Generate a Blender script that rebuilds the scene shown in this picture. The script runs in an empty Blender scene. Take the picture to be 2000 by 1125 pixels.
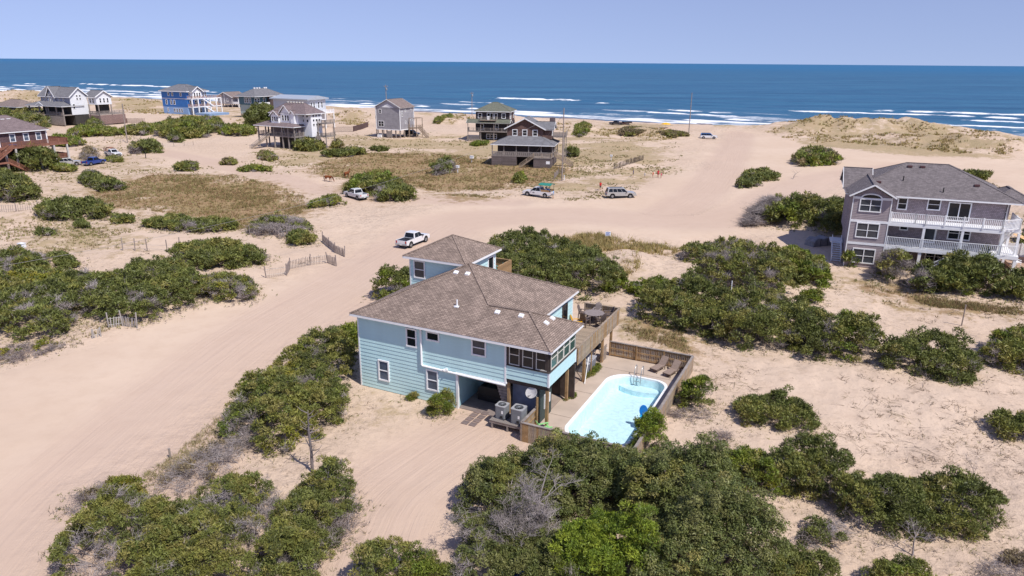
import bpy, bmesh, math, random
import numpy as np
from mathutils import Vector, Matrix

# ------------------------------------------------------------------ camera, sky, sun, exposure
SC = bpy.context.scene
COL = SC.collection
FPX, CAM_H = 1387.0, 24.6
PITCH, ROLL = math.atan(441.5 / FPX), 0.0075
CAM_R = (Matrix.Rotation(math.pi / 2 - PITCH, 3, 'X') @ Matrix.Rotation(ROLL, 3, 'Z'))
cam = bpy.data.cameras.new('camera')
cam.sensor_width = 36.0
cam.lens = 36.0 * FPX / 2000.0
cam.clip_start, cam.clip_end = 0.5, 80000.0
camo = bpy.data.objects.new('camera', cam)
COL.objects.link(camo)
camo.matrix_world = Matrix.Translation((0, 0, CAM_H)) @ CAM_R.to_4x4()
SC.camera = camo

SUN_EL, SUN_DIR = math.radians(54), math.radians(-47)      # direction towards the sun, angle from +X
world = bpy.data.worlds.new('World')
SC.world = world
world.use_nodes = True
wt = world.node_tree
bg = wt.nodes['Background']
sky = wt.nodes.new('ShaderNodeTexSky')
sky.sky_type = 'NISHITA'
sky.sun_disc = False
sky.sun_elevation = SUN_EL
sky.sun_rotation = math.pi / 2 - SUN_DIR
sky.altitude = 0
sky.air_density, sky.dust_density, sky.ozone_density = 0.75, 0.0, 4.0
hsv = wt.nodes.new('ShaderNodeHueSaturation')
hsv.inputs['Hue'].default_value = 0.515
hsv.inputs['Saturation'].default_value = 0.95
wtc = wt.nodes.new('ShaderNodeTexCoord')
wadd = wt.nodes.new('ShaderNodeVectorMath'); wadd.operation = 'ADD'; wadd.inputs[1].default_value = (0, 0, 0.103)
wsc = wt.nodes.new('ShaderNodeVectorMath'); wsc.operation = 'MULTIPLY'; wsc.inputs[1].default_value = (1, 1, 0.42)
wt.links.new(wtc.outputs['Generated'], wsc.inputs[0]); wt.links.new(wsc.outputs[0], wadd.inputs[0]); wt.links.new(wadd.outputs[0], sky.inputs['Vector'])
wt.links.new(sky.outputs[0], hsv.inputs['Color'])
wtn = wt.nodes.new('ShaderNodeMix'); wtn.data_type = 'RGBA'; wtn.blend_type = 'MULTIPLY'; wtn.inputs['Factor'].default_value = 1.0
wtn.inputs['B'].default_value = (1.07, 0.955, 0.955, 1)
wt.links.new(hsv.outputs[0], wtn.inputs['A']); wt.links.new(wtn.outputs['Result'], bg.inputs[0])
bg.inputs[1].default_value = 0.13
sun = bpy.data.lights.new('sun', 'SUN')
sun.energy, sun.angle, sun.color = 4.6, math.radians(0.5), (1.0, 0.955, 0.89)
suno = bpy.data.objects.new('sun', sun)
COL.objects.link(suno)
sd = Vector((math.cos(SUN_DIR) * math.cos(SUN_EL), math.sin(SUN_DIR) * math.cos(SUN_EL), math.sin(SUN_EL)))
suno.rotation_euler = sd.to_track_quat('Z', 'Y').to_euler()
suno.location = (40, -40, 80)
vs = SC.view_settings
vs.view_transform, vs.look, vs.exposure, vs.gamma = 'Standard', 'None', 0.0, 1.0
vs.use_curve_mapping = False
SC.cycles.max_bounces = 6
SC.cycles.transparent_max_bounces = 12
SC.cycles.caustics_reflective = SC.cycles.caustics_refractive = False
SC.cycles.sample_clamp_indirect = 4.0

random.seed(7)
RNG = np.random.default_rng(11)

# ------------------------------------------------------------------ noise and the lie of the land
def _hash(ix, iy, s):
    h = (ix.astype(np.int64) * 374761393 + iy.astype(np.int64) * 668265263 + s * 974634721) & 0x7fffffff
    h = ((h ^ (h >> 13)) * 1274126177) & 0x7fffffff
    return ((h ^ (h >> 16)) & 0xffff) / 65535.0

def vnoise(x, y, s=0):
    x = np.asarray(x, float); y = np.asarray(y, float)
    ix, iy = np.floor(x), np.floor(y)
    fx, fy = x - ix, y - iy
    fx, fy = fx * fx * (3 - 2 * fx), fy * fy * (3 - 2 * fy)
    a, b = _hash(ix, iy, s), _hash(ix + 1, iy, s)
    c, d = _hash(ix, iy + 1, s), _hash(ix + 1, iy + 1, s)
    return (a + (b - a) * fx) * (1 - fy) + (c + (d - c) * fx) * fy - 0.5

def fbm(x, y, s=0, n=3):
    t = 0
    for k in range(n):
        t = t + vnoise(np.asarray(x) * 2 ** k, np.asarray(y) * 2 ** k, s + k * 17) / 2 ** k
    return t

def sstep(a, b, x):
    t = np.clip((np.asarray(x, float) - a) / (b - a), 0, 1)
    return t * t * (3 - 2 * t)

SHORE_P = np.array((-0.7, 396.0)); SHORE_D = np.array((-0.883, 0.469)); SHORE_N = np.array((0.469, 0.883))
SEA_Z = -3.0

def ray(u, v):
    return CAM_R @ Vector(((u - 1000) / FPX, (562.5 - v) / FPX, -1.0))

def flat(u, v, z=0.0):
    d = ray(u, v)
    t = (z - CAM_H) / d.z
    return np.array((d.x * t, d.y * t))

def poly_world(px, z=0.0):
    return np.array([flat(u, v, z) for u, v in px])

def in_poly(P, poly):
    x, y = P[:, 0], P[:, 1]
    r = np.zeros(len(P), bool)
    for (x1, y1), (x2, y2) in zip(poly, np.roll(poly, -1, 0)):
        c = (y1 > y) != (y2 > y)
        xx = (x2 - x1) * (y - y1) / (y2 - y1 + 1e-12) + x1
        r ^= c & (x < xx)
    return r

def poly_dist(P, poly):
    d = np.full(len(P), 1e9)
    for a, b in zip(poly, np.roll(poly, -1, 0)):
        ab = b - a
        t = np.clip(((P - a) @ ab) / (ab @ ab + 1e-12), 0, 1)
        d = np.minimum(d, np.hypot(*(P - a - t[:, None] * ab).T))
    return d

def soft_mask(P, px, soft=1.0, z=0.0):
    """1 inside a patch of ground, falling off to 0 over `soft` metres outside it"""
    poly = poly_world(px, z)
    m = np.zeros(len(P))
    lo, hi = poly.min(0) - soft, poly.max(0) + soft
    k = np.where((P > lo).all(1) & (P < hi).all(1))[0]
    if len(k):
        Q = P[k]
        ins = in_poly(Q, poly)
        d = poly_dist(Q, poly)
        m[k] = np.clip(np.where(ins, 0.5 + d / soft * 0.5, 0.5 - d / soft * 0.5), 0, 1)
    return m

ROADS = [
    [(-60, 735), (180, 668), (330, 612), (510, 566), (660, 520), (745, 482), (800, 430), (880, 396), (980, 388), (1100, 398), (1240, 385), (1290, 345), (1400, 330),
     (1440, 270), (1500, 262), (1560, 280), (1700, 300), (2060, 320), (2060, 420), (1900, 330), (1660, 330), (1600, 380), (1450, 395), (1500, 440), (1420, 462), (1330, 474),
     (1190, 452), (960, 452), (870, 470), (800, 520), (725, 590), (600, 655), (440, 765), (280, 880), (130, 960), (95, 1125), (60, 1300), (-200, 1300)],
    [(290, 285), (400, 300), (480, 335), (600, 362), (660, 380), (850, 382), (1020, 392), (860, 400), (700, 398), (600, 372), (500, 352), (420, 325), (290, 305)],
    [(720, 850), (960, 800), (1000, 850), (940, 900), (890, 960), (870, 1050), (900, 1160), (620, 1160), (640, 1090), (700, 1010), (690, 900)],
]
BUMPS = [  # pixel of the foot, radius along the shore, radius across, height
    (1720, 262, 34, 13, 4.6), (1620, 262, 18, 10, 3.2), (1850, 285, 26, 12, 3.4), (1960, 300, 25, 12, 2.6), (1250, 262, 9, 6, 2.2), (1140, 258, 7, 6, 2.6),
    (1410, 258, 7, 4, 1.0), (700, 232, 16, 8, 3.4), (870, 240, 9, 6, 2.6), (790, 245, 10, 6, 1.0), (40, 190, 50, 14, 4.0), (250, 205, 30, 14, 3.0),
    (1310, 268, 10, 5, 1.4), (990, 235, 20, 8, 2.0), (60, 240, 16, 10, 3.0), (1700, 740, 6, 5, 0.5), (1850, 790, 6, 6, 0.6), (1220, 505, 6, 4, 1.0),
    (1480, 560, 8, 7, 1.0), (300, 580, 8, 6, 0.8), (800, 425, 6, 5, 0.6), (1600, 440, 7, 5, 0.9), (1300, 388, 6, 3, 0.5), (560, 450, 6, 4, 0.6), (360, 262, 18, 8, 1.5)]
_BW = [(flat(u, v), a, b, h) for u, v, a, b, h in BUMPS]
FLATS = [((-4, 60), 16), ((7.0, 50), 11), ((52, 92), 15), ((-103, 168), 16), ((-160, 285), 22), ((-155, 352), 20), ((-115, 332), 16), ((-64, 215), 15), ((-76, 285), 16),
         ((-40, 248), 12), ((3, 184), 14), ((-3, 248), 14), ((-155, 405), 14)]
TRACKS = [((-2, 43), (-7, 20)), ((-3.8, 43), (-9, 20)), ((-1, 42), (-3, 18)), ((-12, 40), (-5, 25))]

def land(x, y, detail=True):
    x = np.atleast_1d(np.asarray(x, float)); y = np.atleast_1d(np.asarray(y, float))
    P = np.stack([x, y], 1)
    s_in = -((P - SHORE_P) @ SHORE_N)
    a_in = (P - SHORE_P) @ SHORE_D
    z = np.where(s_in < 0, np.maximum(-3 + s_in * 0.04, -9), 0.0)
    z = np.where((s_in >= 0), -3 + 3 * sstep(0, 62, s_in), z)
    ridge = np.exp(-((s_in - 52) / 15) ** 2) * np.clip(1.3 + 2.6 * fbm(a_in / 42, s_in / 60, 5), 0, 3)
    gap = 1 - np.exp(-((P - flat(1440, 262)) ** 2).sum(1) / 26 ** 2)
    z = z + ridge * gap * 0.8
    n = 0.55 * fbm(x / 13, y / 13, 3) + 0.22 * fbm(x / 3.1, y / 3.1, 9) + 0.13 * vnoise(x / 1.15, y / 1.15, 14)
    fl = np.ones(len(x))
    for (cx, cy), r in FLATS:
        d = np.hypot(x - cx, y - cy)
        fl = np.minimum(fl, sstep(r * 0.8, r * 1.35, d))
    rd = np.zeros(len(x))
    if detail:
        for r in ROADS:
            rd = np.maximum(rd, soft_mask(P, r, 3.0))
    k = fl * (1 - 0.82 * rd)
    b = np.zeros(len(x)); bn = 1 + 0.5 * fbm(x / 6, y / 6, 21)
    for c, ra, rb, h in _BW:
        q = P - c
        b = b + h * np.exp(-((q @ SHORE_D) / ra) ** 2 - ((q @ SHORE_N) / rb) ** 2) 
    q = (P - np.array((-11.93, 51.51)))
    ca, sa = math.cos(math.radians(-26)), math.sin(math.radians(-26))
    lx, ly = q[:, 0] * ca + q[:, 1] * sa, -q[:, 0] * sa + q[:, 1] * ca
    pit = (lx > 16.5) & (lx < 22.4) & (ly > -1.0) & (ly < 12.1)     # dug out for the pool
    z = np.where(pit, z - 1.6, z)
    return z + n * k + b * bn * (0.15 + 0.85 * fl) * (1 - 0.6 * rd)

def land1(x, y):
    return float(land(x, y)[0])

def on_land(u, v, dz=0.0):
    """the point of the ground seen at a pixel of the photograph"""
    z = 0.0
    for _ in range(8):
        p = flat(u, v, z + dz)
        z = 0.5 * z + 0.5 * land1(*p)
    p = flat(u, v, z + dz)
    return Vector((p[0], p[1], land1(*p)))

# ------------------------------------------------------------------ materials
MATS = {}
def srgb(r, g, b):
    f = lambda c: (c / 255 / 12.92) if c / 255 <= 0.04045 else ((c / 255 + 0.055) / 1.055) ** 2.4
    return (f(r), f(g), f(b))

def nodes_of(m):
    return m.node_tree.nodes, m.node_tree.links

def mat(name, col, rough=0.7, var=0.15, scale=3.0, bump=0.0, bscale=30.0, metal=0.0, spec=0.4):
    """one paint or material: colour with a little uneven wear and fine relief"""
    if name in MATS:
        return MATS[name]
    m = bpy.data.materials.new(name); m.use_nodes = True
    N, Lk = nodes_of(m)
    p = N['Principled BSDF']
    p.inputs['Roughness'].default_value = rough
    p.inputs['Metallic'].default_value = metal
    p.inputs['Specular IOR Level'].default_value = spec
    tc = N.new('ShaderNodeTexCoord')
    if var > 0:
        nz = N.new('ShaderNodeTexNoise'); nz.inputs['Scale'].default_value = scale; nz.inputs['Detail'].default_value = 5
        Lk.new(tc.outputs['Object'], nz.inputs['Vector'])
        mx = N.new('ShaderNodeMix'); mx.data_type = 'RGBA'
        mx.inputs['A'].default_value = (*[c * (1 - var) for c in col], 1)
        mx.inputs['B'].default_value = (*[min(1, c * (1 + var)) for c in col], 1)
        rp = N.new('ShaderNodeMapRange'); rp.inputs[1].default_value = 0.3; rp.inputs[2].default_value = 0.7
        Lk.new(nz.outputs['Fac'], rp.inputs[0]); Lk.new(rp.outputs[0], mx.inputs['Factor'])
        Lk.new(mx.outputs['Result'], p.inputs['Base Color'])
    else:
        p.inputs['Base Color'].default_value = (*col, 1)
    if bump > 0:
        n2 = N.new('ShaderNodeTexNoise'); n2.inputs['Scale'].default_value = bscale
        Lk.new(tc.outputs['Object'], n2.inputs['Vector'])
        b = N.new('ShaderNodeBump'); b.inputs['Strength'].default_value = bump; b.inputs['Distance'].default_value = 0.02
        Lk.new(n2.outputs['Fac'], b.inputs['Height']); Lk.new(b.outputs[0], p.inputs['Normal'])
    MATS[name] = m
    return m

def course_mat(name, col, dark, width, row, rough=0.85, var=0.25, mortar=0.02, bump=0.5, offset=0.5, blot=0.12):
    """courses of shingles or boards laid in the face's own metres (UV)"""
    if name in MATS:
        return MATS[name]
    m = bpy.data.materials.new(name); m.use_nodes = True
    N, Lk = nodes_of(m)
    p = N['Principled BSDF']; p.inputs['Roughness'].default_value = rough; p.inputs['Specular IOR Level'].default_value = 0.25
    uv = N.new('ShaderNodeUVMap')
    br = N.new('ShaderNodeTexBrick'); br.offset = offset
    br.inputs['Scale'].default_value = 1.0
    br.inputs['Brick Width'].default_value = width; br.inputs['Row Height'].default_value = row
    br.inputs['Mortar Size'].default_value = mortar; br.inputs['Mortar Smooth'].default_value = 0.3
    br.inputs['Bias'].default_value = 0.0
    br.inputs['Color1'].default_value = (*[c * (1 - var) for c in col], 1)
    br.inputs['Color2'].default_value = (*[c * (1 + var) for c in col], 1)
    br.inputs['Mortar'].default_value = (*dark, 1)
    Lk.new(uv.outputs[0], br.inputs['Vector'])
    nz = N.new('ShaderNodeTexNoise'); nz.inputs['Scale'].default_value = 0.9; nz.inputs['Detail'].default_value = 6
    Lk.new(uv.outputs[0], nz.inputs['Vector'])
    mr = N.new('ShaderNodeMapRange'); mr.inputs[1].default_value = 0.3; mr.inputs[2].default_value = 0.7
    mr.inputs[3].default_value = 1 - blot; mr.inputs[4].default_value = 1 + blot
    Lk.new(nz.outputs['Fac'], mr.inputs[0])
    ml = N.new('ShaderNodeMix'); ml.data_type = 'RGBA'; ml.blend_type = 'MULTIPLY'; ml.inputs['Factor'].default_value = 1.0
    Lk.new(br.outputs['Color'], ml.inputs['A']); Lk.new(mr.outputs[0], ml.inputs['B'])
    Lk.new(ml.outputs['Result'], p.inputs['Base Color'])
    b = N.new('ShaderNodeBump'); b.inputs['Strength'].default_value = bump; b.inputs['Distance'].default_value = 0.02; b.invert = True
    Lk.new(br.outputs['Fac'], b.inputs['Height']); Lk.new(b.outputs[0], p.inputs['Normal'])
    MATS[name] = m
    return m

def vcol_mat(name, rough=0.6, spec=0.3, transl=0.0):
    """colour stored on the geometry, leaf by leaf"""
    if name in MATS:
        return MATS[name]
    m = bpy.data.materials.new(name); m.use_nodes = True
    N, Lk = nodes_of(m)
    p = N['Principled BSDF']; p.inputs['Roughness'].default_value = rough; p.inputs['Specular IOR Level'].default_value = spec
    at = N.new('ShaderNodeAttribute'); at.attribute_name = 'tint'
    Lk.new(at.outputs['Color'], p.inputs['Base Color'])
    if transl:
        t = N.new('ShaderNodeBsdfTranslucent'); Lk.new(at.outputs['Color'], t.inputs['Color'])
        mx = N.new('ShaderNodeMixShader'); mx.inputs[0].default_value = transl
        Lk.new(p.outputs[0], mx.inputs[1]); Lk.new(t.outputs[0], mx.inputs[2])
        Lk.new(mx.outputs[0], N['Material Output'].inputs['Surface'])
    MATS[name] = m
    return m

def glass_mat(name, col=(0.02, 0.024, 0.03), rough=0.06):
    return mat(name, col, rough=rough, var=0.3, scale=0.8, spec=0.35)

# ------------------------------------------------------------------ objects and tags
def tag(o, label=None, cat=None, group=None, kind=None):
    if label: o['label'] = label
    if cat: o['category'] = cat
    if group: o['group'] = group
    if kind: o['kind'] = kind
    return o

def empty(name, loc=(0, 0, 0), rz=0.0, label=None, cat=None, group=None, kind=None):
    o = bpy.data.objects.new(name, None)
    o.empty_display_size = 0.3
    COL.objects.link(o)
    o.location = loc; o.rotation_euler = (0, 0, rz)
    return tag(o, label, cat, group, kind)

def link(name, me, parent=None, loc=None, rot=None, scale=None):
    o = bpy.data.objects.new(name, me)
    COL.objects.link(o)
    if parent is not None: o.parent = parent
    if loc is not None: o.location = loc
    if rot is not None: o.rotation_euler = rot
    if scale is not None: o.scale = scale
    return o

def copy_tree(o, parent=None):
    c = o.copy(); COL.objects.link(c)
    if parent is not None: c.parent = parent
    for ch in list(o.children):
        copy_tree(ch, c)
    return c

def np_mesh(name, V, F, mats, tint=None, smooth=False, fmat=None):
    """mesh from numpy arrays; all faces have the same number of corners"""
    me = bpy.data.meshes.new(name)
    V = np.asarray(V, np.float32); F = np.asarray(F, np.int32)
    n, k = F.shape
    me.vertices.add(len(V)); me.vertices.foreach_set('co', V.ravel())
    me.loops.add(n * k); me.loops.foreach_set('vertex_index', F.ravel())
    me.polygons.add(n)
    me.polygons.foreach_set('loop_start', np.arange(0, n * k, k, dtype=np.int32))
    me.polygons.foreach_set('loop_total', np.full(n, k, np.int32))
    if fmat is not None: me.polygons.foreach_set('material_index', np.asarray(fmat, np.int32))
    me.polygons.foreach_set('use_smooth', np.full(n, smooth, bool))
    for m in (mats if isinstance(mats, (list, tuple)) else [mats]): me.materials.append(m)
    if tint is not None:
        a = me.color_attributes.new('tint', 'FLOAT_COLOR', 'POINT')
        c = np.ones((len(V), 4), np.float32); c[:, :tint.shape[1]] = tint
        a.data.foreach_set('color', c.ravel())
    me.update()
    return me

class MB:
    """collects boxes, bars, tubes and polygons, then links them as one mesh object"""
    def __init__(s): s.v, s.f = [], []
    def poly(s, pts):
        i = len(s.v); s.v += [tuple(p) for p in pts]; s.f.append(tuple(range(i, i + len(pts)))); return s
    def hexa(s, c):     # eight corners: bottom ring then top ring
        i = len(s.v); s.v += [tuple(p) for p in c]
        s.f += [tuple(i + k for k in q) for q in ((3, 2, 1, 0), (4, 5, 6, 7), (0, 1, 5, 4), (1, 2, 6, 5), (2, 3, 7, 6), (3, 0, 4, 7))]; return s
    def box(s, x0, x1, y0, y1, z0, z1):
        return s.hexa([(x0, y0, z0), (x1, y0, z0), (x1, y1, z0), (x0, y1, z0), (x0, y0, z1), (x1, y0, z1), (x1, y1, z1), (x0, y1, z1)])
    def bar(s, a, b, w, h, up=(0, 0, 1)):
        a, b = Vector(a), Vector(b); d = (b - a).normalized()
        up = Vector(up)
        if abs(d.dot(up)) > 0.98: up = Vector((0, 1, 0))
        t = d.cross(up).normalized(); n = t.cross(d)
        t, n = t * w / 2, n * h / 2
        return s.hexa([a - t - n, a + t - n, b + t - n, b - t - n, a - t + n, a + t + n, b + t + n, b - t + n])
    def tube(s, pts, r, n=8, cap=True):
        pts = [Vector(p) for p in pts]
        rs = r if isinstance(r, (list, tuple)) else [r] * len(pts)
        i0 = len(s.v); pu = None
        for k, p in enumerate(pts):
            d = (pts[min(k + 1, len(pts) - 1)] - pts[max(k - 1, 0)]).normalized()
            if pu is None:
                pu = d.cross(Vector((0, 0, 1)) if abs(d.z) < 0.9 else Vector((1, 0, 0))).normalized()
            u = (pu - d * pu.dot(d)).normalized(); pu = u; w = d.cross(u)
            for j in range(n):
                a = 2 * math.pi * j / n
                s.v.append(tuple(p + (u * math.cos(a) + w * math.sin(a)) * rs[k]))
        for k in range(len(pts) - 1):
            for j in range(n):
                a, b = i0 + k * n + j, i0 + k * n + (j + 1) % n
                s.f.append((a, b, b + n, a + n))
        if cap:
            s.f.append(tuple(i0 + j for j in reversed(range(n))))
            s.f.append(tuple(i0 + (len(pts) - 1) * n + j for j in range(n)))
        return s
    def lathe(s, prof, n=16, c=(0, 0, 0)):
        i0 = len(s.v)
        for r, z in prof:
            for j in range(n):
                a = 2 * math.pi * j / n
                s.v.append((c[0] + r * math.cos(a), c[1] + r * math.sin(a), c[2] + z))
        for k in range(len(prof) - 1):
            for j in range(n):
                a, b = i0 + k * n + j, i0 + k * n + (j + 1) % n
                s.f.append((a, b, b + n, a + n))
        s.f.append(tuple(i0 + j for j in reversed(range(n)))); s.f.append(tuple(i0 + (len(prof) - 1) * n + j for j in range(n)))
        return s
    def prism(s, pts, axis, a0, a1):
        """an outline in the two other axes, extruded along `axis` from a0 to a1"""
        def P(q, a):
            return {'x': (a, q[0], q[1]), 'y': (q[0], a, q[1]), 'z': (q[0], q[1], a)}[axis]
        i = len(s.v); n = len(pts)
        s.v += [P(q, a0) for q in pts] + [P(q, a1) for q in pts]
        s.f.append(tuple(range(i, i + n))); s.f.append(tuple(range(i + 2 * n - 1, i + n - 1, -1)))
        for k in range(n):
            s.f.append((i + k, i + (k + 1) % n, i + n + (k + 1) % n, i + n + k))
        return s
    def mesh(s, name, m, smooth=False, bevel=0.0):
        me = bpy.data.meshes.new(name)
        me.from_pydata(s.v, [], s.f)
        me.materials.append(m)
        bm = bmesh.new(); bm.from_mesh(me)
        bmesh.ops.recalc_face_normals(bm, faces=bm.faces)
        if bevel:
            bmesh.ops.bevel(bm, geom=[e for e in bm.edges if e.is_manifold and e.calc_face_angle(0) > 0.5], offset=bevel, segments=2, affect='EDGES', profile=0.6)
        uv = bm.loops.layers.uv.new('UVMap')
        for f in bm.faces:
            n = f.normal
            if abs(n.z) > 0.995: t, b = Vector((1, 0, 0)), Vector((0, 1, 0))
            else:
                t = Vector((0, 0, 1)).cross(n).normalized(); b = n.cross(t)
            for l in f.loops: l[uv].uv = (l.vert.co.dot(t), l.vert.co.dot(b))
            if smooth: f.smooth = True
        bm.to_mesh(me); bm.free()
        if smooth:
            try: me.set_sharp_from_angle(angle=math.radians(40))
            except Exception: pass
        return me
    def build(s, name, m, parent=None, smooth=False, bevel=0.0, **kw):
        return link(name, s.mesh(name, m, smooth, bevel), parent, **kw)
# ------------------------------------------------------------------ ground
def ground_material():
    m = bpy.data.materials.new('sand'); m.use_nodes = True
    N, Lk = nodes_of(m)
    p = N['Principled BSDF']; p.inputs['Roughness'].default_value = 0.95; p.inputs['Specular IOR Level'].default_value = 0.15
    tc = N.new('ShaderNodeTexCoord')
    at = N.new('ShaderNodeAttribute'); at.attribute_name = 'tint'
    sp = N.new('ShaderNodeSeparateColor'); Lk.new(at.outputs['Color'], sp.inputs[0])
    def noise(scale, detail=5, rough=0.6, dist=0.0):
        n = N.new('ShaderNodeTexNoise'); n.inputs['Scale'].default_value = scale; n.inputs['Detail'].default_value = detail
        n.inputs['Roughness'].default_value = rough; n.inputs['Distortion'].default_value = dist
        Lk.new(tc.outputs['Object'], n.inputs['Vector']); return n.outputs['Fac']
    def math_(op, a, b=None, c=None):
        n = N.new('ShaderNodeMath'); n.operation = op
        for i, x in enumerate((a, b, c)):
            if x is None: continue
            if isinstance(x, (int, float)): n.inputs[i].default_value = x
            else: Lk.new(x, n.inputs[i])
        return n.outputs[0]
    def ramp(x, a, b, lo=0.0, hi=1.0):
        n = N.new('ShaderNodeMapRange'); n.interpolation_type = 'SMOOTHSTEP'
        n.inputs[1].default_value = a; n.inputs[2].default_value = b; n.inputs[3].default_value = lo; n.inputs[4].default_value = hi
        Lk.new(x, n.inputs[0]); return n.outputs[0]
    def mix(f, a, b):
        n = N.new('ShaderNodeMix'); n.data_type = 'RGBA'
        Lk.new(f, n.inputs['Factor']) if not isinstance(f, float) else setattr(n.inputs['Factor'], 'default_value', f)
        for s, x in (('A', a), ('B', b)):
            if isinstance(x, tuple): n.inputs[s].default_value = (*x, 1)
            else: Lk.new(x, n.inputs[s])
        return n.outputs['Result']
    big, mid, fine = noise(0.05, 4), noise(0.55, 6, 0.65), noise(5.5, 6, 0.7)
    sand = mix(ramp(big, 0.35, 0.65), SAND_A, SAND_B)
    sand = mix(ramp(mid, 0.42, 0.72, 0, 0.5), sand, SAND_C)
    # litter: dry stems and roots lying on the sand, only where the ground is not driven on
    deb = math_('MULTIPLY', sp.outputs['Blue'], ramp(noise(1.7, 7, 0.75, 0.6), 0.5, 0.66))
    sand = mix(math_('MULTIPLY', deb, 0.75), sand, (0.30, 0.225, 0.165))
    deb2 = math_('MULTIPLY', sp.outputs['Blue'], ramp(noise(3.4, 6, 0.7, 1.5), 0.61, 0.70))
    sand = mix(math_('MULTIPLY', deb2, 0.8), sand, (0.15, 0.11, 0.085))
    # wheel ruts run along the tracks: the mesh carries (distance off the middle, distance along, how driven)
    ta = N.new('ShaderNodeAttribute'); ta.attribute_name = 'track'
    ts = N.new('ShaderNodeSeparateXYZ'); Lk.new(ta.outputs['Vector'], ts.inputs[0])
    def rut(fx, fy, detail):
        c = N.new('ShaderNodeCombineXYZ'); Lk.new(math_('MULTIPLY', ts.outputs[0], fx), c.inputs[0]); Lk.new(math_('MULTIPLY', ts.outputs[1], fy), c.inputs[1])
        n = N.new('ShaderNodeTexNoise'); n.inputs['Scale'].default_value = 1.0; n.inputs['Detail'].default_value = detail; n.inputs['Roughness'].default_value = .6; n.inputs['Distortion'].default_value = .3
        Lk.new(c.outputs[0], n.inputs['Vector']); return n.outputs['Fac']
    ruts = math_('ADD', math_('MULTIPLY', rut(2.6, .10, 4), .6), math_('MULTIPLY', rut(.55, .03, 3), .4))
    sand = mix(math_('MULTIPLY', ramp(ruts, .5, .68, 0, .42), ts.outputs[2]), sand, (0.50, 0.365, 0.285))
    sand = mix(math_('MULTIPLY', ramp(ruts, .48, .34, 0, .3), ts.outputs[2]), sand, (0.70, 0.55, 0.44))
    sand = mix(math_('MULTIPLY', ts.outputs[2], .55), sand, (.515, .375, .295))
    # dry grass and brown grass patches
    edge = math_('ADD', math_('MULTIPLY', math_('SUBTRACT', mid, 0.5), 1.5), math_('MULTIPLY', math_('SUBTRACT', fine, 0.5), 0.9))
    g1 = ramp(math_('ADD', sp.outputs['Red'], edge), 0.38, 0.75, 0, 0.8)
    olive = mix(ramp(noise(0.22, 5), 0.4, 0.62), (0.36, 0.265, 0.135), (0.255, 0.215, 0.085))
    sand = mix(g1, sand, mix(ramp(fine, 0.35, 0.65), olive, (0.42, 0.31, 0.185)))
    g2 = ramp(math_('ADD', sp.outputs['Green'], edge), 0.34, 0.72, 0, 0.92)
    brown = mix(ramp(noise(0.3, 5), 0.38, 0.62), (0.265, 0.155, 0.08), (0.30, 0.235, 0.10))
    brown = mix(ramp(noise(0.85, 6, .75, .4), .44, .62, 0, .85), brown, (.33, .235, .115))
    brown = mix(ramp(noise(0.12, 4, .6), .5, .66, 0, .7), brown, (.255, .225, .085))
    sand = mix(g2, sand, mix(ramp(fine, 0.35, 0.65), brown, (0.34, 0.225, 0.125)))
    # wet sand by the water (stored in alpha)
    wet = ramp(at.outputs['Alpha'], 0.1, 0.7)
    sand = mix(wet, sand, (0.17, 0.14, 0.135))
    Lk.new(sand, p.inputs['Base Color'])
    Lk.new(ramp(at.outputs['Alpha'], 0.2, 0.8, 0.95, 0.35), p.inputs['Roughness'])
    # relief: footprints and small hummocks off the road, faint wheel ruts on it
    hum = N.new('ShaderNodeTexVoronoi'); hum.inputs['Scale'].default_value = 1.5; hum.feature = 'SMOOTH_F1'
    Lk.new(tc.outputs['Object'], hum.inputs['Vector'])
    h = math_('MULTIPLY', math_('ADD', math_('MULTIPLY', mid, 1.4), math_('ADD', math_('MULTIPLY', fine, 0.35), math_('MULTIPLY', hum.outputs['Distance'], -0.5))), math_('ADD', math_('MULTIPLY', sp.outputs['Blue'], 0.85), 0.10))
    h = math_('ADD', h, math_('MULTIPLY', math_('MULTIPLY', ruts, ts.outputs[2]), .55))
    b = N.new('ShaderNodeBump'); b.inputs['Strength'].default_value = 0.9; b.inputs['Distance'].default_value = 0.25
    Lk.new(h, b.inputs['Height']); Lk.new(b.outputs[0], p.inputs['Normal'])
    return m

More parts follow.
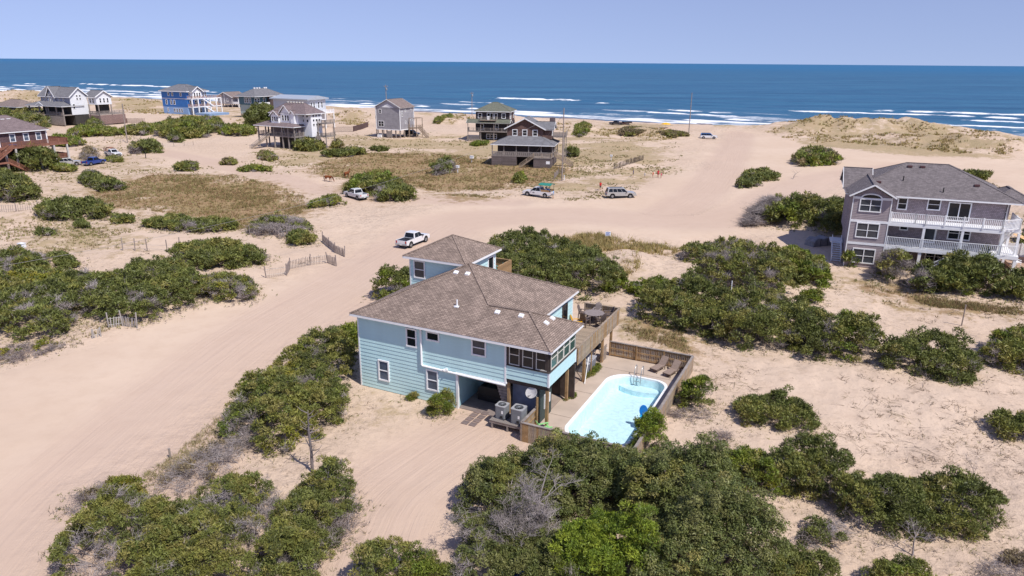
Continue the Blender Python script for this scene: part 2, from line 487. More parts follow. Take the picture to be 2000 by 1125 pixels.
SAND_A, SAND_B, SAND_C = (0.605, 0.458, 0.342), (0.645, 0.498, 0.378), (0.56, 0.415, 0.305)
DRY = [  # dry tan and olive grass
    [(800, 295), (930, 272), (975, 300), (960, 325), (880, 315)], [(1115, 290), (1230, 298), (1330, 318), (1290, 345), (1170, 352), (1110, 372), (1060, 350), (1110, 320)],
    [(1090, 375), (1200, 358), (1245, 375), (1235, 388), (1180, 396), (1110, 392)], [(1490, 262), (1640, 240), (1780, 248), (1990, 285), (1990, 312), (1850, 303), (1700, 286), (1560, 278)],
    [(0, 168), (100, 178), (110, 200), (60, 205), (0, 195)], [(1075, 462), (1290, 460), (1335, 485), (1260, 520), (1220, 545), (1140, 500)], [(0, 430), (180, 445), (260, 455), (230, 490), (0, 490)],
    [(1650, 540), (1800, 570), (2000, 590), (2000, 630), (1850, 620), (1700, 585)], [(1950, 420), (2000, 415), (2000, 470), (1955, 455)], [(1130, 258), (1200, 250), (1290, 250), (1350, 268), (1290, 275), (1200, 270)],
    [(840, 235), (900, 222), (930, 235), (880, 245)], [(820, 400), (960, 376), (1010, 384), (880, 402)], [(680, 770), (800, 770), (890, 800), (820, 830), (700, 830)],
    [(1200, 610), (1330, 640), (1350, 690), (1230, 670)], [(465, 318), (600, 300), (640, 320), (560, 345), (480, 340)], [(230, 195), (330, 200), (500, 250), (480, 232), (330, 225), (240, 220)],
    [(650, 270), (800, 268), (900, 262), (900, 280), (760, 290), (660, 290)], [(130, 270), (300, 262), (230, 280)], [(1090, 240), (1120, 240), (1110, 262), (1085, 255)], [(640, 230), (730, 225), (720, 245), (650, 245)],
    [(1480, 345), (1560, 345), (1600, 362), (1480, 362)], [(1800, 350), (2000, 355), (2000, 375), (1940, 372)], [(60, 680), (170, 640), (300, 620), (520, 560), (560, 560), (320, 625), (120, 690), (0, 720), (0, 690)],
]
WIDE = [  # thin straw and golden grass over the lots, duller and patchier
    ([(640, 262), (1000, 258), (1330, 270), (1340, 350), (1240, 395), (1090, 395), (1000, 372), (700, 360), (560, 330), (480, 300)], .72),
    ([(0, 425), (200, 428), (330, 440), (270, 500), (0, 512)], .75), ([(0, 285), (250, 275), (500, 340), (180, 400), (0, 400)], .5),
    ([(0, 165), (110, 172), (330, 192), (600, 215), (500, 238), (240, 215), (0, 205)], .72), ([(1080, 235), (1360, 245), (1350, 285), (1090, 275)], .62),
    ([(1490, 245), (1700, 232), (2000, 275), (2000, 325), (1700, 300), (1500, 288)], .8), ([(180, 360), (470, 335), (620, 380), (620, 410), (460, 460), (260, 430)], .7),
    ([(1640, 540), (2000, 580), (2000, 640), (1700, 610)], .6), ([(1195, 600), (1400, 660), (1500, 690), (1330, 700), (1210, 680)], .55), ([(680, 765), (900, 800), (860, 835), (690, 840)], .6)]
BROWN = [
    [(180, 375), (300, 343), (470, 342), (585, 375), (615, 398), (560, 435), (450, 452), (330, 420), (215, 408)],
    [(690, 300), (830, 300), (1000, 315), (1110, 330), (1070, 362), (1000, 372), (850, 372), (720, 352), (625, 345), (600, 330), (650, 310)],
    [(660, 362), (690, 350), (800, 385), (760, 398)], [(1690, 560), (1850, 585), (2000, 600), (2000, 615), (1830, 600)], [(1215, 640), (1330, 655), (1340, 690), (1240, 660)], [(820, 318), (900, 300), (960, 320)],
    [(860, 380), (900, 376), (960, 385), (900, 392)],
]
TRACK_LINES = [
    ([(20, 1200), (200, 965), (400, 770), (560, 640), (710, 550), (800, 490), (900, 432), (1100, 420), (1300, 430), (1450, 420), (1600, 352), (1800, 325)], 9.0),
    ([(1290, 425), (1375, 372), (1425, 305), (1445, 262)], 7.0),
    ([(960, 850), (850, 925), (770, 1000), (700, 1180)], 6.5),
    ([(290, 292), (420, 318), (560, 352), (700, 384), (850, 391), (1000, 395)], 5.0)]
def track_coords(P):
    out = np.zeros((len(P), 3))
    for px, wd in TRACK_LINES:
        c = poly_world(px)
        t = np.linspace(0, len(c) - 1, 60); i = np.minimum(t.astype(int), len(c) - 2); f_ = (t - i)[:, None]
        p0, p1, p2, p3 = c[np.maximum(i - 1, 0)], c[i], c[i + 1], c[np.minimum(i + 2, len(c) - 1)]
        q = .5 * (2 * p1 + (p2 - p0) * f_ + (2 * p0 - 5 * p1 + 4 * p2 - p3) * f_ ** 2 + (3 * p1 - p0 - 3 * p2 + p3) * f_ ** 3)
        lo, hi = q.min(0) - wd, q.max(0) + wd
        k = np.where((P > lo).all(1) & (P < hi).all(1))[0]
        best = np.full(len(k), 1e9); sd_ = np.zeros(len(k)); al = np.zeros(len(k)); acc = 0.0
        for a, b in zip(q[:-1], q[1:]):
            ab = b - a; L = math.hypot(*ab); w = P[k] - a; tt = np.clip((w @ ab) / L ** 2, 0, 1); d = w - tt[:, None] * ab
            dd = np.hypot(d[:, 0], d[:, 1]); m = dd < best
            best[m] = dd[m]; sd_[m] = (np.sign(ab[0] * w[:, 1] - ab[1] * w[:, 0]) * dd)[m]; al[m] = (acc + tt * L)[m]; acc += L
        mk = 1 - sstep(wd * .45, wd, best); up = mk > out[k, 2]
        kk = k[up]; out[kk, 0], out[kk, 1], out[kk, 2] = sd_[up], al[up], mk[up]
    return out

def make_ground():
    az = np.concatenate([np.linspace(-42, 42, 380), np.linspace(42, 318, 70)[1:-1]]) * math.pi / 180
    rr = np.concatenate([[0.0, 6, 11], np.geomspace(16, 1300, 430)])
    A, Rr = np.meshgrid(az, rr)
    x, y = (Rr * np.sin(A)).ravel(), (Rr * np.cos(A)).ravel()
    z = land(x, y)
    P = np.stack([x, y], 1)
    s_in = -((P - SHORE_P) @ SHORE_N)
    col = np.zeros((len(x), 4))
    pn = np.clip(.62 + 1.5 * fbm(x / 9, y / 9, 55, 4), 0, 1.15)
    for k_, px in enumerate(DRY): col[:, 0] = np.maximum(col[:, 0], soft_mask(P, px, 9.0) * pn * (.62 if k_ in (3, 4, 9) else 1))
    wn = np.clip(1.0 + 1.9 * fbm(x / 11, y / 7, 57, 5), 0, 1.2)
    for px, k_ in WIDE: col[:, 0] = np.maximum(col[:, 0], soft_mask(P, px, 14.0) * wn * k_)
    pb = np.clip(1.1 + .9 * fbm(x / 10, y / 10, 56, 4), 0.5, 1.25)
    for px in BROWN: col[:, 1] = np.maximum(col[:, 1], soft_mask(P, px, 8.0) * pb)
    road = np.zeros(len(x))
    for px in ROADS: road = np.maximum(road, soft_mask(P, px, 2.5))
    beach = sstep(25, 50, s_in)
    col[:, 2] = (1 - road) * beach * np.clip(0.75 + 1.2 * fbm(x / 25, y / 25, 40), 0.15, 1)
    col[:, 0] *= np.clip(1 - road, 0, 1)
    dune = np.exp(-((s_in - 55) / 20) ** 2) * np.clip(0.25 + 1.6 * fbm(x / 14, y / 14, 77), 0, 1)
    gap = 1 - np.exp(-((P - flat(1440, 275)) ** 2).sum(1) / 28 ** 2)
    col[:, 0] = np.maximum(col[:, 0], dune * 0.75 * gap)
    col[:, 3] = sstep(17, 6, s_in)
    nA, nR = len(az), len(rr)
    i = np.arange(nA)[None, :]; k = np.arange(nR - 1)[:, None]
    j = (i + 1) % nA
    F = np.stack([(k * nA + i) + 0 * k, k * nA + j, (k + 1) * nA + j, (k + 1) * nA + i], -1).reshape(-1, 4)[:, ::-1]
    me = np_mesh('ground', np.stack([x, y, z], 1), F, ground_material(), col, smooth=True)
    tk = me.attributes.new('track', 'FLOAT_VECTOR', 'POINT'); tk.data.foreach_set('vector', track_coords(P).astype(np.float32).ravel())
    o = link('ground', me)
    return tag(o, 'pale pink sand of the dunes, tracks and yards', None, None, 'structure')
ground = make_ground()

# ------------------------------------------------------------------ sea
def sea_material():
    m = bpy.data.materials.new('sea_water'); m.use_nodes = True
    N, Lk = nodes_of(m)
    p = N['Principled BSDF']
    p.inputs['IOR'].default_value = 1.33; p.inputs['Specular IOR Level'].default_value = 0.32
    at = N.new('ShaderNodeAttribute'); at.attribute_name = 'tint'
    sp = N.new('ShaderNodeSeparateColor'); Lk.new(at.outputs['Color'], sp.inputs[0])
    tc = N.new('ShaderNodeTexCoord')
    mp = N.new('ShaderNodeMapping'); mp.inputs['Rotation'].default_value = (0, 0, math.radians(28)); mp.inputs['Scale'].default_value = (0.35, 1, 1)
    Lk.new(tc.outputs['Object'], mp.inputs['Vector'])
    def noise(scale, detail, rough=0.6):
        n = N.new('ShaderNodeTexNoise'); n.inputs['Scale'].default_value = scale; n.inputs['Detail'].default_value = detail; n.inputs['Roughness'].default_value = rough
        Lk.new(mp.outputs[0], n.inputs['Vector']); return n.outputs['Fac']
    def ramp(x, a, b, lo=0.0, hi=1.0):
        n = N.new('ShaderNodeMapRange'); n.inputs[1].default_value = a; n.inputs[2].default_value = b; n.inputs[3].default_value = lo; n.inputs[4].default_value = hi
        Lk.new(x, n.inputs[0]); return n.outputs[0]
    def mix(f, a, b):
        n = N.new('ShaderNodeMix'); n.data_type = 'RGBA'; Lk.new(f, n.inputs['Factor'])
        for s, x in (('A', a), ('B', b)):
            if isinstance(x, tuple): n.inputs[s].default_value = (*x, 1)
            else: Lk.new(x, n.inputs[s])
        return n.outputs['Result']
    def math_(op, a, b):
        n = N.new('ShaderNodeMath'); n.operation = op
        for i, x in enumerate((a, b)):
            if isinstance(x, (int, float)): n.inputs[i].default_value = x
            else: Lk.new(x, n.inputs[i])
        return n.outputs[0]
    deep = mix(ramp(noise(0.012, 3), 0.35, 0.65), (0.024, 0.122, 0.225), (0.036, 0.158, 0.265))
    deep = mix(ramp(noise(0.09, 5, 0.7), 0.38, 0.66, 0, 0.8), deep, (0.014, 0.082, 0.18))
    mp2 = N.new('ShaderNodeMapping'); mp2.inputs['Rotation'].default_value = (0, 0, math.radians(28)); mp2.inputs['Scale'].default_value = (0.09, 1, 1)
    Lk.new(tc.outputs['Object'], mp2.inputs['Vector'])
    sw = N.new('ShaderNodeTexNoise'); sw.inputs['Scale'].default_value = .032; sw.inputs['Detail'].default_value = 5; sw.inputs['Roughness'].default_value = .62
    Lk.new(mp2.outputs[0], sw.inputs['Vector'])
    deep = mix(ramp(sw.outputs['Fac'], .5, .68, 0, .75), deep, (.013, .072, .15))  # dark swell bands: wave slope and reflection differences painted into the water colour
    deep = mix(ramp(sw.outputs['Fac'], .46, .33, 0, .5), deep, (.055, .165, .27))  # paler bands of the swell, also reflection put into the colour
    deep = mix(sp.outputs['Blue'], deep, (.006, .125, .27))
    c = mix(sp.outputs['Green'], deep, (0.09, 0.16, 0.24))          # shallow water over sand
    foam = ramp(math_('ADD', sp.outputs['Red'], math_('MULTIPLY', math_('SUBTRACT', noise(0.55, 6, 0.75), 0.5), 1.3)), 0.40, 0.80)
    c = mix(foam, c, (0.86, 0.87, 0.88))
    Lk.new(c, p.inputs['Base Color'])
    Lk.new(ramp(foam, 0, 1, 0.42, 0.9), p.inputs['Roughness'])
    b = N.new('ShaderNodeBump'); b.inputs['Strength'].default_value = 0.9; b.inputs['Distance'].default_value = 0.9
    Lk.new(math_('ADD', noise(0.18, 7, 0.65), math_('MULTIPLY', noise(0.035, 3), 2.0)), b.inputs['Height']); Lk.new(b.outputs[0], p.inputs['Normal'])
    return m

def make_sea():
    s = np.concatenate([np.arange(-14, 60, 1.0), np.arange(60, 250, 2.0), np.geomspace(252, 60000, 70)])
    a = np.concatenate([-np.geomspace(700, 60000, 16)[::-1], np.arange(-660, 800, 3.4), np.geomspace(830, 60000, 16)])
    Sg, Ag = np.meshgrid(s, a, indexing='ij')
    wob = 9 * fbm(Ag / 130, Ag * 0, 61, 3)
    q = Sg + wob
    near = sstep(1500, 300, Sg)
    z = SEA_Z + near * (0.30 * np.sin(q / 6.4 + 2.5 * fbm(Ag / 70, q / 60, 31)) * (.5 + .9 * np.abs(fbm(Ag / 50, q / 30, 35))) + 0.14 * fbm(Ag / 9, q / 5, 33)) * sstep(-4, 30, Sg)
    foam = np.zeros_like(q)
    # outer breakers: a few crests that stand up and turn white, in separate lengths
    for s0, amp, wid, seed, thr in ((162, 1.1, 5.0, 71, 0.06), (128, 0.8, 4.0, 72, 0.10), (92, 0.7, 3.5, 73, 0.08), (60, 0.8, 3.5, 74, 0.0), (36, 0.7, 3.0, 75, -0.12)):
        d = q - s0 - 10 * fbm(Ag / 90, Ag * 0 + s0, seed + 20, 2)
        on = sstep(thr - .05, thr + 0.08, fbm(Ag / 75, Ag * 0 + 3.3, seed, 3)) * np.clip(.8 + 1.5 * fbm(Ag / 9, q / 7, seed + 3, 3), .25, 1)
        z = z + amp * np.exp(-(d / wid) ** 2) * (0.25 + 0.75 * on)
        foam = np.maximum(foam, on * np.exp(-((d + wid * 0.5) / (wid * 0.75)) ** 2) * 1.1)
        foam = np.maximum(foam, on * 0.55 * np.clip(.8 + fbm(Ag / 7, q / 4, seed + 9, 3), 0, 1.2) * np.exp(-np.clip(-d, 0, 99) / 16) * (d < 0))
    patch = sstep(0.0, 0.28, fbm(Ag / 40, q / 12, 88, 4)) * np.exp(-((Sg - 65) / 50) ** 2)
    foam = np.maximum(foam, 0.62 * patch)
    swash = np.exp(-((q - 10) / 13) ** 2) * (0.8 + 0.7 * fbm(Ag / 14, q / 9, 91)) + 0.9 * np.exp(-((q - 28) / 7) ** 2) * sstep(-0.2, 0.1, fbm(Ag / 40, q / 40, 92))
    foam = np.maximum(foam, swash)
    col = np.stack([np.clip(foam, 0, 1.2), 0.75 * np.exp(-np.clip(Sg, 0, None) / 55), .8 * sstep(900, 5000, Sg)], -1).reshape(-1, 3)
    XY = SHORE_P + Sg[..., None] * SHORE_N + Ag[..., None] * SHORE_D
    V = np.concatenate([XY, z[..., None]], -1).reshape(-1, 3)
    nS, nA = Sg.shape
    i, k = np.meshgrid(np.arange(nS - 1), np.arange(nA - 1), indexing='ij')
    F = np.stack([i * nA + k, i * nA + k + 1, (i + 1) * nA + k + 1, (i + 1) * nA + k], -1).reshape(-1, 4)
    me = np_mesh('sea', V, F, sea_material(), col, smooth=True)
    bm = bmesh.new(); bm.from_mesh(me); bmesh.ops.recalc_face_normals(bm, faces=bm.faces)
    if sum(f.normal.z for f in list(bm.faces)[:50]) < 0: bmesh.ops.reverse_faces(bm, faces=bm.faces)
    bm.to_mesh(me); bm.free()
    return tag(link('sea', me), 'deep blue ocean with white breakers along the beach', None, None, 'structure')
make_sea()
# ------------------------------------------------------------------ building kit (local axes: x along the front, y to the back, z up)
WHITE = mat('white_paint', (0.86, 0.86, 0.86), 0.5, 0.04, 2)
CREAM = mat('cream_vinyl', (0.74, 0.70, 0.62), 0.5, 0.05, 2)
GLASS = glass_mat('window_glass', (.012, .015, .02))
GLASS_B = glass_mat('window_glass_curtain', (0.07, 0.075, 0.085), 0.1)
GLASS_BLUE = glass_mat('window_glass_bluish', (0.10, 0.13, 0.18), 0.08)
WOOD = mat('weathered_wood', (0.33, 0.255, 0.19), 0.85, 0.28, 2.5, 0.5, 40)
WOOD_OLD = mat('grey_wood', (0.29, 0.25, 0.225), 0.9, 0.25, 2.5, 0.5, 40)
WOOD_WARM = mat('warm_pine', (0.36, 0.225, 0.11), 0.85, 0.3, 2.0, 0.5, 40)
WOOD_RED = mat('red_stained_wood', (0.27, 0.12, 0.08), 0.8, 0.2, 2)
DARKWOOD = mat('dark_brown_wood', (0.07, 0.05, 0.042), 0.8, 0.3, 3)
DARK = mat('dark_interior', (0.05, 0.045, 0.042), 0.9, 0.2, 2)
BLACK = mat('black_plastic', (0.018, 0.018, 0.02), 0.5, 0.2, 4)
METAL = mat('galvanised_metal', (0.42, 0.43, 0.44), 0.4, 0.1, 5, metal=0.6)

class House:
    def __init__(s, name, O, deg, label, z=None):
        s.a = math.radians(deg)
        s.z = land1(O[0], O[1]) if z is None else z
        s.O = Vector((O[0], O[1], s.z))
        s.root = empty(name, s.O, s.a, label, 'house')
        s.M = Matrix.Translation(s.O) @ Matrix.Rotation(s.a, 4, 'Z')
        s.Mi = s.M.inverted()
    def w(s, x, y, z=0.0): return s.M @ Vector((x, y, z))
    def loc(s, u, v, z):
        p = flat(u, v, z + s.z); q = s.Mi @ Vector((p[0], p[1], z + s.z)); return q
    def onplane(s, u, v, p, n):
        """pixel to a point of a plane given in the house's own axes"""
        o = s.Mi @ Vector((0, 0, CAM_H)); d = s.Mi.to_3x3() @ ray(u, v)
        n = Vector(n); t = (Vector(p) - o).dot(n) / d.dot(n)
        return o + d * t
    def box(s, name, m, *b, parent=None, bevel=0.0):
        return MB().box(*b).build(name, m, parent or s.root, bevel=bevel)
    def mb(s, name, m, mb, parent=None, **k):
        return mb.build(name, m, parent or s.root, **k)

def wall_axes(side):
    """tangent and outward normal of a face: F front, B back, L left, R right"""
    return {'F': (Vector((1, 0, 0)), Vector((0, -1, 0))), 'B': (Vector((-1, 0, 0)), Vector((0, 1, 0))),
            'R': (Vector((0, 1, 0)), Vector((1, 0, 0))), 'L': (Vector((0, -1, 0)), Vector((-1, 0, 0)))}[side]

def obox(mb, c, t, n, a0, a1, z0, z1, d0, d1):
    """box on a wall: from a0 to a1 along it, z0 to z1 up, d0 to d1 out of it"""
    def P(a, z, d): return c + t * a + n * d + Vector((0, 0, z))
    mb.hexa([P(a0, z0, d1), P(a1, z0, d1), P(a1, z0, d0), P(a0, z0, d0), P(a0, z1, d1), P(a1, z1, d1), P(a1, z1, d0), P(a0, z1, d0)])

def window(h, side, pos, a0, z0, w, ht, fr=0.1, cols=1, rails=1, m=None, glass=None, parent=None, name='window', deep=0.07):
    """frame proud of the wall with a pane set back in it; pos = distance of the face from the origin along its own normal axis"""
    t, n = wall_axes(side)
    c = n * pos if side in 'RB' else -n * pos if side in 'FL' else n * pos
    if side == 'F': c = Vector((0, pos, 0))
    if side == 'B': c = Vector((0, pos, 0)); a0 = -(a0 + w)
    if side == 'R': c = Vector((pos, 0, 0))
    if side == 'L': c = Vector((pos, 0, 0)); a0 = -(a0 + w)
    m = m or WHITE
    f = MB()
    obox(f, c, t, n, a0, a0 + w, z0, z0 + fr, -0.02, deep); obox(f, c, t, n, a0, a0 + w, z0 + ht - fr, z0 + ht, -0.02, deep)
    obox(f, c, t, n, a0, a0 + fr, z0 + fr, z0 + ht - fr, -0.02, deep - 0.004); obox(f, c, t, n, a0 + w - fr, a0 + w, z0 + fr, z0 + ht - fr, -0.02, deep - 0.004)
    for k in range(1, cols):
        x = a0 + fr + (w - 2 * fr) * k / cols
        obox(f, c, t, n, x - fr * 0.4, x + fr * 0.4, z0 + fr, z0 + ht - fr, -0.02, deep - 0.008)
    for k in range(1, rails + 1):
        z = z0 + fr + (ht - 2 * fr) * k / (rails + 1)
        obox(f, c, t, n, a0 + fr, a0 + w - fr, z - 0.03, z + 0.03, -0.02, deep - 0.016)
    fo = f.build(name, m, parent or h.root)
    g = MB(); obox(g, c, t, n, a0 + fr * 0.8, a0 + w - fr * 0.8, z0 + fr * 0.8, z0 + ht - fr * 0.8, -0.01, 0.018)
    g.build('pane', glass or GLASS, fo)
    return fo

def railing(h, pts, height=1.0, post=0.1, bal=0.14, bw=0.035, m=None, name='deck_railing', parent=None, solid=False, rail=0.06, pieces=False, pstep=2.0, bm=None, bottom=0.1):
    """posts, rails and balusters along a run of points"""
    m = m or WHITE
    f = MB(); b = MB()
    pts = [Vector(p) for p in pts]
    ro = None
    for p, q in zip(pts[:-1], pts[1:]):
        L = (q - p).length; n = max(1, round(L / pstep))
        for k in range(n + 1):
            c = p.lerp(q, k / n)
            f.box(c.x - post / 2, c.x + post / 2, c.y - post / 2, c.y + post / 2, c.z, c.z + height + 0.08)
        up = Vector((0, 0, 1))
        f.bar(p + up * (height - 0.02), q + up * (height - 0.02), rail * 1.8, 0.05); f.bar(p + up * bottom, q + up * bottom, rail, 0.06)
        nb = int(L / bal)
        for k in range(1, nb):
            c = p.lerp(q, k / nb)
            b.bar(c + up * (bottom + 0.03), c + up * (height - 0.045), bw, bw * 0.9, up=(q - p).normalized())
    ro = f.build(name, m, parent or h.root)
    if b.v:
        o = b.build('balusters', bm or m, ro); o['kind'] = 'stuff'
    return ro

def hip(h, x0, x1, y0, y1, z, rise, m, name='roof', ridge=None, gable=None, fascia=0.2, fm=None, parent=None, caps=True):
    """hip roof (or, with gable='x'/'y', a gable whose ridge runs along that axis); closed solid, with eave boards"""
    mb = MB(); dx, dy = x1 - x0, y1 - y0
    c = [(x0, y0, z), (x1, y0, z), (x1, y1, z), (x0, y1, z)]
    if gable == 'x': r = [(x0, (y0 + y1) / 2, z + rise), (x1, (y0 + y1) / 2, z + rise)]
    elif gable == 'y': r = [((x0 + x1) / 2, y0, z + rise), ((x0 + x1) / 2, y1, z + rise)]
    elif dx >= dy: r = [(x0 + dy / 2, (y0 + y1) / 2, z + rise), (x1 - dy / 2 + 0.001, (y0 + y1) / 2, z + rise)]
    else: r = [((x0 + x1) / 2, y0 + dx / 2, z + rise), ((x0 + x1) / 2, y1 - dx / 2 + 0.001, z + rise)]
    alongx = gable == 'x' or (gable is None and dx >= dy)
    if gable:       # two slabs, open at the ends
        t = 0.14
        if gable == 'x':
            prof = [(y0, z), ((y0 + y1) / 2, z + rise), (y1, z), (y1, z - t), ((y0 + y1) / 2, z + rise - t), (y0, z - t)]
            mb.prism(prof, 'x', x0, x1)
        else:
            prof = [(x0, z), ((x0 + x1) / 2, z + rise), (x1, z), (x1, z - t), ((x0 + x1) / 2, z + rise - t), (x0, z - t)]
            mb.prism(prof, 'y', y0, y1)
    else:
        if alongx:
            mb.poly([c[0], c[1], r[1], r[0]]); mb.poly([c[2], c[3], r[0], r[1]]); mb.poly([c[1], c[2], r[1]]); mb.poly([c[3], c[0], r[0]])
        else:
            mb.poly([c[1], c[2], r[1], r[0]]); mb.poly([c[3], c[0], r[0], r[1]]); mb.poly([c[0], c[1], r[0]]); mb.poly([c[2], c[3], r[1]])
        mb.poly(list(reversed(c)))
    ro = mb.build(name, m, parent or h.root)
    f = MB(); e = 0.03; zt = z - 0.004
    if fascia:
        if gable != 'y':
            f.box(x0 + 0.01, x1 - 0.01, y0 + 0.01, y0 + e, zt - fascia, zt); f.box(x0 + 0.01, x1 - 0.01, y1 - e, y1 - 0.01, zt - fascia, zt)
        if gable != 'x':
            f.box(x0 + 0.012, x0 + e, y0 + e, y1 - e, zt - fascia, zt - 0.002); f.box(x1 - e, x1 - 0.012, y0 + e, y1 - e, zt - fascia, zt - 0.002)
        if gable:
            for q0, q1 in ((c[0], c[1]), (c[2], c[3])) if gable == 'y' else ((c[1], c[2]), (c[3], c[0])):
                rr = min(r, key=lambda p: (Vector(p) - Vector(q0)).length + (Vector(p) - Vector(q1)).length)
                for a in (q0, q1):
                    o_ = Vector(q0) - Vector(rr); o_ = Vector((0, o_.y, 0)) if False else (Vector((0, -0.02 if q0[1] == y0 else 0.02, 0)) if gable == 'y' else Vector((-0.02 if q0[0] == x0 and q1[0] == x0 else 0.02, 0, 0)))
                    d = Vector((0, 0, -fascia * 0.45)) + o_; f.bar(Vector(a) + d, Vector(rr) + d, 0.06, fascia * 0.9)
        f.build('fascia', fm or WHITE, ro)
    if caps:
        k = MB()
        k.bar(Vector(r[0]) + Vector((0, 0, 0.01)), Vector(r[1]) + Vector((0, 0, 0.01)), 0.28, 0.05) if (Vector(r[0]) - Vector(r[1])).length > 0.1 else None
        if gable is None:
            pr = [(c[0], r[0]), (c[3], r[0]), (c[1], r[1]), (c[2], r[1])] if alongx else [(c[0], r[0]), (c[1], r[0]), (c[2], r[1]), (c[3], r[1])]
            for a, b in pr: k.bar(Vector(a) + Vector((0, 0, 0.005)), Vector(b) + Vector((0, 0, 0.005)), 0.22, 0.04)
        if k.v: k.build('ridge_cap', m, ro)
    return ro

def gable_wall(h, x0, x1, y, z, rise, m, side='F', thick=0.1, name='gable'):
    """triangle of wall under a gable roof"""
    mb = MB()
    if side in 'FB':
        d = thick if side == 'F' else -thick
        mb.prism([(x0, z), (x1, z), ((x0 + x1) / 2, z + rise)], 'y', y, y + d)
    else:
        d = -thick if side == 'R' else thick
        mb.prism([(x0, z), (x1, z), ((x0 + x1) / 2, z + rise)], 'x', y, y + d)
    return mb.build(name, m, h.root)

def stairs(h, a, b, w, m, name='stairs', n=None, rail=True, rm=None, parent=None, rh=0.95, under=False):
    """open treads between two stringers from a (bottom middle) to b (top middle), with hand rails"""
    a, b = Vector(a), Vector(b)
    run = Vector((b.x - a.x, b.y - a.y, 0)); L = run.length; d = run / L; s = Vector((d.y, -d.x, 0))
    n = n or max(3, round((b.z - a.z) / 0.19))
    st = MB()
    for k in (-1, 1):
        st.bar(a + s * k * w / 2, b + s * k * w / 2, 0.06, 0.28)
    so = st.build(name, m, parent or h.root)
    tr = MB()
    for k in range(n):
        c = a.lerp(b, (k + 0.6) / n)
        tr.bar(c - s * (w / 2 - 0.035), c + s * (w / 2 - 0.035), L / n * 0.95, 0.05)
    tr.build('treads', m, so)['kind'] = 'stuff'
    if rail:
        r = MB(); up = Vector((0, 0, rh))
        for k in (-1, 1):
            o = s * k * w / 2
            r.bar(a + o + up, b + o + up, 0.07, 0.09); r.bar(a + o + up * 0.45, b + o + up * 0.45, 0.04, 0.05)
            for t in (0, 0.5, 1):
                c = a.lerp(b, t) + o
                r.bar(c - Vector((0, 0, 0.1)), c + up, 0.09, 0.09)
            nb = int((b - a).length / 0.2)
            for j in range(1, nb):
                c = a.lerp(b, j / nb) + o
                r.bar(c + Vector((0, 0, 0.12)), c + up * 0.97, 0.03, 0.03)
        r.build('handrail', rm or m, so)
    return so

def boards(h, name, m, x0, x1, z0, z1, y, side='F', step=0.30, parent=None):
    """lapped siding boards, each one an object; they share one mesh"""
    t, n = wall_axes(side)
    L = x1 - x0
    mb = MB()
    def P(a, z, d): return t * a + n * d + Vector((0, 0, z))
    s = step + 0.012
    mb.hexa([P(0, 0, 0.040), P(L, 0, 0.040), P(L, 0, 0), P(0, 0, 0), P(0, s, 0.008), P(L, s, 0.008), P(L, s, 0), P(0, s, 0)])
    me = mb.mesh(name, m)
    nrow = int(round((z1 - z0) / step))
    for k in range(nrow):
        z = z0 + k * (z1 - z0) / nrow
        if side == 'F': p = (x0, y, z)
        elif side == 'B': p = (x1, y, z)
        elif side == 'R': p = (y, x0, z)
        else: p = (y, x1, z)
        link(name, me, parent or h.root, loc=p)
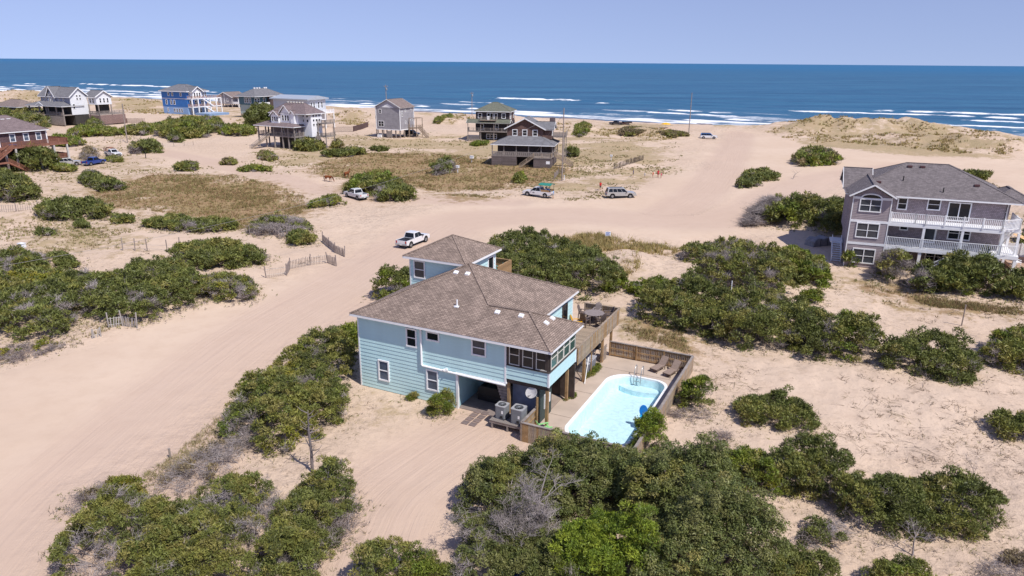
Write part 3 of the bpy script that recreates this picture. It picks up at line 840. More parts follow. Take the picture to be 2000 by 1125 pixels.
# ------------------------------------------------------------------ the pale aqua house in the middle
AQUA = mat('aqua_siding', (0.53, 0.75, 0.76), 0.55, 0.04, 1.2, 0.15, 60)
AQUA_D = mat('aqua_wall', (0.38, 0.60, 0.64), 0.7, 0.06, 1.2)
SHINGLE = course_mat('brown_shingles', (0.295, 0.226, 0.183), (0.11, 0.075, 0.065), 0.33, 0.145, var=0.22, mortar=0.018, bump=0.7, blot=.2)
MH = House('aqua_house', (-11.93, 51.51), -26, 'two storey pale aqua house with brown shingle roof beside the pool', 0.0)
def main_house():
    h = MH
    w1 = h.box('wall', AQUA_D, 0.03, 8.82, 0.03, 12.6, -0.6, 2.96)
    w2 = h.box('wall', AQUA_D, 0.03, 12.86, 0.03, 12.6, 2.962, 6.14)
    w3 = h.box('sunroom_wall', AQUA_D, 12.862, 16.12, 0.03, 5.07, 3.3, 4.36)
    sb = 'siding_board'
    boards(h, sb, AQUA, 0.1, 8.75, 0.05, 2.95, 0.03, 'F', parent=w1)
    boards(h, sb, AQUA, 0.1, 12.74, 2.97, 6.0, 0.03, 'F', parent=w2)
    boards(h, sb, AQUA, 12.88, 16.05, 3.3, 4.34, 0.03, 'F', parent=w3)
    boards(h, sb, AQUA, 0.1, 5.0, 3.3, 4.34, 16.12, 'R', parent=w3)
    boards(h, sb, AQUA, 5.1, 12.5, 3.3, 6.0, 12.86, 'R', parent=w2)
    boards(h, sb, AQUA, 0.1, 12.5, 0.05, 6.0, 0.03, 'L', parent=w1)
    boards(h, sb, AQUA, 0.1, 8.7, 0.05, 6.0, 12.6, 'B', parent=w1)
    # white corner boards and band
    for b in ((-0.02, 0.1, -0.02, 0.1, -0.3, 5.98), (8.75, 8.93, -0.03, 0.14, -0.3, 2.86), (12.74, 12.87, -0.025, 0.1, 2.9, 6.0), (16.04, 16.17, -0.02, 0.1, 3.26, 4.36), (16.04, 16.172, 4.99, 5.11, 3.26, 4.36),
              (12.79, 12.92, 12.5, 12.63, 3.2, 6.0)):
        h.box('corner_trim', WHITE, *b)
    # drain pipe: down from the eave, then along the top of the garage opening
    h.mb('drain_pipe', WHITE, MB().tube([(5.86, -0.1, 6.0), (5.86, -0.1, 3.0), (5.95, -0.1, 2.92), (9.0, -0.1, 2.86), (12.85, -0.1, 2.8)], 0.085, 8), smooth=True)
    h.box('beam', WHITE, 8.75, 12.9, -0.02, 0.16, 2.86, 2.958)
    fl = h.mb('flood_light', WHITE, MB().box(7.9, 8.05, -0.08, 0.0, 2.98, 3.1).tube([(7.92, -0.1, 3.05), (7.8, -0.24, 2.98)], [0.04, 0.08], 8).tube([(8.03, -0.1, 3.05), (8.15, -0.24, 2.98)], [0.04, 0.08], 8))
    # windows
    for (x, z, w, ht, g, r) in ((4.5, 4.2, 0.95, 1.5, GLASS, 1), (6.28, 5.02, 1.15, 0.74, GLASS, 0), (10.1, 4.58, 1.2, 1.28, GLASS_B, 1), (1.78, 0.86, 1.02, 1.74, GLASS_BLUE, 1), (6.2, 1.0, 1.05, 1.7, GLASS_BLUE, 1)):
        window(h, 'F', 0.0, x, z, w, ht, 0.11, 1, r, None, g, deep=0.08)
    # sunroom: dark corner posts, cream sashes in front, green-tinted ones to the pool
    gg = glass_mat('sunroom_glass_green', (0.035, 0.09, 0.075), 0.08)
    inside = MB().box(12.95, 16.0, 0.35, 5.0, 4.362, 4.42).build('sunroom_floor', WOOD_OLD, w3)
    pc = mat('sunroom_post', (0.06, 0.045, 0.04), 0.7)
    for x in (12.92, 13.95, 14.98, 15.9):
        h.box('sunroom_post', pc, x - 0.09, x + 0.14, 0.03, 0.16, 4.36, 6.1)
    h.box('sunroom_post', pc, 15.96, 16.12, 0.162, 0.3, 4.36, 6.1)
    h.box('sunroom_sill', pc, 12.9, 16.2, -0.06, 0.1, 4.34, 4.4); h.box('sunroom_sill', pc, 16.08, 16.2, 0.1, 5.05, 4.34, 4.4)
    for x in (13.07, 14.1, 15.13):
        window(h, 'F', 0.08, x - 0.02, 4.42, 0.84, 1.55, 0.07, 1, 1, CREAM, GLASS, deep=0.05)
    for y in (0.4, 1.55, 2.7, 3.85):
        window(h, 'R', 16.07, y, 4.42, 1.1, 1.55, 0.07, 1, 1, CREAM, gg, deep=0.05)
    h.box('sunroom_post', pc, 15.95, 16.1, 4.96, 5.06, 4.36, 6.1)
    # roof: one front slope runs on over the sunroom
    p, z0 = 0.468, 6.16
    zr, za = z0 + p * 3.05, z0 + p * 6.8
    A, R1, R2 = (6.45, 6.3, za), (13.45, 2.55, zr), (10.2, 2.55, zr)
    c = [(-.35, -.5, z0), (16.5, -.5, z0), (16.5, 5.6, z0), (13.25, 5.6, z0), (13.25, 13.1, z0), (-.35, 13.1, z0)]
    m = MB()
    m.poly([c[0], c[1], R1, R2, A]); m.poly([c[1], c[2], R1]); m.poly([c[2], c[3], R2, R1]); m.poly([c[3], c[4], A, R2]); m.poly([c[4], c[5], A]); m.poly([c[5], c[0], A])
    m.poly(list(reversed(c)))
    ro = h.mb('roof', SHINGLE, m)
    f = MB(); zt = z0 - 0.004
    f.box(-.34, 16.49, -.49, -.45, zt - .2, zt); f.box(16.45, 16.488, -.45, 5.56, zt - .2, zt - .002); f.box(13.25, 16.45, 5.56, 5.59, zt - .2, zt - .003)
    f.box(13.2, 13.24, 5.59, 13.05, zt - .2, zt - .002); f.box(-.34, 13.24, 13.05, 13.09, zt - .2, zt); f.box(-.338, -.3, -.45, 13.05, zt - .2, zt - .002)
    f.build('fascia', WHITE, ro)
    k = MB(); dz = Vector((0, 0, 0.008))
    for a, b in ((c[0], A), (c[5], A), (c[4], A), (R2, A), (R2, R1), (c[1], R1), (c[2], R1)): k.bar(Vector(a) + dz, Vector(b) + dz, 0.24, 0.04)
    k.build('ridge_cap', SHINGLE, ro)
    # roof vents where the photograph has them
    n = Vector((0, -p, 1)).normalized()
    vent = MB().hexa([(-.19, -.18, 0), (.19, -.18, 0), (.19, .18, 0), (-.19, .18, 0), (-.16, -.15, .1), (.16, -.15, .1), (.16, .15, .1), (-.16, .15, .1)]).mesh('roof_vent', WHITE)
    rot = Vector((0, 0, 1)).rotation_difference(n).to_euler()
    for u, v in ((890.7, 532.5), (913.2, 535), (971.5, 610), (1018, 617)):
        link('roof_vent', vent, ro, loc=h.onplane(u, v, c[0], n), rot=rot)
    n2 = Vector((p, 0, 1)).normalized(); rot2 = Vector((0, 0, 1)).rotation_difference(n2).to_euler()
    for u, v in ((1067, 631), (1079, 622)):
        link('roof_vent', vent, ro, loc=h.onplane(u, v, c[1], n2), rot=rot2)
    q = h.onplane(892.8, 598, c[0], n)
    MB().tube([q, q + Vector((0, 0, 0.5))], 0.06, 8).box(q.x - .18, q.x + .18, q.y - .2, q.y + .14, q.z - .06, q.z + .03).build('vent_pipe', WHITE, ro)
    # upper room with its own roof, a window, a side door and a little balcony
    tw = h.box('tower_wall', AQUA_D, 0.33, 5.67, 6.93, 12.2, 6.2, 9.09)
    boards(h, sb, AQUA, 0.4, 5.6, 6.3, 9.0, 6.93, 'F', parent=tw)
    boards(h, sb, AQUA, 7.0, 12.15, 6.3, 9.0, 5.67, 'R', parent=tw)
    boards(h, sb, AQUA, 7.0, 12.15, 6.3, 9.0, 0.33, 'L', parent=tw)
    for b in ((.28, .4, 6.88, 7.0, 6.2, 8.95), (5.6, 5.72, 6.88, 7.0, 8.4, 8.95), (5.6, 5.72, 12.1, 12.22, 6.2, 8.95)): h.box('corner_trim', WHITE, *b)
    window(h, 'F', 6.9, 0.72, 7.2, 1.12, 1.55, .1, 1, 1, None, GLASS_B)
    window(h, 'R', 5.7, 10.7, 6.9, 1.1, 1.75, .12, 1, 0, None, GLASS)
    hip(h, -.1, 6.1, 6.45, 12.65, 9.1, 1.5, SHINGLE, 'tower_roof')
    h.box('balcony_floor', WOOD, .6, 5.9, 12.21, 14.9, 6.28, 6.4)
    bp = MB()
    for x, y in ((5.84, 12.3), (5.84, 13.6), (5.84, 14.84), (3.2, 14.84), (.66, 14.84)): bp.box(x - .05, x + .05, y - .05, y + .05, 5.9, 7.42)
    bp.bar((5.86, 12.22, 7.44), (5.86, 14.92, 7.44), .14, .05); bp.bar((.6, 14.86, 7.44), (5.78, 14.86, 7.44), .14, .05)
    br = h.mb('balcony_railing', WOOD_WARM, bp)
    pk = MB().box(-.016, .016, -.05, .05, 6.15, 7.4).mesh('picket', WOOD_WARM)
    for k in range(21): link('picket', pk, br, loc=(5.92, 12.28 + k * .13, 0))
    for k in range(40): link('picket', pk, br, loc=(.68 + k * .13, 14.93, 0), rot=(0, 0, math.pi / 2))
    window(h, 'B', 12.2, 1.2, 6.45, 2.0, 2.1, .1, 2, 0, None, GLASS, name='balcony_door')
    # carport: floor, back wall, stair, dark store box
    h.box('carport_slab', mat('carport_concrete', (0.25, 0.2, 0.18), .9, .2, 1.5), 8.84, 16.1, 0.1, 5.1, -.3, 0.05)
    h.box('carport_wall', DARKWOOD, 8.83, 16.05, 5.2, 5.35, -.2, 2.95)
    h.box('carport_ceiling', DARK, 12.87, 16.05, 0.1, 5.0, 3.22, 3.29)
    gw = h.mb('stair_screen', WOOD_OLD, MB().prism([(11.6, 2.9), (12.75, 2.9), (12.75, 0.9), (12.35, 0.9), (12.2, 1.6)], 'y', 0.5, 0.6))
    for k in range(9):
        MB().bar((11.75 + k * .07, .47, 2.8 - k * .22), (12.74, .47, 2.8 - k * .22), .03, .17).build('screen_board', WOOD_OLD, gw)
    post = MB().box(-.1, .1, -.1, .1, -.3, 3.0).mesh('post', WOOD_WARM)
    for x, y in ((15.95, .22), (15.6, 4.8), (15.6, 8.5), (15.6, 12.9), (12.95, .3), (15.6, 15.2), (13.1, 15.2)): link('post', post, h.root, loc=(x, y, 0))
    # panels under the sunroom
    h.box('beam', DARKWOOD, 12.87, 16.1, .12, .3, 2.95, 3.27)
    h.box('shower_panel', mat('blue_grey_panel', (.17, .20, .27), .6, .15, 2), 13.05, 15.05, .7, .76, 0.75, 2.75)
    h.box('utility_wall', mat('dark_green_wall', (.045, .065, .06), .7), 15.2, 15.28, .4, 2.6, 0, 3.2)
    mtr = h.box('meter_box', WHITE, 15.283, 15.36, 1.2, 1.5, .9, 2.0); h.box('meter_box', WHITE, 15.283, 15.37, 1.62, 1.9, 1.0, 2.1); h.box('meter_box', WHITE, 15.283, 15.35, 2.05, 2.25, 1.1, 1.8)
    # main deck to the pool side
    dk = h.box('deck_frame', WOOD, 12.95, 16.15, 5.65, 15.4, 2.96, 3.18)
    pl = MB().box(0, .135, 5.63, 15.45, 3.183, 3.22).mesh('plank', WOOD)
    for k in range(22): link('plank', pl, dk, loc=(12.98 + k * .145, 0, 0))
    rl = MB()
    rl.bar((16.16, 5.3, 4.28), (16.16, 15.5, 4.28), .16, .05); rl.bar((12.95, 15.44, 4.28), (16.16, 15.44, 4.28), .16, .05)
    rl.bar((16.1, 5.3, 3.35), (16.1, 15.4, 3.35), .05, .1)
    for y in (5.7, 8.0, 10.3, 12.6, 15.38): rl.box(16.04, 16.14, y - .05, y + .05, 3.0, 4.27)
    for x in (13.0, 14.6): rl.box(x - .05, x + .05, 15.33, 15.43, 3.0, 4.27)
    ra = h.mb('deck_railing', WOOD, rl)
    pk2 = [MB().box(-.014, .014, -.048, .048, 2.86, 4.25).mesh('picket', m_) for m_ in (WOOD, WOOD_WARM, mat('picket_tan', (.37, .29, .20), .85, .25, 2.5))]
    for k in range(93): link('picket', random.choice(pk2), ra, loc=(16.19, 5.35 + k * .109, random.uniform(-.006, .006)))
    for k in range(29): link('picket', random.choice(pk2), ra, loc=(12.98 + k * .109, 15.48, 0), rot=(0, 0, math.pi / 2))
    # doors on the deck
    window(h, 'R', 12.9, 6.2, 3.3, 1.0, 2.2, .08, 1, 0, DARKWOOD, GLASS, name='deck_door')
    window(h, 'R', 12.9, 10.2, 3.3, 1.1, 2.25, .1, 1, 0, DARKWOOD, GLASS, name='deck_door')
    # screens below the deck
    pk3 = MB().box(-.012, .012, -.062, .062, 0.05, 1.5).mesh('picket', WOOD_WARM)
    for y0, y1, x in ((5.6, 8.3, 14.6),):
        k = y0
        sc = h.mb('lower_screen', WOOD_WARM, MB().bar((x + .06, y0, 1.2), (x + .06, y1, 1.2), .04, .09).bar((x + .06, y0, .4), (x + .06, y1, .4), .04, .09))
        while k < y1: link('picket', pk3, sc, loc=(x, k, 0)); k += .14
    sl = h.mb('slat_screen', WOOD_WARM, MB().box(15.55, 15.62, 10.2, 10.3, 0, 2.9).box(15.55, 15.62, 12.7, 12.8, 0, 2.9))
    sl2 = MB().box(15.5, 15.53, 10.2, 12.8, -.07, .07).mesh('slat', WOOD_WARM)
    for k in range(11): link('slat', sl2, sl, loc=(-2.2, 0, .3 + k * .25))
main_house()

def mh_thing(name, x, y, z, rz, label, cat, group=None):
    return empty(name, MH.w(x, y, z), MH.a + rz, label, cat, group)

# ---- pool, paved court and fence
CONC = mat('pool_concrete', (0.50, 0.40, 0.32), 0.9, 0.1, 0.7, 0.3, 25)
def pool_outline(n=10, off=0.0):
    x0, x1, y0, y1 = 17.2 - off, 21.8 + off, -0.3 - off, 11.35 + off
    pts = []
    for cx, cy, r, a0 in ((x1 - 1.2, y1 - 1.2, 1.2, 0), (x0 + 1.9, y1 - 1.9, 1.9, 90), (x0 + 1.7, y0 + 1.7, 1.7, 180), (x1 - 1.7, y0 + 1.7, 1.7, 270)):
        for k in range(n + 1):
            a = math.radians(a0 + 90 * k / n)
            x, y = cx + r * math.cos(a), cy + r * math.sin(a)
            pts.append((x, y))
    return pts
def make_pool():
    root = empty('pool_court', MH.O, MH.a, 'pale concrete paving around the oval swimming pool', 'paving')
    out = [(15.2, -2.05), (22.85, -2.05), (22.85, 14.55), (15.2, 14.55)]
    inn = pool_outline(off=0.1)
    bm = bmesh.new()
    vo = [bm.verts.new((x, y, .07)) for x, y in out]; vi = [bm.verts.new((x, y, .07)) for x, y in inn]
    ed = [bm.edges.new((v[k], v[(k + 1) % len(v)])) for v in (vo, vi) for k in range(len(v))]
    bmesh.ops.triangle_fill(bm, use_beauty=True, use_dissolve=False, edges=ed)
    r = bmesh.ops.extrude_face_region(bm, geom=bm.faces[:])
    for v in r['geom']:
        if isinstance(v, bmesh.types.BMVert): v.co.z -= .35
    bmesh.ops.recalc_face_normals(bm, faces=bm.faces)
    me = bpy.data.meshes.new('slab'); bm.to_mesh(me); bm.free(); me.materials.append(CONC)
    link('slab', me, root)
    # inner step along the house
    MB().box(13.2, 15.19, .6, 14.4, -.2, .13).build('step', mat('step_concrete', (.36, .28, .23), .9, .15, 1), root)
    jt = mat('joint', (.2, .15, .12), .9)
    for y in (2.3, 6.7, 12.0): MB().box(15.25, 17.05 if y < 11 else 22.8, y - .02, y + .02, .071, .0745).build('joint', jt, root)
    p = empty('swimming_pool', MH.O, MH.a, 'oval pool of bright pale blue water in the concrete court', 'pool')
    liner = mat('pool_liner', (.66, .87, .95), .5, .1, 3.0)
    o0, o1 = pool_outline(off=-.02), pool_outline(off=-.25)
    n = len(o0); m = MB()
    for k in range(n):
        j = (k + 1) % n
        m.poly([(*o0[k], 0), (*o0[j], 0), (*o1[j], -1.05), (*o1[k], -1.05)])
    m.poly([(x, y, -1.05) for x, y in o1])
    m.build('basin', liner, p)
    cp = MB(); a, b = pool_outline(off=-.03), pool_outline(off=.16)
    for k in range(n):
        j = (k + 1) % n
        cp.hexa([(*b[k], .04), (*b[j], .04), (*a[j], -.08), (*a[k], -.08), (*b[k], .10), (*b[j], .10), (*a[j], .09), (*a[k], .09)])
    cp.build('coping', WHITE, p)
    # steps moulded in the far end
    st = MB()
    for k, (r0, zz) in enumerate(((1.5, -.62), (1.05, -.84))):
        st.prism([(19.6 + r0 * 1.3 * math.cos(math.radians(t)) * (1 if k == 0 else .8), 11.2 - r0 * .75 * math.sin(math.radians(t)) - k * .35) for t in range(0, 181, 20)], 'z', -1.05, zz)
    st.build('moulded_steps', liner, p)
    # water: clear, so the sun reaches the floor; ripples in the surface
    wm = bpy.data.materials.new('pool_water'); wm.use_nodes = True
    N, Lk = nodes_of(wm); N.remove(N['Principled BSDF'])
    tr = N.new('ShaderNodeBsdfTransparent'); tr.inputs[0].default_value = (.95, .99, 1, 1)
    gl = N.new('ShaderNodeBsdfGlossy'); gl.inputs['Roughness'].default_value = .12
    fr = N.new('ShaderNodeFresnel'); fr.inputs[0].default_value = 1.33
    nz = N.new('ShaderNodeTexNoise'); nz.inputs['Scale'].default_value = 3.2; nz.inputs['Detail'].default_value = 3
    tc = N.new('ShaderNodeTexCoord'); Lk.new(tc.outputs['Object'], nz.inputs['Vector'])
    bp = N.new('ShaderNodeBump'); bp.inputs['Strength'].default_value = .5; bp.inputs['Distance'].default_value = .12; Lk.new(nz.outputs['Fac'], bp.inputs['Height'])
    Lk.new(bp.outputs[0], gl.inputs['Normal']); Lk.new(bp.outputs[0], fr.inputs['Normal'])
    mx = N.new('ShaderNodeMixShader'); Lk.new(fr.outputs[0], mx.inputs[0]); Lk.new(tr.outputs[0], mx.inputs[1]); Lk.new(gl.outputs[0], mx.inputs[2])
    Lk.new(mx.outputs[0], N['Material Output'].inputs['Surface'])
    MB().poly([(x, y, -.1) for x, y in pool_outline(off=-.035)]).build('water', wm, p)
    # ladder
    l = mh_thing('pool_ladder', 19.3, 11.35, .08, 0, 'bent steel hand rails at the far end of the pool', 'ladder')
    for x in (-.28, .28):
        pts = [(x, .55, 0), (x, .5, .7), (x, .38, .88), (x, .2, .9), (x, -.02, .78), (x, -.25, .2), (x, -.3, -.6)]
        MB().tube(pts, .03, 8).build('rail', METAL, l, smooth=True)
    MB().box(-.28, .28, -.34, -.26, -.3, -.26).build('step', METAL, l)
    # blue paddle float leaning on the near right edge
    f = mh_thing('pool_float', 21.5, 5.2, .0, .3, 'bright blue plastic float leaning at the near edge of the pool', 'float')
    fb = mat('float_blue', (.01, .2, .62), .4)
    MB().prism([(.42 * math.cos(t * .3927), .55 + .62 * math.sin(t * .3927)) for t in range(16)], 'y', -.06, .06).build('disc', fb, f, bevel=.03)
    MB().tube([(0, 0, .1), (.1, -.5, .12), (.2, -.9, .1)], .09, 8).build('arm', WHITE, f, smooth=True)
    MB().prism([(-.3, -.6), (.1, -.75), (.35, -.3), (.1, .1), (-.35, 0)], 'z', -.02, .05).build('base', mat('float_cyan', (.03, .45, .7), .4), f)
    f.scale = (.72, .72, .72)
make_pool()

def make_fence():
    root = empty('pool_fence', MH.O, MH.a, 'brown picket fence enclosing the pool court', 'fence')
    ms = [WOOD_WARM, mat('picket_tan', (.37, .29, .20)), mat('picket_grey', (.30, .24, .195), .85, .3, 2.5, .4, 40), WOOD]
    pks = [MB().box(-.066, .066, -.012, .012, 0, 1.42).mesh('picket', m_) for m_ in ms]
    po = MB().box(-.055, .055, -.055, .055, 0, 1.44).mesh('post', WOOD_WARM)
    runs = [((15.12, 2.35), (15.12, -2.12), 1), ((15.12, -2.14), (22.92, -2.14), 1), ((22.94, -2.12), (22.94, 14.62), 1), ((22.92, 14.64), (15.75, 14.64), 1)]
    for (a, b, s) in runs:
        a, b = Vector((*a, 0)), Vector((*b, 0)); d = (b - a); L = d.length; d /= L; nrm = Vector((d.y, -d.x, 0)); rz = math.atan2(d.y, d.x)
        n = int(L / .148)
        for k in range(n + 1):
            p = a + d * (k * L / n) + nrm * .055
            c = link('picket', random.choice(pks), root, loc=(p.x, p.y, -.05 + random.uniform(-.012, .012)), rot=(0, 0, rz + random.uniform(-.015, .015)))
        m = max(2, round(L / 2.35))
        for k in range(m + 1):
            p = a + d * (k * L / m) - nrm * .055; link('post', po, root, loc=(p.x, p.y, -.05), rot=(0, 0, rz))
        for z in (.2, .78, 1.25): MB().bar(a - nrm * .02 + Vector((0, 0, z)), b - nrm * .02 + Vector((0, 0, z)), .038, .09).build('rail', WOOD_WARM, root)
        MB().bar(a + Vector((0, 0, 1.41)), b + Vector((0, 0, 1.41)), .19, .04).build('cap_rail', WOOD_OLD, root)
    g = MB()
    # gate leaf by the deck post
    gt = empty('pool_gate', MH.w(15.65, 12.7, 0), MH.a + math.pi / 2, 'grey board gate between deck post and pool fence', 'gate')
    for k in range(8): link('board', pks[2], gt, loc=(.12 + k * .148, 0, 0))
    MB().bar((0, .05, .3), (1.3, .05, .3), .04, .09).bar((0, .05, 1.1), (1.3, .05, 1.1), .04, .09).build('frame', WOOD_WARM, gt)
make_fence()
# ------------------------------------------------------------------ things round the aqua house
def make_props():
    # condenser units on their timber stand
    pf = mh_thing('equipment_stand', 12.3, -1.5, 0, 0, 'weathered timber stand carrying two grey cooling units', 'stand')
    MB().box(0, 2.6, 0, .14, .42, .6).box(0, 2.6, 1.35, 1.49, .42, .6).box(.002, .12, .14, 1.35, .42, .598).box(2.48, 2.598, .14, 1.35, .42, .598).build('frame', WOOD_OLD, pf)
    bd = MB().box(-.065, .065, -.03, 1.52, .603, .64).mesh('plank', WOOD_OLD)
    for k in range(18): link('plank', bd, pf, loc=(.08 + k * .1437, 0, 0))
    lg = MB().box(-.06, .06, -.06, .06, -.2, .42).mesh('leg', WOOD_OLD)
    for x, y in ((.2, .07), (1.4, .07), (2.4, .07), (.2, 1.4), (2.4, 1.4)): link('leg', lg, pf, loc=(x, y, 0))
    grey = mat('condenser_grey', (.21, .22, .235), .5, .08, 3)
    first = None
    for i, (x, y, lab) in enumerate(((12.95, -.75, 'smaller grey cooling unit on the timber stand, nearer the paving stones'), (14.3, -.85, 'larger grey cooling unit on the timber stand, nearer the pool fence'))):
        s = 1.0 if i == 0 else 1.12
        u = mh_thing('cooling_unit', x, y, .64, 0, lab, 'cooling unit', 'cooling units by the carport')
        q = .4 * s; r = .12; pts = []
        for cx, cy, a0 in ((q - r, q - r, 0), (-q + r, q - r, 90), (-q + r, -q + r, 180), (q - r, -q + r, 270)):
            for k in range(5): a = math.radians(a0 + 22.5 * k); pts.append((cx + r * math.cos(a), cy + r * math.sin(a)))
        MB().prism(pts, 'z', 0, .95 * s).build('body', grey, u)
        lv = MB()
        for k in range(16):
            z = .08 + k * .052 * s
            lv.prism([(x_ * 1.018, y_ * 1.018) for x_, y_ in pts], 'z', z, z + .02)
        lv.build('louvres', grey, u)['kind'] = 'stuff'
        MB().prism([(x_ * 1.04, y_ * 1.04) for x_, y_ in pts], 'z', .951 * s, 1.0 * s).build('top_rim', mat('condenser_rim', (.34, .34, .35), .5), u)
        MB().lathe([(.29 * s, 0), (.29 * s, .012)], 20, (0, 0, 1.001 * s)).build('fan_opening', BLACK, u)
        g = MB()
        for k in range(6): a = k * math.pi / 6; g.bar((-.29 * s * math.cos(a), -.29 * s * math.sin(a), 1.03 * s), (.29 * s * math.cos(a), .29 * s * math.sin(a), 1.03 * s), .018, .018)
        g.lathe([(.09, 0), (.07, .05)], 12, (0, 0, 1.02 * s)).build('fan_guard', grey, u)
        MB().box(.12, .26, -q - .012, -q - .002, .45, .68).build('data_plate', WHITE, u)
        MB().box(.05, .22, -q - .05, -q - .002, .12, .3).tube([(.2, -q - .03, .15), (.35, -q - .06, .05), (.5, -q + .2, .1), (.6, .3, .25)], .025, 6).build('pipe', BLACK, u)
    # satellite dish on a post at the fence corner
    d = mh_thing('satellite_dish', 15.25, .1, 0, 0, 'grey satellite dish on a post above the cooling units', 'dish')
    MB().box(-.06, .06, -.06, .06, -.1, 2.3).build('post', WOOD_WARM, d)
    MB().tube([(0, 0, 2.25), (-.1, -.1, 2.5), (-.3, -.12, 2.55)], .03, 8).build('arm', METAL, d)
    dm = MB()
    prof = [(.02, 0), (.2, .015), (.36, .06), (.45, .11), (.46, .1), (.36, .04), (.2, -.01), (.01, -.02)]
    dm.lathe(prof, 24)
    o = dm.build('dish', mat('dish_grey', (.50, .48, .47), .5), d, smooth=True)
    o.location = (-.38, -.1, 2.6); o.rotation_euler = (math.radians(52), 0, math.radians(-12)); o.scale = (1, .9, 1)
    MB().bar((-.38, -.1, 2.5), (-.42, -.55, 2.55), .03, .03).box(-.47, -.37, -.62, -.52, 2.5, 2.6).build('feed_arm', METAL, d)
    # paving stones
    ps = mh_thing('stepping_stones', 10.35, -1.75, .01, 0, 'two rows of square grey paving stones leading into the carport', 'paving')
    st = [MB().box(-.25, .25, -.25, .25, -.05, .045).mesh('stone', mat('paver_%s' % n, c, .9, .15, 3), bevel=.012) for n, c in (('grey', (.19, .145, .135)), ('mauve', (.215, .16, .145)))]
    for i in range(2):
        for j in range(4):
            link('stone', random.choice(st), ps, loc=(.1 + i * .62, .1 + j * .62, random.uniform(-.008, .008)), rot=(0, 0, random.uniform(-.05, .05)))
    # dark covered things in the carport
    b = mh_thing('storage_bench', 9.5, 1.9, .05, 0, 'large black covered bench standing in the carport shade', 'bench')
    MB().prism([(0, 0), (1.9, 0), (1.9, .95), (1.6, 1.2), (.25, 1.2), (0, .95)], 'y', 0, 1.3).build('cover', BLACK, b, bevel=.04)
    MB().box(-.03, 1.93, -.03, 1.33, .35, .4).build('strap', DARK, b)
    # hot tub, grill, low table, cleaning pole under the deck
    t = mh_thing('hot_tub', 14.7, 10.9, .12, 0, 'grey cabinet hot tub standing under the deck edge', 'hot tub')
    MB().box(-.75, .75, -1.0, 1.0, 0, .78).build('cabinet', mat('tub_cabinet', (.20, .20, .22), .7, .15, 3), t, bevel=.05)
    MB().box(-.8, .8, -1.05, 1.05, .785, .9).build('cover', mat('tub_cover', (.36, .36, .39), .6, .08, 3), t, bevel=.05)
    MB().box(-.82, .82, -.02, .02, .88, .91).build('cover_seam', DARK, t)
    g = mh_thing('kettle_grill', 14.75, 13.9, .12, 0, 'black domed grill beneath the far end of the deck', 'grill')
    MB().lathe([(.05, .62), (.3, .7), (.4, .9), (.42, .96)], 18).build('bowl', BLACK, g, smooth=True)
    MB().lathe([(.43, .965), (.41, 1.08), (.3, 1.24), (.06, 1.32)], 18).build('lid', BLACK, g, smooth=True)
    for a in (0, 2.1, 4.2): MB().tube([(.25 * math.cos(a), .25 * math.sin(a), .7), (.42 * math.cos(a), .42 * math.sin(a), 0)], .022, 6).build('leg', METAL, g)
    MB().box(.45, .9, -.25, .25, .8, .84).build('side_shelf', WHITE, g)
    lt = mh_thing('low_bench', 14.75, 6.9, .13, 0, 'short wooden bench on the step under the sunroom', 'bench')
    MB().box(-.45, .45, -.3, .3, .36, .42).build('top', WOOD, lt)
    for x in (-.38, .38):
        for y in (-.23, .23): MB().box(x - .04, x + .04, y - .04, y + .04, 0, .36).build('leg', WOOD, lt)
    cpole = mh_thing('cleaning_pole', 15.85, 8.6, .07, 0, 'white pool cleaning pole leaning against the deck post', 'pole')
    MB().tube([(0, -.5, .02), (-.25, .9, 1.75)], .032, 8).build('tube', WHITE, cpole)
    MB().tube([(-.25, .9, 1.75), (-.28, 1.0, 1.83), (-.3, 1.1, 1.75)], .04, 8).build('hook', BLACK, cpole)
    # loungers by the fence
    wk = mat('brown_wicker', (.16, .11, .085), .8, .2, 12, .4, 60); wl = mat('lounger_sling', (.29, .215, .175), .8, .12, 8)
    for i, (x, y, rz, lab) in enumerate(((20.15, 12.75, -.32, 'brown reclined sun lounger on the court, farther from the corner'), (21.35, 12.35, -.28, 'brown reclined sun lounger in the corner of the pool fence'))):
        l = mh_thing('sun_lounger', x, y, .07, rz, lab, 'lounger', 'sun loungers by the pool fence')
        fr = MB()
        for s in (-.33, .33): fr.bar((s, 0, .3), (s, 1.25, .3), .05, .06).bar((s, 1.25, .3), (s, 1.85, .92), .05, .06)
        fr.bar((-.33, .02, .3), (.33, .02, .3), .05, .06).build('frame', wk, l)
        sl = MB()
        sl.hexa([(-.3, .03, .29), (.3, .03, .29), (.3, .75, .36), (-.3, .75, .36), (-.3, .03, .33), (.3, .03, .33), (.3, .75, .40), (-.3, .75, .40)])
        sl.hexa([(-.3, .751, .36), (.3, .751, .36), (.3, 1.25, .29), (-.3, 1.25, .29), (-.3, .751, .40), (.3, .751, .40), (.3, 1.25, .34), (-.3, 1.25, .34)])
        sl.build('seat', wl, l)
        MB().hexa([(-.3, 1.251, .29), (.3, 1.251, .29), (.3, 1.85, .92), (-.3, 1.85, .92), (-.3, 1.22, .33), (.3, 1.22, .33), (.3, 1.81, .96), (-.3, 1.81, .96)]).build('backrest', wl, l)
        for sx in (-.33, .33):
            for y_, y2 in ((.15, .05), (1.15, 1.3)): MB().bar((sx, y_, .3), (sx, y2, 0), .045, .05).build('leg', wk, l)
            MB().bar((sx, 1.6, .66), (sx, 1.75, 0), .04, .04).build('leg', wk, l)
    # table and chairs on the deck
    zt = 3.225
    poly = mat('dark_polywood', (.155, .115, .10), .7, .15, 6); slate = mat('table_grey', (.27, .225, .21), .7, .1, 5)
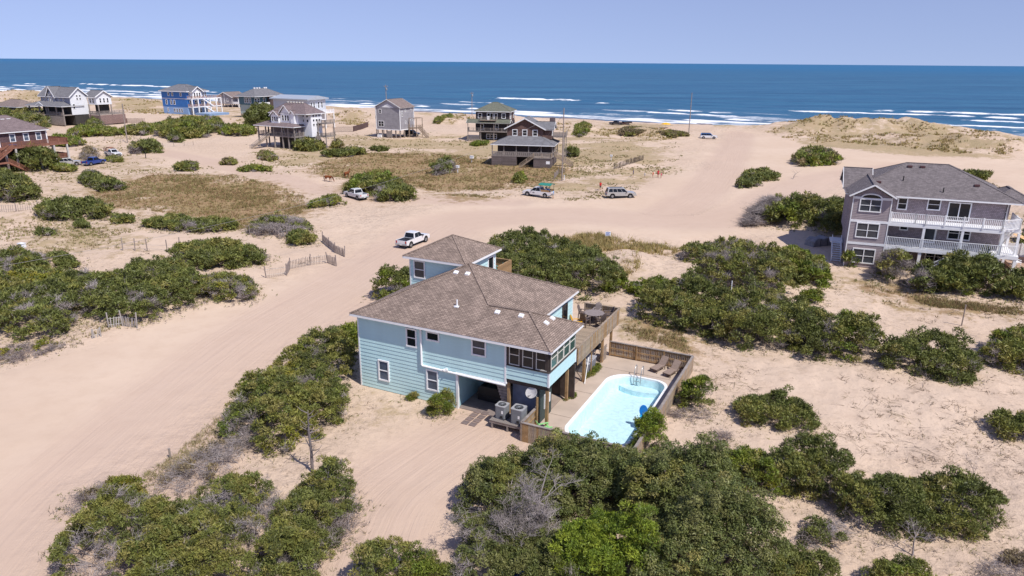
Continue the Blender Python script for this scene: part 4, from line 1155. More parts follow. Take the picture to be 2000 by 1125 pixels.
    t = mh_thing('deck_table', 14.45, 13.75, zt, 0, 'round grey slatted dining table at the far end of the deck', 'table')
    tops = MB()
    for k in range(-5, 6):
        w = math.sqrt(max(.02, .85 ** 2 - (k * .155) ** 2)); tops.box(k * .155 - .07, k * .155 + .07, -w, w, .86, .9)
    tops.build('tabletop', slate, t)
    for a in range(4):
        q = math.pi / 4 + a * math.pi / 2; MB().bar((.25 * math.cos(q), .25 * math.sin(q), .86), (.5 * math.cos(q), .5 * math.sin(q), 0), .08, .08).build('leg', poly, t)
    proto = None
    def tall_chair(x, y, rz, m, lab, name='deck_chair', h=.62, back=.75, grp='chairs round the deck table', z=zt):
        c = mh_thing(name, x, y, z, rz, lab, 'chair', grp)
        sb = MB()
        for k in range(5): sb.box(-.27, .27, -.27 + k * .11, -.17 + k * .11, h - .03, h)
        sb.build('seat', m, c)
        bk = MB()
        for k in range(5):
            x_ = -.22 + k * .11; hh = back - abs(k - 2) * .06
            bk.hexa([(x_ - .045, .27, h), (x_ + .045, .27, h), (x_ + .045, .3, h), (x_ - .045, .3, h), (x_ - .045, .27 + hh * .33, h + hh), (x_ + .045, .27 + hh * .33, h + hh), (x_ + .045, .3 + hh * .33, h + hh), (x_ - .045, .3 + hh * .33, h + hh)])
        bk.build('backrest', m, c)
        for sx in (-.29, .29):
            MB().box(sx - .03, sx + .03, -.3, -.22, 0, h + .24).build('leg', m, c); MB().bar((sx, .3, h + .24), (sx, .38, 0), .06, .07).build('leg', m, c)
            MB().box(sx - .06, sx + .06, -.34, .34, h + .24, h + .275).build('armrest', m, c)
        MB().box(-.26, .26, -.28, -.24, .2, .25).build('foot_rail', m, c)
        return c
    tall_chair(14.3, 14.85, 0, slate, 'pale grey high chair at the deck table, backed to the rear railing')
    tall_chair(15.45, 14.5, -1.0, poly, 'dark brown high chair at the deck table, backed to the outer corner')
    tall_chair(13.4, 13.9, 1.6, poly, 'dark brown high chair between the deck table and house wall')
    tall_chair(14.1, 12.55, 2.9, poly, 'dark brown high chair on the near side of the deck table')
    tall_chair(15.35, 12.9, -2.2, poly, 'dark brown high chair between the deck table and outer railing')
    def adirondack(x, y, z, rz, m, lab):
        c = mh_thing('adirondack_chair', x, y, z, rz, lab, 'chair')
        s = MB()
        for k in range(6): s.hexa([(-.27, -.4 + k * .12, .36 - k * .028), (.27, -.4 + k * .12, .36 - k * .028), (.27, -.3 + k * .12, .335 - k * .028), (-.27, -.3 + k * .12, .335 - k * .028), (-.27, -.4 + k * .12, .385 - k * .028), (.27, -.4 + k * .12, .385 - k * .028), (.27, -.3 + k * .12, .36 - k * .028), (-.27, -.3 + k * .12, .36 - k * .028)])
        s.build('seat', m, c)
        b = MB()
        for k in range(5):
            x_ = (k - 2) * .115; hh = .85 - abs(k - 2) * .07
            b.bar((x_, .28, .2), (x_ * 1.25, .28 + hh * .42, .2 + hh), .1, .025, up=(0, 1, 0))
        b.build('backrest', m, c)
        for sx in (-.33, .33):
            MB().box(sx - .07, sx + .07, -.42, .36, .55, .58).build('armrest', m, c)
            MB().box(sx - .03, sx + .03, -.38, -.28, 0, .55).build('leg', m, c); MB().bar((sx, -.3, .3), (sx, .7, .03), .04, .12).build('leg', m, c)
        return c
    adirondack(13.55, 12.15, zt, 1.9, mat('yellow_plastic', (.75, .40, .012), .45, .03), 'bright yellow slatted garden chair on the deck by the house')
    adirondack(5.1, 13.6, 6.41, -1.6, mat('teal_plastic', (.02, .42, .42), .45, .03), 'turquoise slatted chair on the small upper balcony')
    adirondack(16.15, -.55, .07, 2.4, mat('lime_plastic', (.30, .62, .25), .45, .03), 'pale lime green chair in the near corner of the pool fence')
make_props()
# ------------------------------------------------------------------ grey-mauve house with white decks, on the right
MAUVE = course_mat('mauve_shakes', (.335, .28, .29), (.16, .125, .135), .22, .19, var=.18, mortar=.014, bump=.5)
MAUVE_S = mat('mauve_siding', (.365, .305, .31), .8, .1, 1.5, .2, 60)
ROOF_G = course_mat('grey_shingles', (.195, .168, .168), (.085, .075, .075), .35, .16, var=.22, mortar=.018, bump=.5)
RH = House('mauve_house', flat(1647, 519), -21, 'large grey mauve house with stacked white decks', 0.0)
def right_house():
    h = RH
    # left wing, three floors, lapped boards in front
    w = h.box('wing_wall', MAUVE, 0, 4.3, .03, 9.5, -.8, 9.15)
    boards(h, 'siding_board', MAUVE_S, .1, 4.2, .1, 2.9, .03, 'F', .2, w); boards(h, 'siding_board', MAUVE_S, .1, 4.2, 3.3, 5.75, .03, 'F', .2, w); boards(h, 'siding_board', MAUVE_S, .1, 4.2, 6.1, 8.7, .03, 'F', .2, w)
    for x in (0, 4.3): h.box('corner_trim', WHITE, x - .06, x + .06, -.04, .1, -.5, 9.1)
    for z in (2.95, 5.8): h.box('band_board', WHITE, .062, 4.24, -.045, .08, z, z + .3)
    h.box('band_board', WHITE, .062, 4.24, -.045, .08, 8.72, 9.0)
    for z0, ht in ((.55, 1.95), (3.85, 1.95)): window(h, 'F', .0, .78, z0, 2.65, ht, .13, 2, 1, None, GLASS_B, deep=.09)
    window(h, 'F', .0, .75, 7.15, 2.5, 1.65, .13, 2, 1, None, GLASS_B, deep=.09)
    arch = MB()
    po = [(2.0 + 1.25 * math.cos(math.radians(a)), 8.85 + .62 * math.sin(math.radians(a))) for a in range(0, 181, 15)]
    pi_ = [(2.0 + 1.05 * math.cos(math.radians(a)), 8.9 + .42 * math.sin(math.radians(a))) for a in range(0, 181, 15)]
    for k in range(12):
        a, b, c, d = po[k], po[k + 1], pi_[k + 1], pi_[k]
        arch.hexa([(*a[:1], -.10, a[1]), (b[0], -.10, b[1]), (c[0], -.10, c[1]), (d[0], -.10, d[1]), (a[0], 0.03, a[1]), (b[0], 0.03, b[1]), (c[0], 0.03, c[1]), (d[0], 0.03, d[1])])
    ar = h.mb('arch_window', WHITE, arch)
    MB().prism(pi_, 'y', -.05, .0).build('pane', GLASS, ar)
    gable_wall(h, .02, 4.28, -.01, 9.05, 1.3, MAUVE, 'F', .1); gable_wall(h, 6.3, 13.7, .0, 9.05, 2.0, MAUVE, 'L', .1)
    h.box('side_wall', MAUVE, -.01, 2.0, 6.3, 13.7, 3.0, 9.06)
    # main block
    h.box('wall', MAUVE, 4.31, 17.0, 3.0, 15.0, -.5, 8.98)
    h.box('bay_wall', MAUVE, 15.6, 17.6, 3.8, 6.8, 6.0, 8.97)
    # roofs
    r = hip(h, -.8, 18.6, 2.3, 16.8, 9.0, 3.35, ROOF_G, 'roof')
    # bring the ridge to the left half, as in the photograph: second, lower hip on the right is part of the same roof
    hip(h, -.55, 4.75, -.55, 9.0, 9.16, 1.5, ROOF_G, 'wing_roof', gable='y')
    hip(h, -.95, 2.6, 6.0, 14.0, 9.1, 2.2, ROOF_G, 'side_roof', gable='x')
    hip(h, 15.4, 20.3, 3.4, 10.4, 8.95, 1.3, ROOF_G, 'corner_roof')
    rv = MB().box(-.28, .28, -.2, .2, 0, .22).mesh('roof_vent', mat('vent_maroon', (.10, .045, .045), .7))
    p0, n0 = (0, 2.3, 9.0), Vector((0, -3.35 / 7.25, 1)).normalized()
    for u, v in ((1777, 326.5), (1802, 327.5), (1908, 364), (1716, 357)):
        link('roof_vent', rv, r, loc=h.onplane(u, v, p0, n0))
    for u, v in ((1764, 353), (1842, 376)):
        q = h.onplane(u, v, p0, n0); MB().tube([q, q + Vector((0, 0, .6))], .07, 8).build('vent_pipe', BLACK, r)
    # windows and doors, top floor
    for x, z, ww, hh, c in ((5.3, 7.2, 1.15, 1.55, 1), (8.6, 7.4, 1.5, 1.45, 1), (16.1, 6.5, 1.3, 2.2, 1)):
        window(h, 'F', 3.0 if x < 14 else 3.78, x, z, ww, hh, .13, c, 1, None, GLASS, deep=.09)
    window(h, 'F', 3.0, 10.9, 6.25, 2.5, 2.35, .14, 2, 0, None, GLASS, name='sliding_door', deep=.09)
    window(h, 'R', 17.62, 4.3, 6.7, 1.3, 2.0, .13, 1, 1, None, GLASS, deep=.09)
    # middle floor
    window(h, 'F', 3.0, 6.0, 4.6, 1.0, 1.1, .12, 1, 0, None, GLASS)
    window(h, 'F', 3.0, 8.6, 3.25, 1.6, 2.3, .2, 1, 0, None, GLASS_B, name='porch_door')
    window(h, 'F', 3.0, 11.4, 3.9, 2.5, 1.7, .14, 2, 1, None, GLASS)
    # ground floor
    window(h, 'F', 3.0, 9.4, .8, 2.2, 1.5, .14, 2, 1, None, GLASS); window(h, 'F', 3.0, 14.3, .8, 1.1, 1.5, .14, 1, 1, None, GLASS)
    # decks
    h.box('upper_deck', WHITE, 4.37, 16.6, .0, 2.96, 5.65, 6.05); h.box('upper_deck_corner', WHITE, 16.602, 18.6, 1.5, 5.5, 5.66, 6.04)
    h.box('lower_deck', WHITE, 4.37, 16.7, -.05, 2.96, 2.6, 3.05); h.box('lower_deck_corner', WHITE, 16.702, 18.6, .3, 8.0, 2.61, 3.04)
    railing(h, [(4.5, .1, 6.05), (7.2, .1, 6.05), (8.3, .0, 6.05), (16.3, .0, 6.05), (18.4, 1.5, 6.05), (18.4, 5.4, 6.05)], 1.25, .16, .19, .07)
    railing(h, [(4.5, .05, 3.05), (8.3, .05, 3.05), (16.6, .05, 3.05), (18.4, .6, 3.05)], 1.2, .1, .19, .06, pstep=4.1)
    for x in (8.3, 12.4, 16.5):
        h.box('deck_post', WHITE, x - .14, x + .14, .02, .3, 3.05, 5.64)
        h.box('deck_post', WHITE, x - .17, x + .17, .05, .39, -.5, 2.6)
    h.box('deck_post', WHITE, 18.25, 18.5, 1.0, 1.25, 3.05, 5.64); h.box('deck_post', WHITE, 18.25, 18.52, 5.0, 5.25, -.5, 5.64); h.box('deck_post', WHITE, 18.2, 18.5, .35, .65, -.5, 2.6)
    h.box('porch_ceiling', WHITE, 4.37, 16.6, .1, 2.9, 5.6, 5.645)
    stairs(h, (8.3, -1.9, 0), (12.6, -1.9, 2.6), 1.3, WHITE, rm=WHITE, name='front_stairs')
    stairs(h, (18.0, 7.5, 3.05), (18.0, 3.0, 5.9), 1.1, WHITE, rm=WHITE, name='deck_stairs')
    h.mb('porch_table', WHITE, MB().box(12.2, 13.4, .9, 1.9, 3.75, 3.8).box(12.7, 12.9, 1.3, 1.5, 3.05, 3.75))
    # left side: entry stair in the shade
    h.box('entry_landing', WHITE, -1.6, -.03, 5.5, 8.0, 1.7, 1.9)
    stairs(h, (-.85, 1.8, 0), (-.85, 5.5, 1.8), 1.1, WHITE, rm=WHITE, name='entry_stairs')
right_house()

def right_yard():
    h = RH
    wood = mat('tan_deck', (.42, .29, .21), .8, .15, 2)
    d = empty('pool_deck', h.w(19.2, 2.0, 0), h.a, 'tan timber pool deck with white pickets beside the mauve house', 'deck')
    MB().box(0, 9.0, 0, 8.0, .5, .9).build('floor', wood, d)
    MB().box(-.06, 9.0, -.06, -.01, -.4, .88).build('skirt', mat('deck_skirt', (.22, .13, .10), .8), d)
    f = MB(); b = MB()
    for k in range(5): f.box(k * 2.2 - .08, k * 2.2 + .08, -.75, -.59, -.4, 1.15)
    f.box(0, 9, -.72, -.64, 1.0, 1.1).box(0, 9, -.7, -.66, .0, .08)
    fo = f.build('low_fence', WHITE, d)
    for k in range(50): b.box(k * .18 - .045, k * .18 + .045, -.7, -.66, -.1, 1.0)
    o = b.build('pickets', WHITE, fo); o['kind'] = 'stuff'
    bf = MB()
    for k in range(5): bf.box(k * 2.2 - .07, k * 2.2 + .07, 8.1, 8.24, -.4, 2.7)
    bo = bf.build('back_fence', WHITE, d)
    for k in range(4): MB().box(k * 2.2 + .07, k * 2.2 + 2.13, 8.15, 8.19, .3, 2.6).build('panel', WHITE, bo)
    # shade sail
    s = empty('shade_sail', h.w(19.0, 5.6, 0), h.a, 'pale orange triangular shade sail stretched above the pool deck', 'shade sail')
    sm = mat('sail_cloth', (.72, .45, .22), .8, .05)
    m = MB(); A, B, C = Vector((.3, 2.6, 4.3)), Vector((6.0, -1.6, 2.2)), Vector((6.5, 4.5, 3.0))
    n = 8; P = {}
    for i in range(n + 1):
        for j in range(n + 1 - i):
            a, b_, c = i / n, j / n, 1 - i / n - j / n
            P[i, j] = A * a + B * b_ + C * c - Vector((0, 0, 1.5)) * a * b_ * c * 3 + (A + B + C) / 3 * 0
    for i in range(n):
        for j in range(n - i):
            m.poly([P[i, j], P[i + 1, j], P[i, j + 1]])
            if j < n - i - 1: m.poly([P[i + 1, j], P[i + 1, j + 1], P[i, j + 1]])
    so = m.build('cloth', sm, s, smooth=True)
    sol = so.modifiers.new('thickness', 'SOLIDIFY'); sol.thickness = .02
    for p in (B, C): MB().tube([(p.x, p.y, 0), tuple(p + Vector((0, 0, .1)))], .06, 8).build('post', WHITE, s)
    # white deck chair, small wire table, floats
    c = empty('deck_chair', h.w(19.9, 5.2, .9), h.a + .4, 'white plastic chair on the tan pool deck', 'chair')
    MB().box(-.35, .35, -.35, .35, .38, .46).build('seat', WHITE, c); MB().hexa([(-.35, .3, .46), (.35, .3, .46), (.35, .38, .46), (-.35, .38, .46), (-.35, .5, 1.1), (.35, .5, 1.1), (.35, .57, 1.1), (-.35, .57, 1.1)]).build('backrest', WHITE, c)
    for x in (-.3, .3):
        for y in (-.3, .3): MB().box(x - .03, x + .03, y - .03, y + .03, 0, .38).build('leg', WHITE, c)
        MB().box(x - .05, x + .05, -.35, .4, .62, .66).build('armrest', WHITE, c)
    t = empty('wire_table', h.w(21.2, 2.6, .9), h.a, 'thin framed pale table at the edge of the tan pool deck', 'table')
    MB().lathe([(.45, .7), (.45, .73)], 16).build('top', CREAM, t)
    for k in range(4): MB().tube([(.35 * math.cos(k * 1.571), .35 * math.sin(k * 1.571), .7), (.42 * math.cos(k * 1.571), .42 * math.sin(k * 1.571), 0)], .02, 6).build('leg', CREAM, t)
    for x, y, cl, lab in ((23.2, 3.2, (.85, .05, .28), 'hot pink ring float on the tan pool deck'), (23.0, 4.6, (.12, .5, .75), 'light blue ring float on the tan pool deck')):
        q = empty('ring_float', h.w(x, y, .9), h.a, lab, 'float')
        pr = [(.5 + .18 * math.cos(a * math.pi / 4), .18 + .18 * math.sin(a * math.pi / 4)) for a in range(9)]
        mm = MB(); mm.lathe(pr, 20); mm.f = mm.f[:-2]; mm.build('ring', mat('float_%s' % ('pink' if cl[0] > .5 else 'pale_blue'), cl, .4), q, smooth=True)
        MB().lathe([(.49, .1), (.49, .14)], 16).build('net', WHITE, q)
right_yard()
# ------------------------------------------------------------------ the other houses, nearest first
def posts(h, m, spots, z0, z1, w=.28, name='post'):
    me = MB().box(-w / 2, w / 2, -w / 2, w / 2, z0, z1).mesh(name, m)
    for x, y in spots: link(name, me, h.root, loc=(x, y, 0))

def win_row(h, side, pos, xs, z, w, ht, fr=.12, **k):
    for x in xs: window(h, side, pos, x, z, w, ht, fr, **k)

GREYB = course_mat('grey_lap', (.34, .325, .345), (.20, .19, .20), 6.0, .2, var=.06, mortar=.015, bump=.3)
ROOF_BR = course_mat('brown_grey_shingles', (.25, .195, .175), (.13, .10, .09), .4, .2, var=.15)
ROOF_MV = course_mat('mauve_shingles', (.215, .165, .165), (.12, .09, .09), .4, .2, var=.18)
ROOF_GR = course_mat('green_grey_shingles', (.165, .17, .13), (.09, .09, .07), .4, .2, var=.18)
ROOF_SL = course_mat('slate_grey_shingles', (.20, .195, .205), (.11, .11, .12), .4, .2, var=.12)

def shake_mat(name, c): return course_mat(name, c, tuple(x * .5 for x in c), .25, .2, var=.25, mortar=.012, bump=.4)

def grey_stilt_house():
    h = House('grey_stilt_house', flat(735.5, 267.8), -25, 'boxy grey house raised on rows of wooden stilts with a truck beneath')
    w = h.box('wall', GREYB, .2, 9.7, 0, 8.4, 2.85, 9.95)
    h.box('skirt_board', WHITE, .14, 9.76, -.05, 8.45, 2.6, 2.86)
    for x, y in ((.2, -.02), (9.7, -.02), (9.7, 8.4)): h.box('corner_trim', WHITE, x - .12, x + .12, y - .08, y + .12, 2.86, 9.9)
    gable_wall(h, .2, 9.7, .02, 9.9, 2.5, mat('pale_lavender_wall', (.42, .41, .45), .7, .05), 'F', .1)
    gable_wall(h, .2, 9.7, 8.38, 9.9, 2.5, GREYB, 'B', .1)
    gable_wall(h, 2.6, 7.3, -.06, 9.9, 1.2, WHITE, 'F', .08, 'pediment')
    hip(h, -.3, 10.2, -.4, 8.8, 9.98, 2.6, ROOF_BR, gable='y')
    posts(h, WOOD_OLD, [(x, y) for x in (.5, 2.3, 4.1, 5.9, 7.7, 9.4) for y in (.3, 2.9, 5.5, 8.1)], -.5, 2.65)
    window(h, 'F', 0, 1.4, 7.9, 1.1, 1.4, .14); window(h, 'F', 0, 1.0, 3.6, 2.3, 1.9, .14, cols=2)
    window(h, 'R', 9.7, 1.0, 7.0, .7, 1.9, .14); window(h, 'R', 9.7, 3.0, 8.4, .7, 1.0, .14); window(h, 'R', 9.7, 6.2, 9.0, 1.4, .5, .12, rails=0)
    window(h, 'R', 9.7, 3.0, 4.6, .6, 1.0, .12); window(h, 'R', 9.7, 6.2, 5.3, 1.4, .6, .12, rails=0)
    d = h.box('side_deck', WOOD, 9.9, 13.2, 4.6, 8.4, 3.0, 3.2); railing(h, [(9.9, 4.6, 3.2), (13.2, 4.6, 3.2), (13.2, 8.4, 3.2)], 1.0, .1, .3, .04, WOOD)
    posts(h, WOOD, [(10.2, 4.7), (13.1, 4.7), (13.1, 8.3)], -.5, 6.4, .18)
    h.mb('pergola', WOOD, MB().box(10, 13.2, 4.6, 4.75, 6.3, 6.45).box(10, 13.2, 8.2, 8.35, 6.3, 6.45).box(13.05, 13.2, 4.75, 8.2, 6.31, 6.44))
    stairs(h, (16.4, 6.2, 0), (13.2, 6.2, 3.1), 1.2, WOOD, rail=True)
    h.box('balcony', WOOD, -2.2, .1, 3.0, 7.5, 5.6, 5.8); railing(h, [(-2.2, 7.5, 5.8), (-2.2, 3.0, 5.8), (.1, 3.0, 5.8)], 1.0, .1, .3, .04, WOOD); posts(h, WOOD, [(-2.1, 3.1), (-2.1, 7.4)], -.5, 9.0, .18)
    MB().box(4.6, 6.6, -.35, -.25, .2, 2.3).build('lattice_panel', WOOD_OLD, h.root); h.box('storage_chest', WHITE, .6, 2.1, -.4, .2, 0, .9)
    return h

def brown_skirt_house():
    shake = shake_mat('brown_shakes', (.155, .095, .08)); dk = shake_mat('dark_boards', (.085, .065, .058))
    gb = course_mat('weathered_boards', (.155, .125, .12), (.06, .05, .05), 5, .25, var=.2)
    h = House('brown_skirt_roof_house', flat(960, 322.7), -10, 'brown gabled house with a wide grey skirt roof over dark porches')
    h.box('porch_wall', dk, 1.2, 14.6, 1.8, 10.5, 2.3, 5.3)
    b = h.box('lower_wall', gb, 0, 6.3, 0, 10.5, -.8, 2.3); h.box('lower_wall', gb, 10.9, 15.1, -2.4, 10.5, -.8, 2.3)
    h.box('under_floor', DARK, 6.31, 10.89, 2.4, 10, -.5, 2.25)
    h.box('porch_floor', WOOD_OLD, 0, 15.4, 0, 10.6, 2.31, 2.5); h.box('deck_floor', WOOD_OLD, 10.8, 15.2, -2.5, -.01, 2.32, 2.5)
    posts(h, WOOD_OLD, [(x, .1) for x in (.15, 3.1, 6.2, 9.3, 12.4, 15.2)] + [(15.2, y) for y in (3.5, 7, 10.4)], 2.5, 5.2, .2)
    pr = MB().box(0, 15.3, -.04, .04, 3.35, 3.5).box(15.26, 15.34, .05, 10.4, 3.35, 3.5)
    po = h.mb('porch_rail', WOOD_OLD, pr)
    sc = MB()
    for k in range(30): sc.box(.2 + k * .5, .55 + k * .5, -.02, .02, 2.5, 3.35)
    sc.build('boards', WOOD_OLD, po)['kind'] = 'stuff'
    hip(h, -.2, 15.8, -.5, 11.2, 5.25, 2.6, ROOF_SL, 'skirt_roof')
    h.box('upper_wall', shake, 3.3, 12.3, 3.5, 9.5, 6.3, 8.8); gable_wall(h, 3.3, 12.3, 3.52, 8.75, 2.4, shake, 'F', .1)
    hip(h, 2.6, 13.0, 2.9, 10.2, 8.8, 2.65, ROOF_SL, 'upper_roof', gable='y', fascia=.28)
    h.box('side_wall', shake, 12.3, 14.3, 5.0, 9.2, 6.2, 8.7); hip(h, 8.0, 15.0, 4.4, 9.8, 8.7, 1.7, ROOF_SL, 'side_roof', gable='x')
    gable_wall(h, 5.0, 9.2, 14.29, 8.65, 1.4, shake, 'R', .1)
    win_row(h, 'F', 3.5, (4.6, 7.1, 9.7), 7.0, 1.3, 1.6, .16)
    win_row(h, 'R', 14.3, (5.4, 6.6), 7.0, .8, 1.5, .12)
    h.box('roof_deck', WOOD_OLD, 14.4, 17.6, 6.0, 11.0, 6.6, 6.8); rr = railing(h, [(14.6, 6.0, 6.8), (17.6, 6.0, 6.8), (17.6, 11, 6.8)], 1.1, .12, .12, .1, WOOD_OLD)
    posts(h, WOOD_OLD, [(17.4, 6.2), (17.4, 10.8)], -.5, 6.6, .2)
    h.mb('chimney', shake_mat('chimney_shakes', (.16, .12, .12)), MB().box(13.3, 14.6, 8.4, 9.6, 8.5, 11.2))
    stairs(h, (7.4, -2.0, -.1), (10.8, -2.0, 2.45), 1.1, WOOD, rm=WOOD)
    stairs(h, (20.0, 2.5, 0), (15.5, 2.5, 2.5), 1.2, WOOD, rm=WOOD, name='side_stairs')
    railing(h, [(10.8, -1.4, 2.5), (10.8, -2.45, 2.5), (15.15, -2.45, 2.5), (15.15, -.1, 2.5)], .95, .14, .25, .05, WOOD)
    h.box('notice', WHITE, 14.0, 14.9, -2.44, -2.401, 1.0, 1.7)
    return h

def dark_green_roof_house():
    dk = shake_mat('dark_brown_shakes', (.06, .05, .055)); br = shake_mat('mid_brown_shakes', (.14, .085, .075))
    h = House('green_roof_house', flat(914.7, 273.3), -10, 'dark shingled house with a mossy green hipped roof')
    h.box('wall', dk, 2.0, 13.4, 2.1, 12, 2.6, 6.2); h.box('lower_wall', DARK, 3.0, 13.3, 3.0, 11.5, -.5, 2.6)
    h.box('upper_wall', dk, 2.1, 13.2, 2.2, 12, 6.3, 9.4); h.box('side_panel', br, 13.201, 13.26, 2.3, 11.9, 6.3, 9.35)
    hip(h, 1.4, 14.0, 1.5, 12.7, 9.4, 2.7, ROOF_GR)
    hip(h, -.6, 14.0, -.4, 4.0, 5.9, 1.0, ROOF_GR, 'porch_roof', gable='x')
    win_row(h, 'F', 2.2, (2.8, 10.7), 7.1, 1.4, 1.7, .18); window(h, 'F', 2.2, 5.8, 6.4, 2.2, 2.5, .18, cols=2, rails=0); window(h, 'F', 2.2, 8.3, 6.8, 1.1, 2.0, .16)
    win_row(h, 'R', 13.26, (3.2, 4.8, 9.5), 6.9, 1.1, 1.9, .16)
    h.box('top_deck', WOOD, 4.0, 9.3, -.4, 2.1, 6.55, 6.7); railing(h, [(4.0, 2, 6.7), (4.0, -.4, 6.7), (9.3, -.4, 6.7), (9.3, 2, 6.7)], 1.0, .12, .3, .05, WOOD_OLD)
    h.box('porch_deck', WOOD_OLD, -.3, 13.3, -.2, 2.1, 2.9, 3.1); railing(h, [(-.2, 2.0, 3.1), (-.2, -.1, 3.1), (13.2, -.1, 3.1)], 1.1, .12, .3, .06, WOOD_OLD)
    posts(h, WOOD_OLD, [(x, .0) for x in (-.1, 4.2, 8.6, 13.1)], -.5, 5.8, .2)
    win_row(h, 'F', 2.1, (3.6, 8.6), 3.4, 1.2, 2.0, .16); window(h, 'F', 3.0, 5.4, .4, 3.6, 1.7, .2, cols=3)
    h.box('low_deck', WOOD_OLD, -.2, 4.6, -1.4, -.25, .5, .7); railing(h, [(-.1, -.3, .7), (-.1, -1.3, .7), (4.5, -1.3, .7)], 1.1, .12, .2, .08, WOOD_OLD)
    h.box('vent_hood', WHITE, 6.2, 6.9, .6, 1.2, 6.72, 7.9)
    return h

def tower_house():
    wl = mat('lavender_white_siding', (.70, .70, .74), .6, .05, .5); tw = mat('white_tower', (.82, .82, .84), .6, .04, .5)
    h = House('purple_roof_house', flat(537.8, 288.9), -28, 'white beach house with purple brown roofs, wrap porch and square tower')
    h.box('porch_wall', mat('mauve_brown_wall', (.19, .15, .15), .8, .15), -3.0, 8.0, 1.8, 9.5, 3.6, 6.9)
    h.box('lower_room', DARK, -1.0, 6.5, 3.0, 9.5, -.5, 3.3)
    h.box('porch_deck', WOOD_OLD, -6.5, 8.2, -.1, 9.0, 3.32, 3.6)
    posts(h, WOOD_OLD, [(x, .05) for x in (-6.3, -3.3, 0, 3.3, 5.6, 8.0)] + [(-6.3, 4), (-6.3, 8.5), (8.0, 3.5)], -.6, 6.5, .3)
    railing(h, [(-6.4, 8.5, 3.6), (-6.4, 0, 3.6), (-3.2, 0, 3.6)], 1.05, .12, .25, .06, WOOD_OLD); railing(h, [(-1.0, 0, 3.6), (8.1, 0, 3.6), (8.1, 3.8, 3.6)], 1.05, .12, .25, .06, WOOD_OLD)
    hip(h, -7.3, 8.7, -.9, 10.0, 6.4, 2.1, ROOF_MV, 'porch_roof')
    h.box('upper_wall', wl, -2.6, 8.0, 2.0, 9.0, 7.0, 10.0)
    hip(h, -3.2, 11.6, 1.4, 9.6, 10.0, 2.9, ROOF_MV)
    # gabled dormers
    for x0, x1, y, z, r in ((-1.6, 1.4, .9, 9.2, 1.5), (1.6, 5.4, 1.5, 10.0, 2.3)):
        h.box('dormer_wall', tw, x0, x1, y, 4, 7.1, z); gable_wall(h, x0, x1, y + .01, z - .03, r * .95, tw, 'F', .08); hip(h, x0 - .35, x1 + .35, y - .4, 5.5, z, r, ROOF_MV, 'dormer_roof', gable='y')
    win_row(h, 'F', .9, (-1.3, -.4, .5), 7.5, .75, 1.5, .1); window(h, 'F', .9, -.35, 9.4, .6, .8, .1); win_row(h, 'F', 1.5, (2.2, 3.2, 4.2), 7.8, .8, 1.7, .1)
    h.box('dormer_wall', tw, 5.8, 7.2, 1.2, 4, 7.1, 9.9); gable_wall(h, 5.8, 7.2, 1.21, 9.88, .9, tw, 'F', .08); hip(h, 5.55, 7.45, .9, 5, 9.9, 1.0, ROOF_MV, 'dormer_roof', gable='y')
    # corner tower with square windows
    t = h.box('tower', tw, 7.0, 11.0, 4.0, 8.4, 3.4, 10.3)
    for r in range(2):
        for c in range(2): window(h, 'F', 4.0, 7.6 + c * 1.6, 7.5 + r * 1.3, .85, .85, .12, rails=0)
    for r in range(3):
        for c in range(3): window(h, 'R', 11.0, 4.6 + c * 1.2, 6.4 + r * 1.25, .75, .8, .1, rails=0)
    window(h, 'R', 11.0, 5.8, 4.1, .75, .75, .1, rails=0)
    h.box('tower_base', GREYB, 7.6, 10.6, 4.4, 8.0, -.6, 3.4)
    h.box('rear_deck', WOOD_OLD, 11.05, 14.4, 6.0, 10.0, 3.3, 3.5); railing(h, [(11.1, 6.0, 3.5), (14.4, 6.0, 3.5), (14.4, 10, 3.5)], 1.0, .12, .25, .07, WOOD_OLD); posts(h, WOOD_OLD, [(14.2, 6.2), (14.2, 9.8), (11.4, 6.2)], -.6, 7.2, .22)
    h.box('rear_deck_upper', WOOD_OLD, 11.05, 14.4, 6.4, 10.0, 7.0, 7.2); railing(h, [(11.1, 6.4, 7.2), (14.4, 6.4, 7.2), (14.4, 10, 7.2)], 1.0, .12, .25, .07, WOOD_OLD)
    stairs(h, (12.0, 2.6, 0), (12.0, 6.0, 3.4), 1.1, WOOD_OLD)
    stairs(h, (-4.6, -5.0, -.2), (-2.1, -.1, 3.5), 1.7, WOOD, rm=WOOD_OLD, name='front_stairs')
    vb = MB().box(-.2, .2, -.2, .2, 0, .35).mesh('roof_vent', CREAM)
    rf = [o for o in h.root.children if o.name.startswith('roof')][0]
    for k in range(6): link('roof_vent', vb, rf, loc=(1.3 + k * 1.15, 5.2, 12.75))
    win_row(h, 'F', 1.8, (1.2, 6.0), 4.0, 1.1, 2.1, .12)
    return h

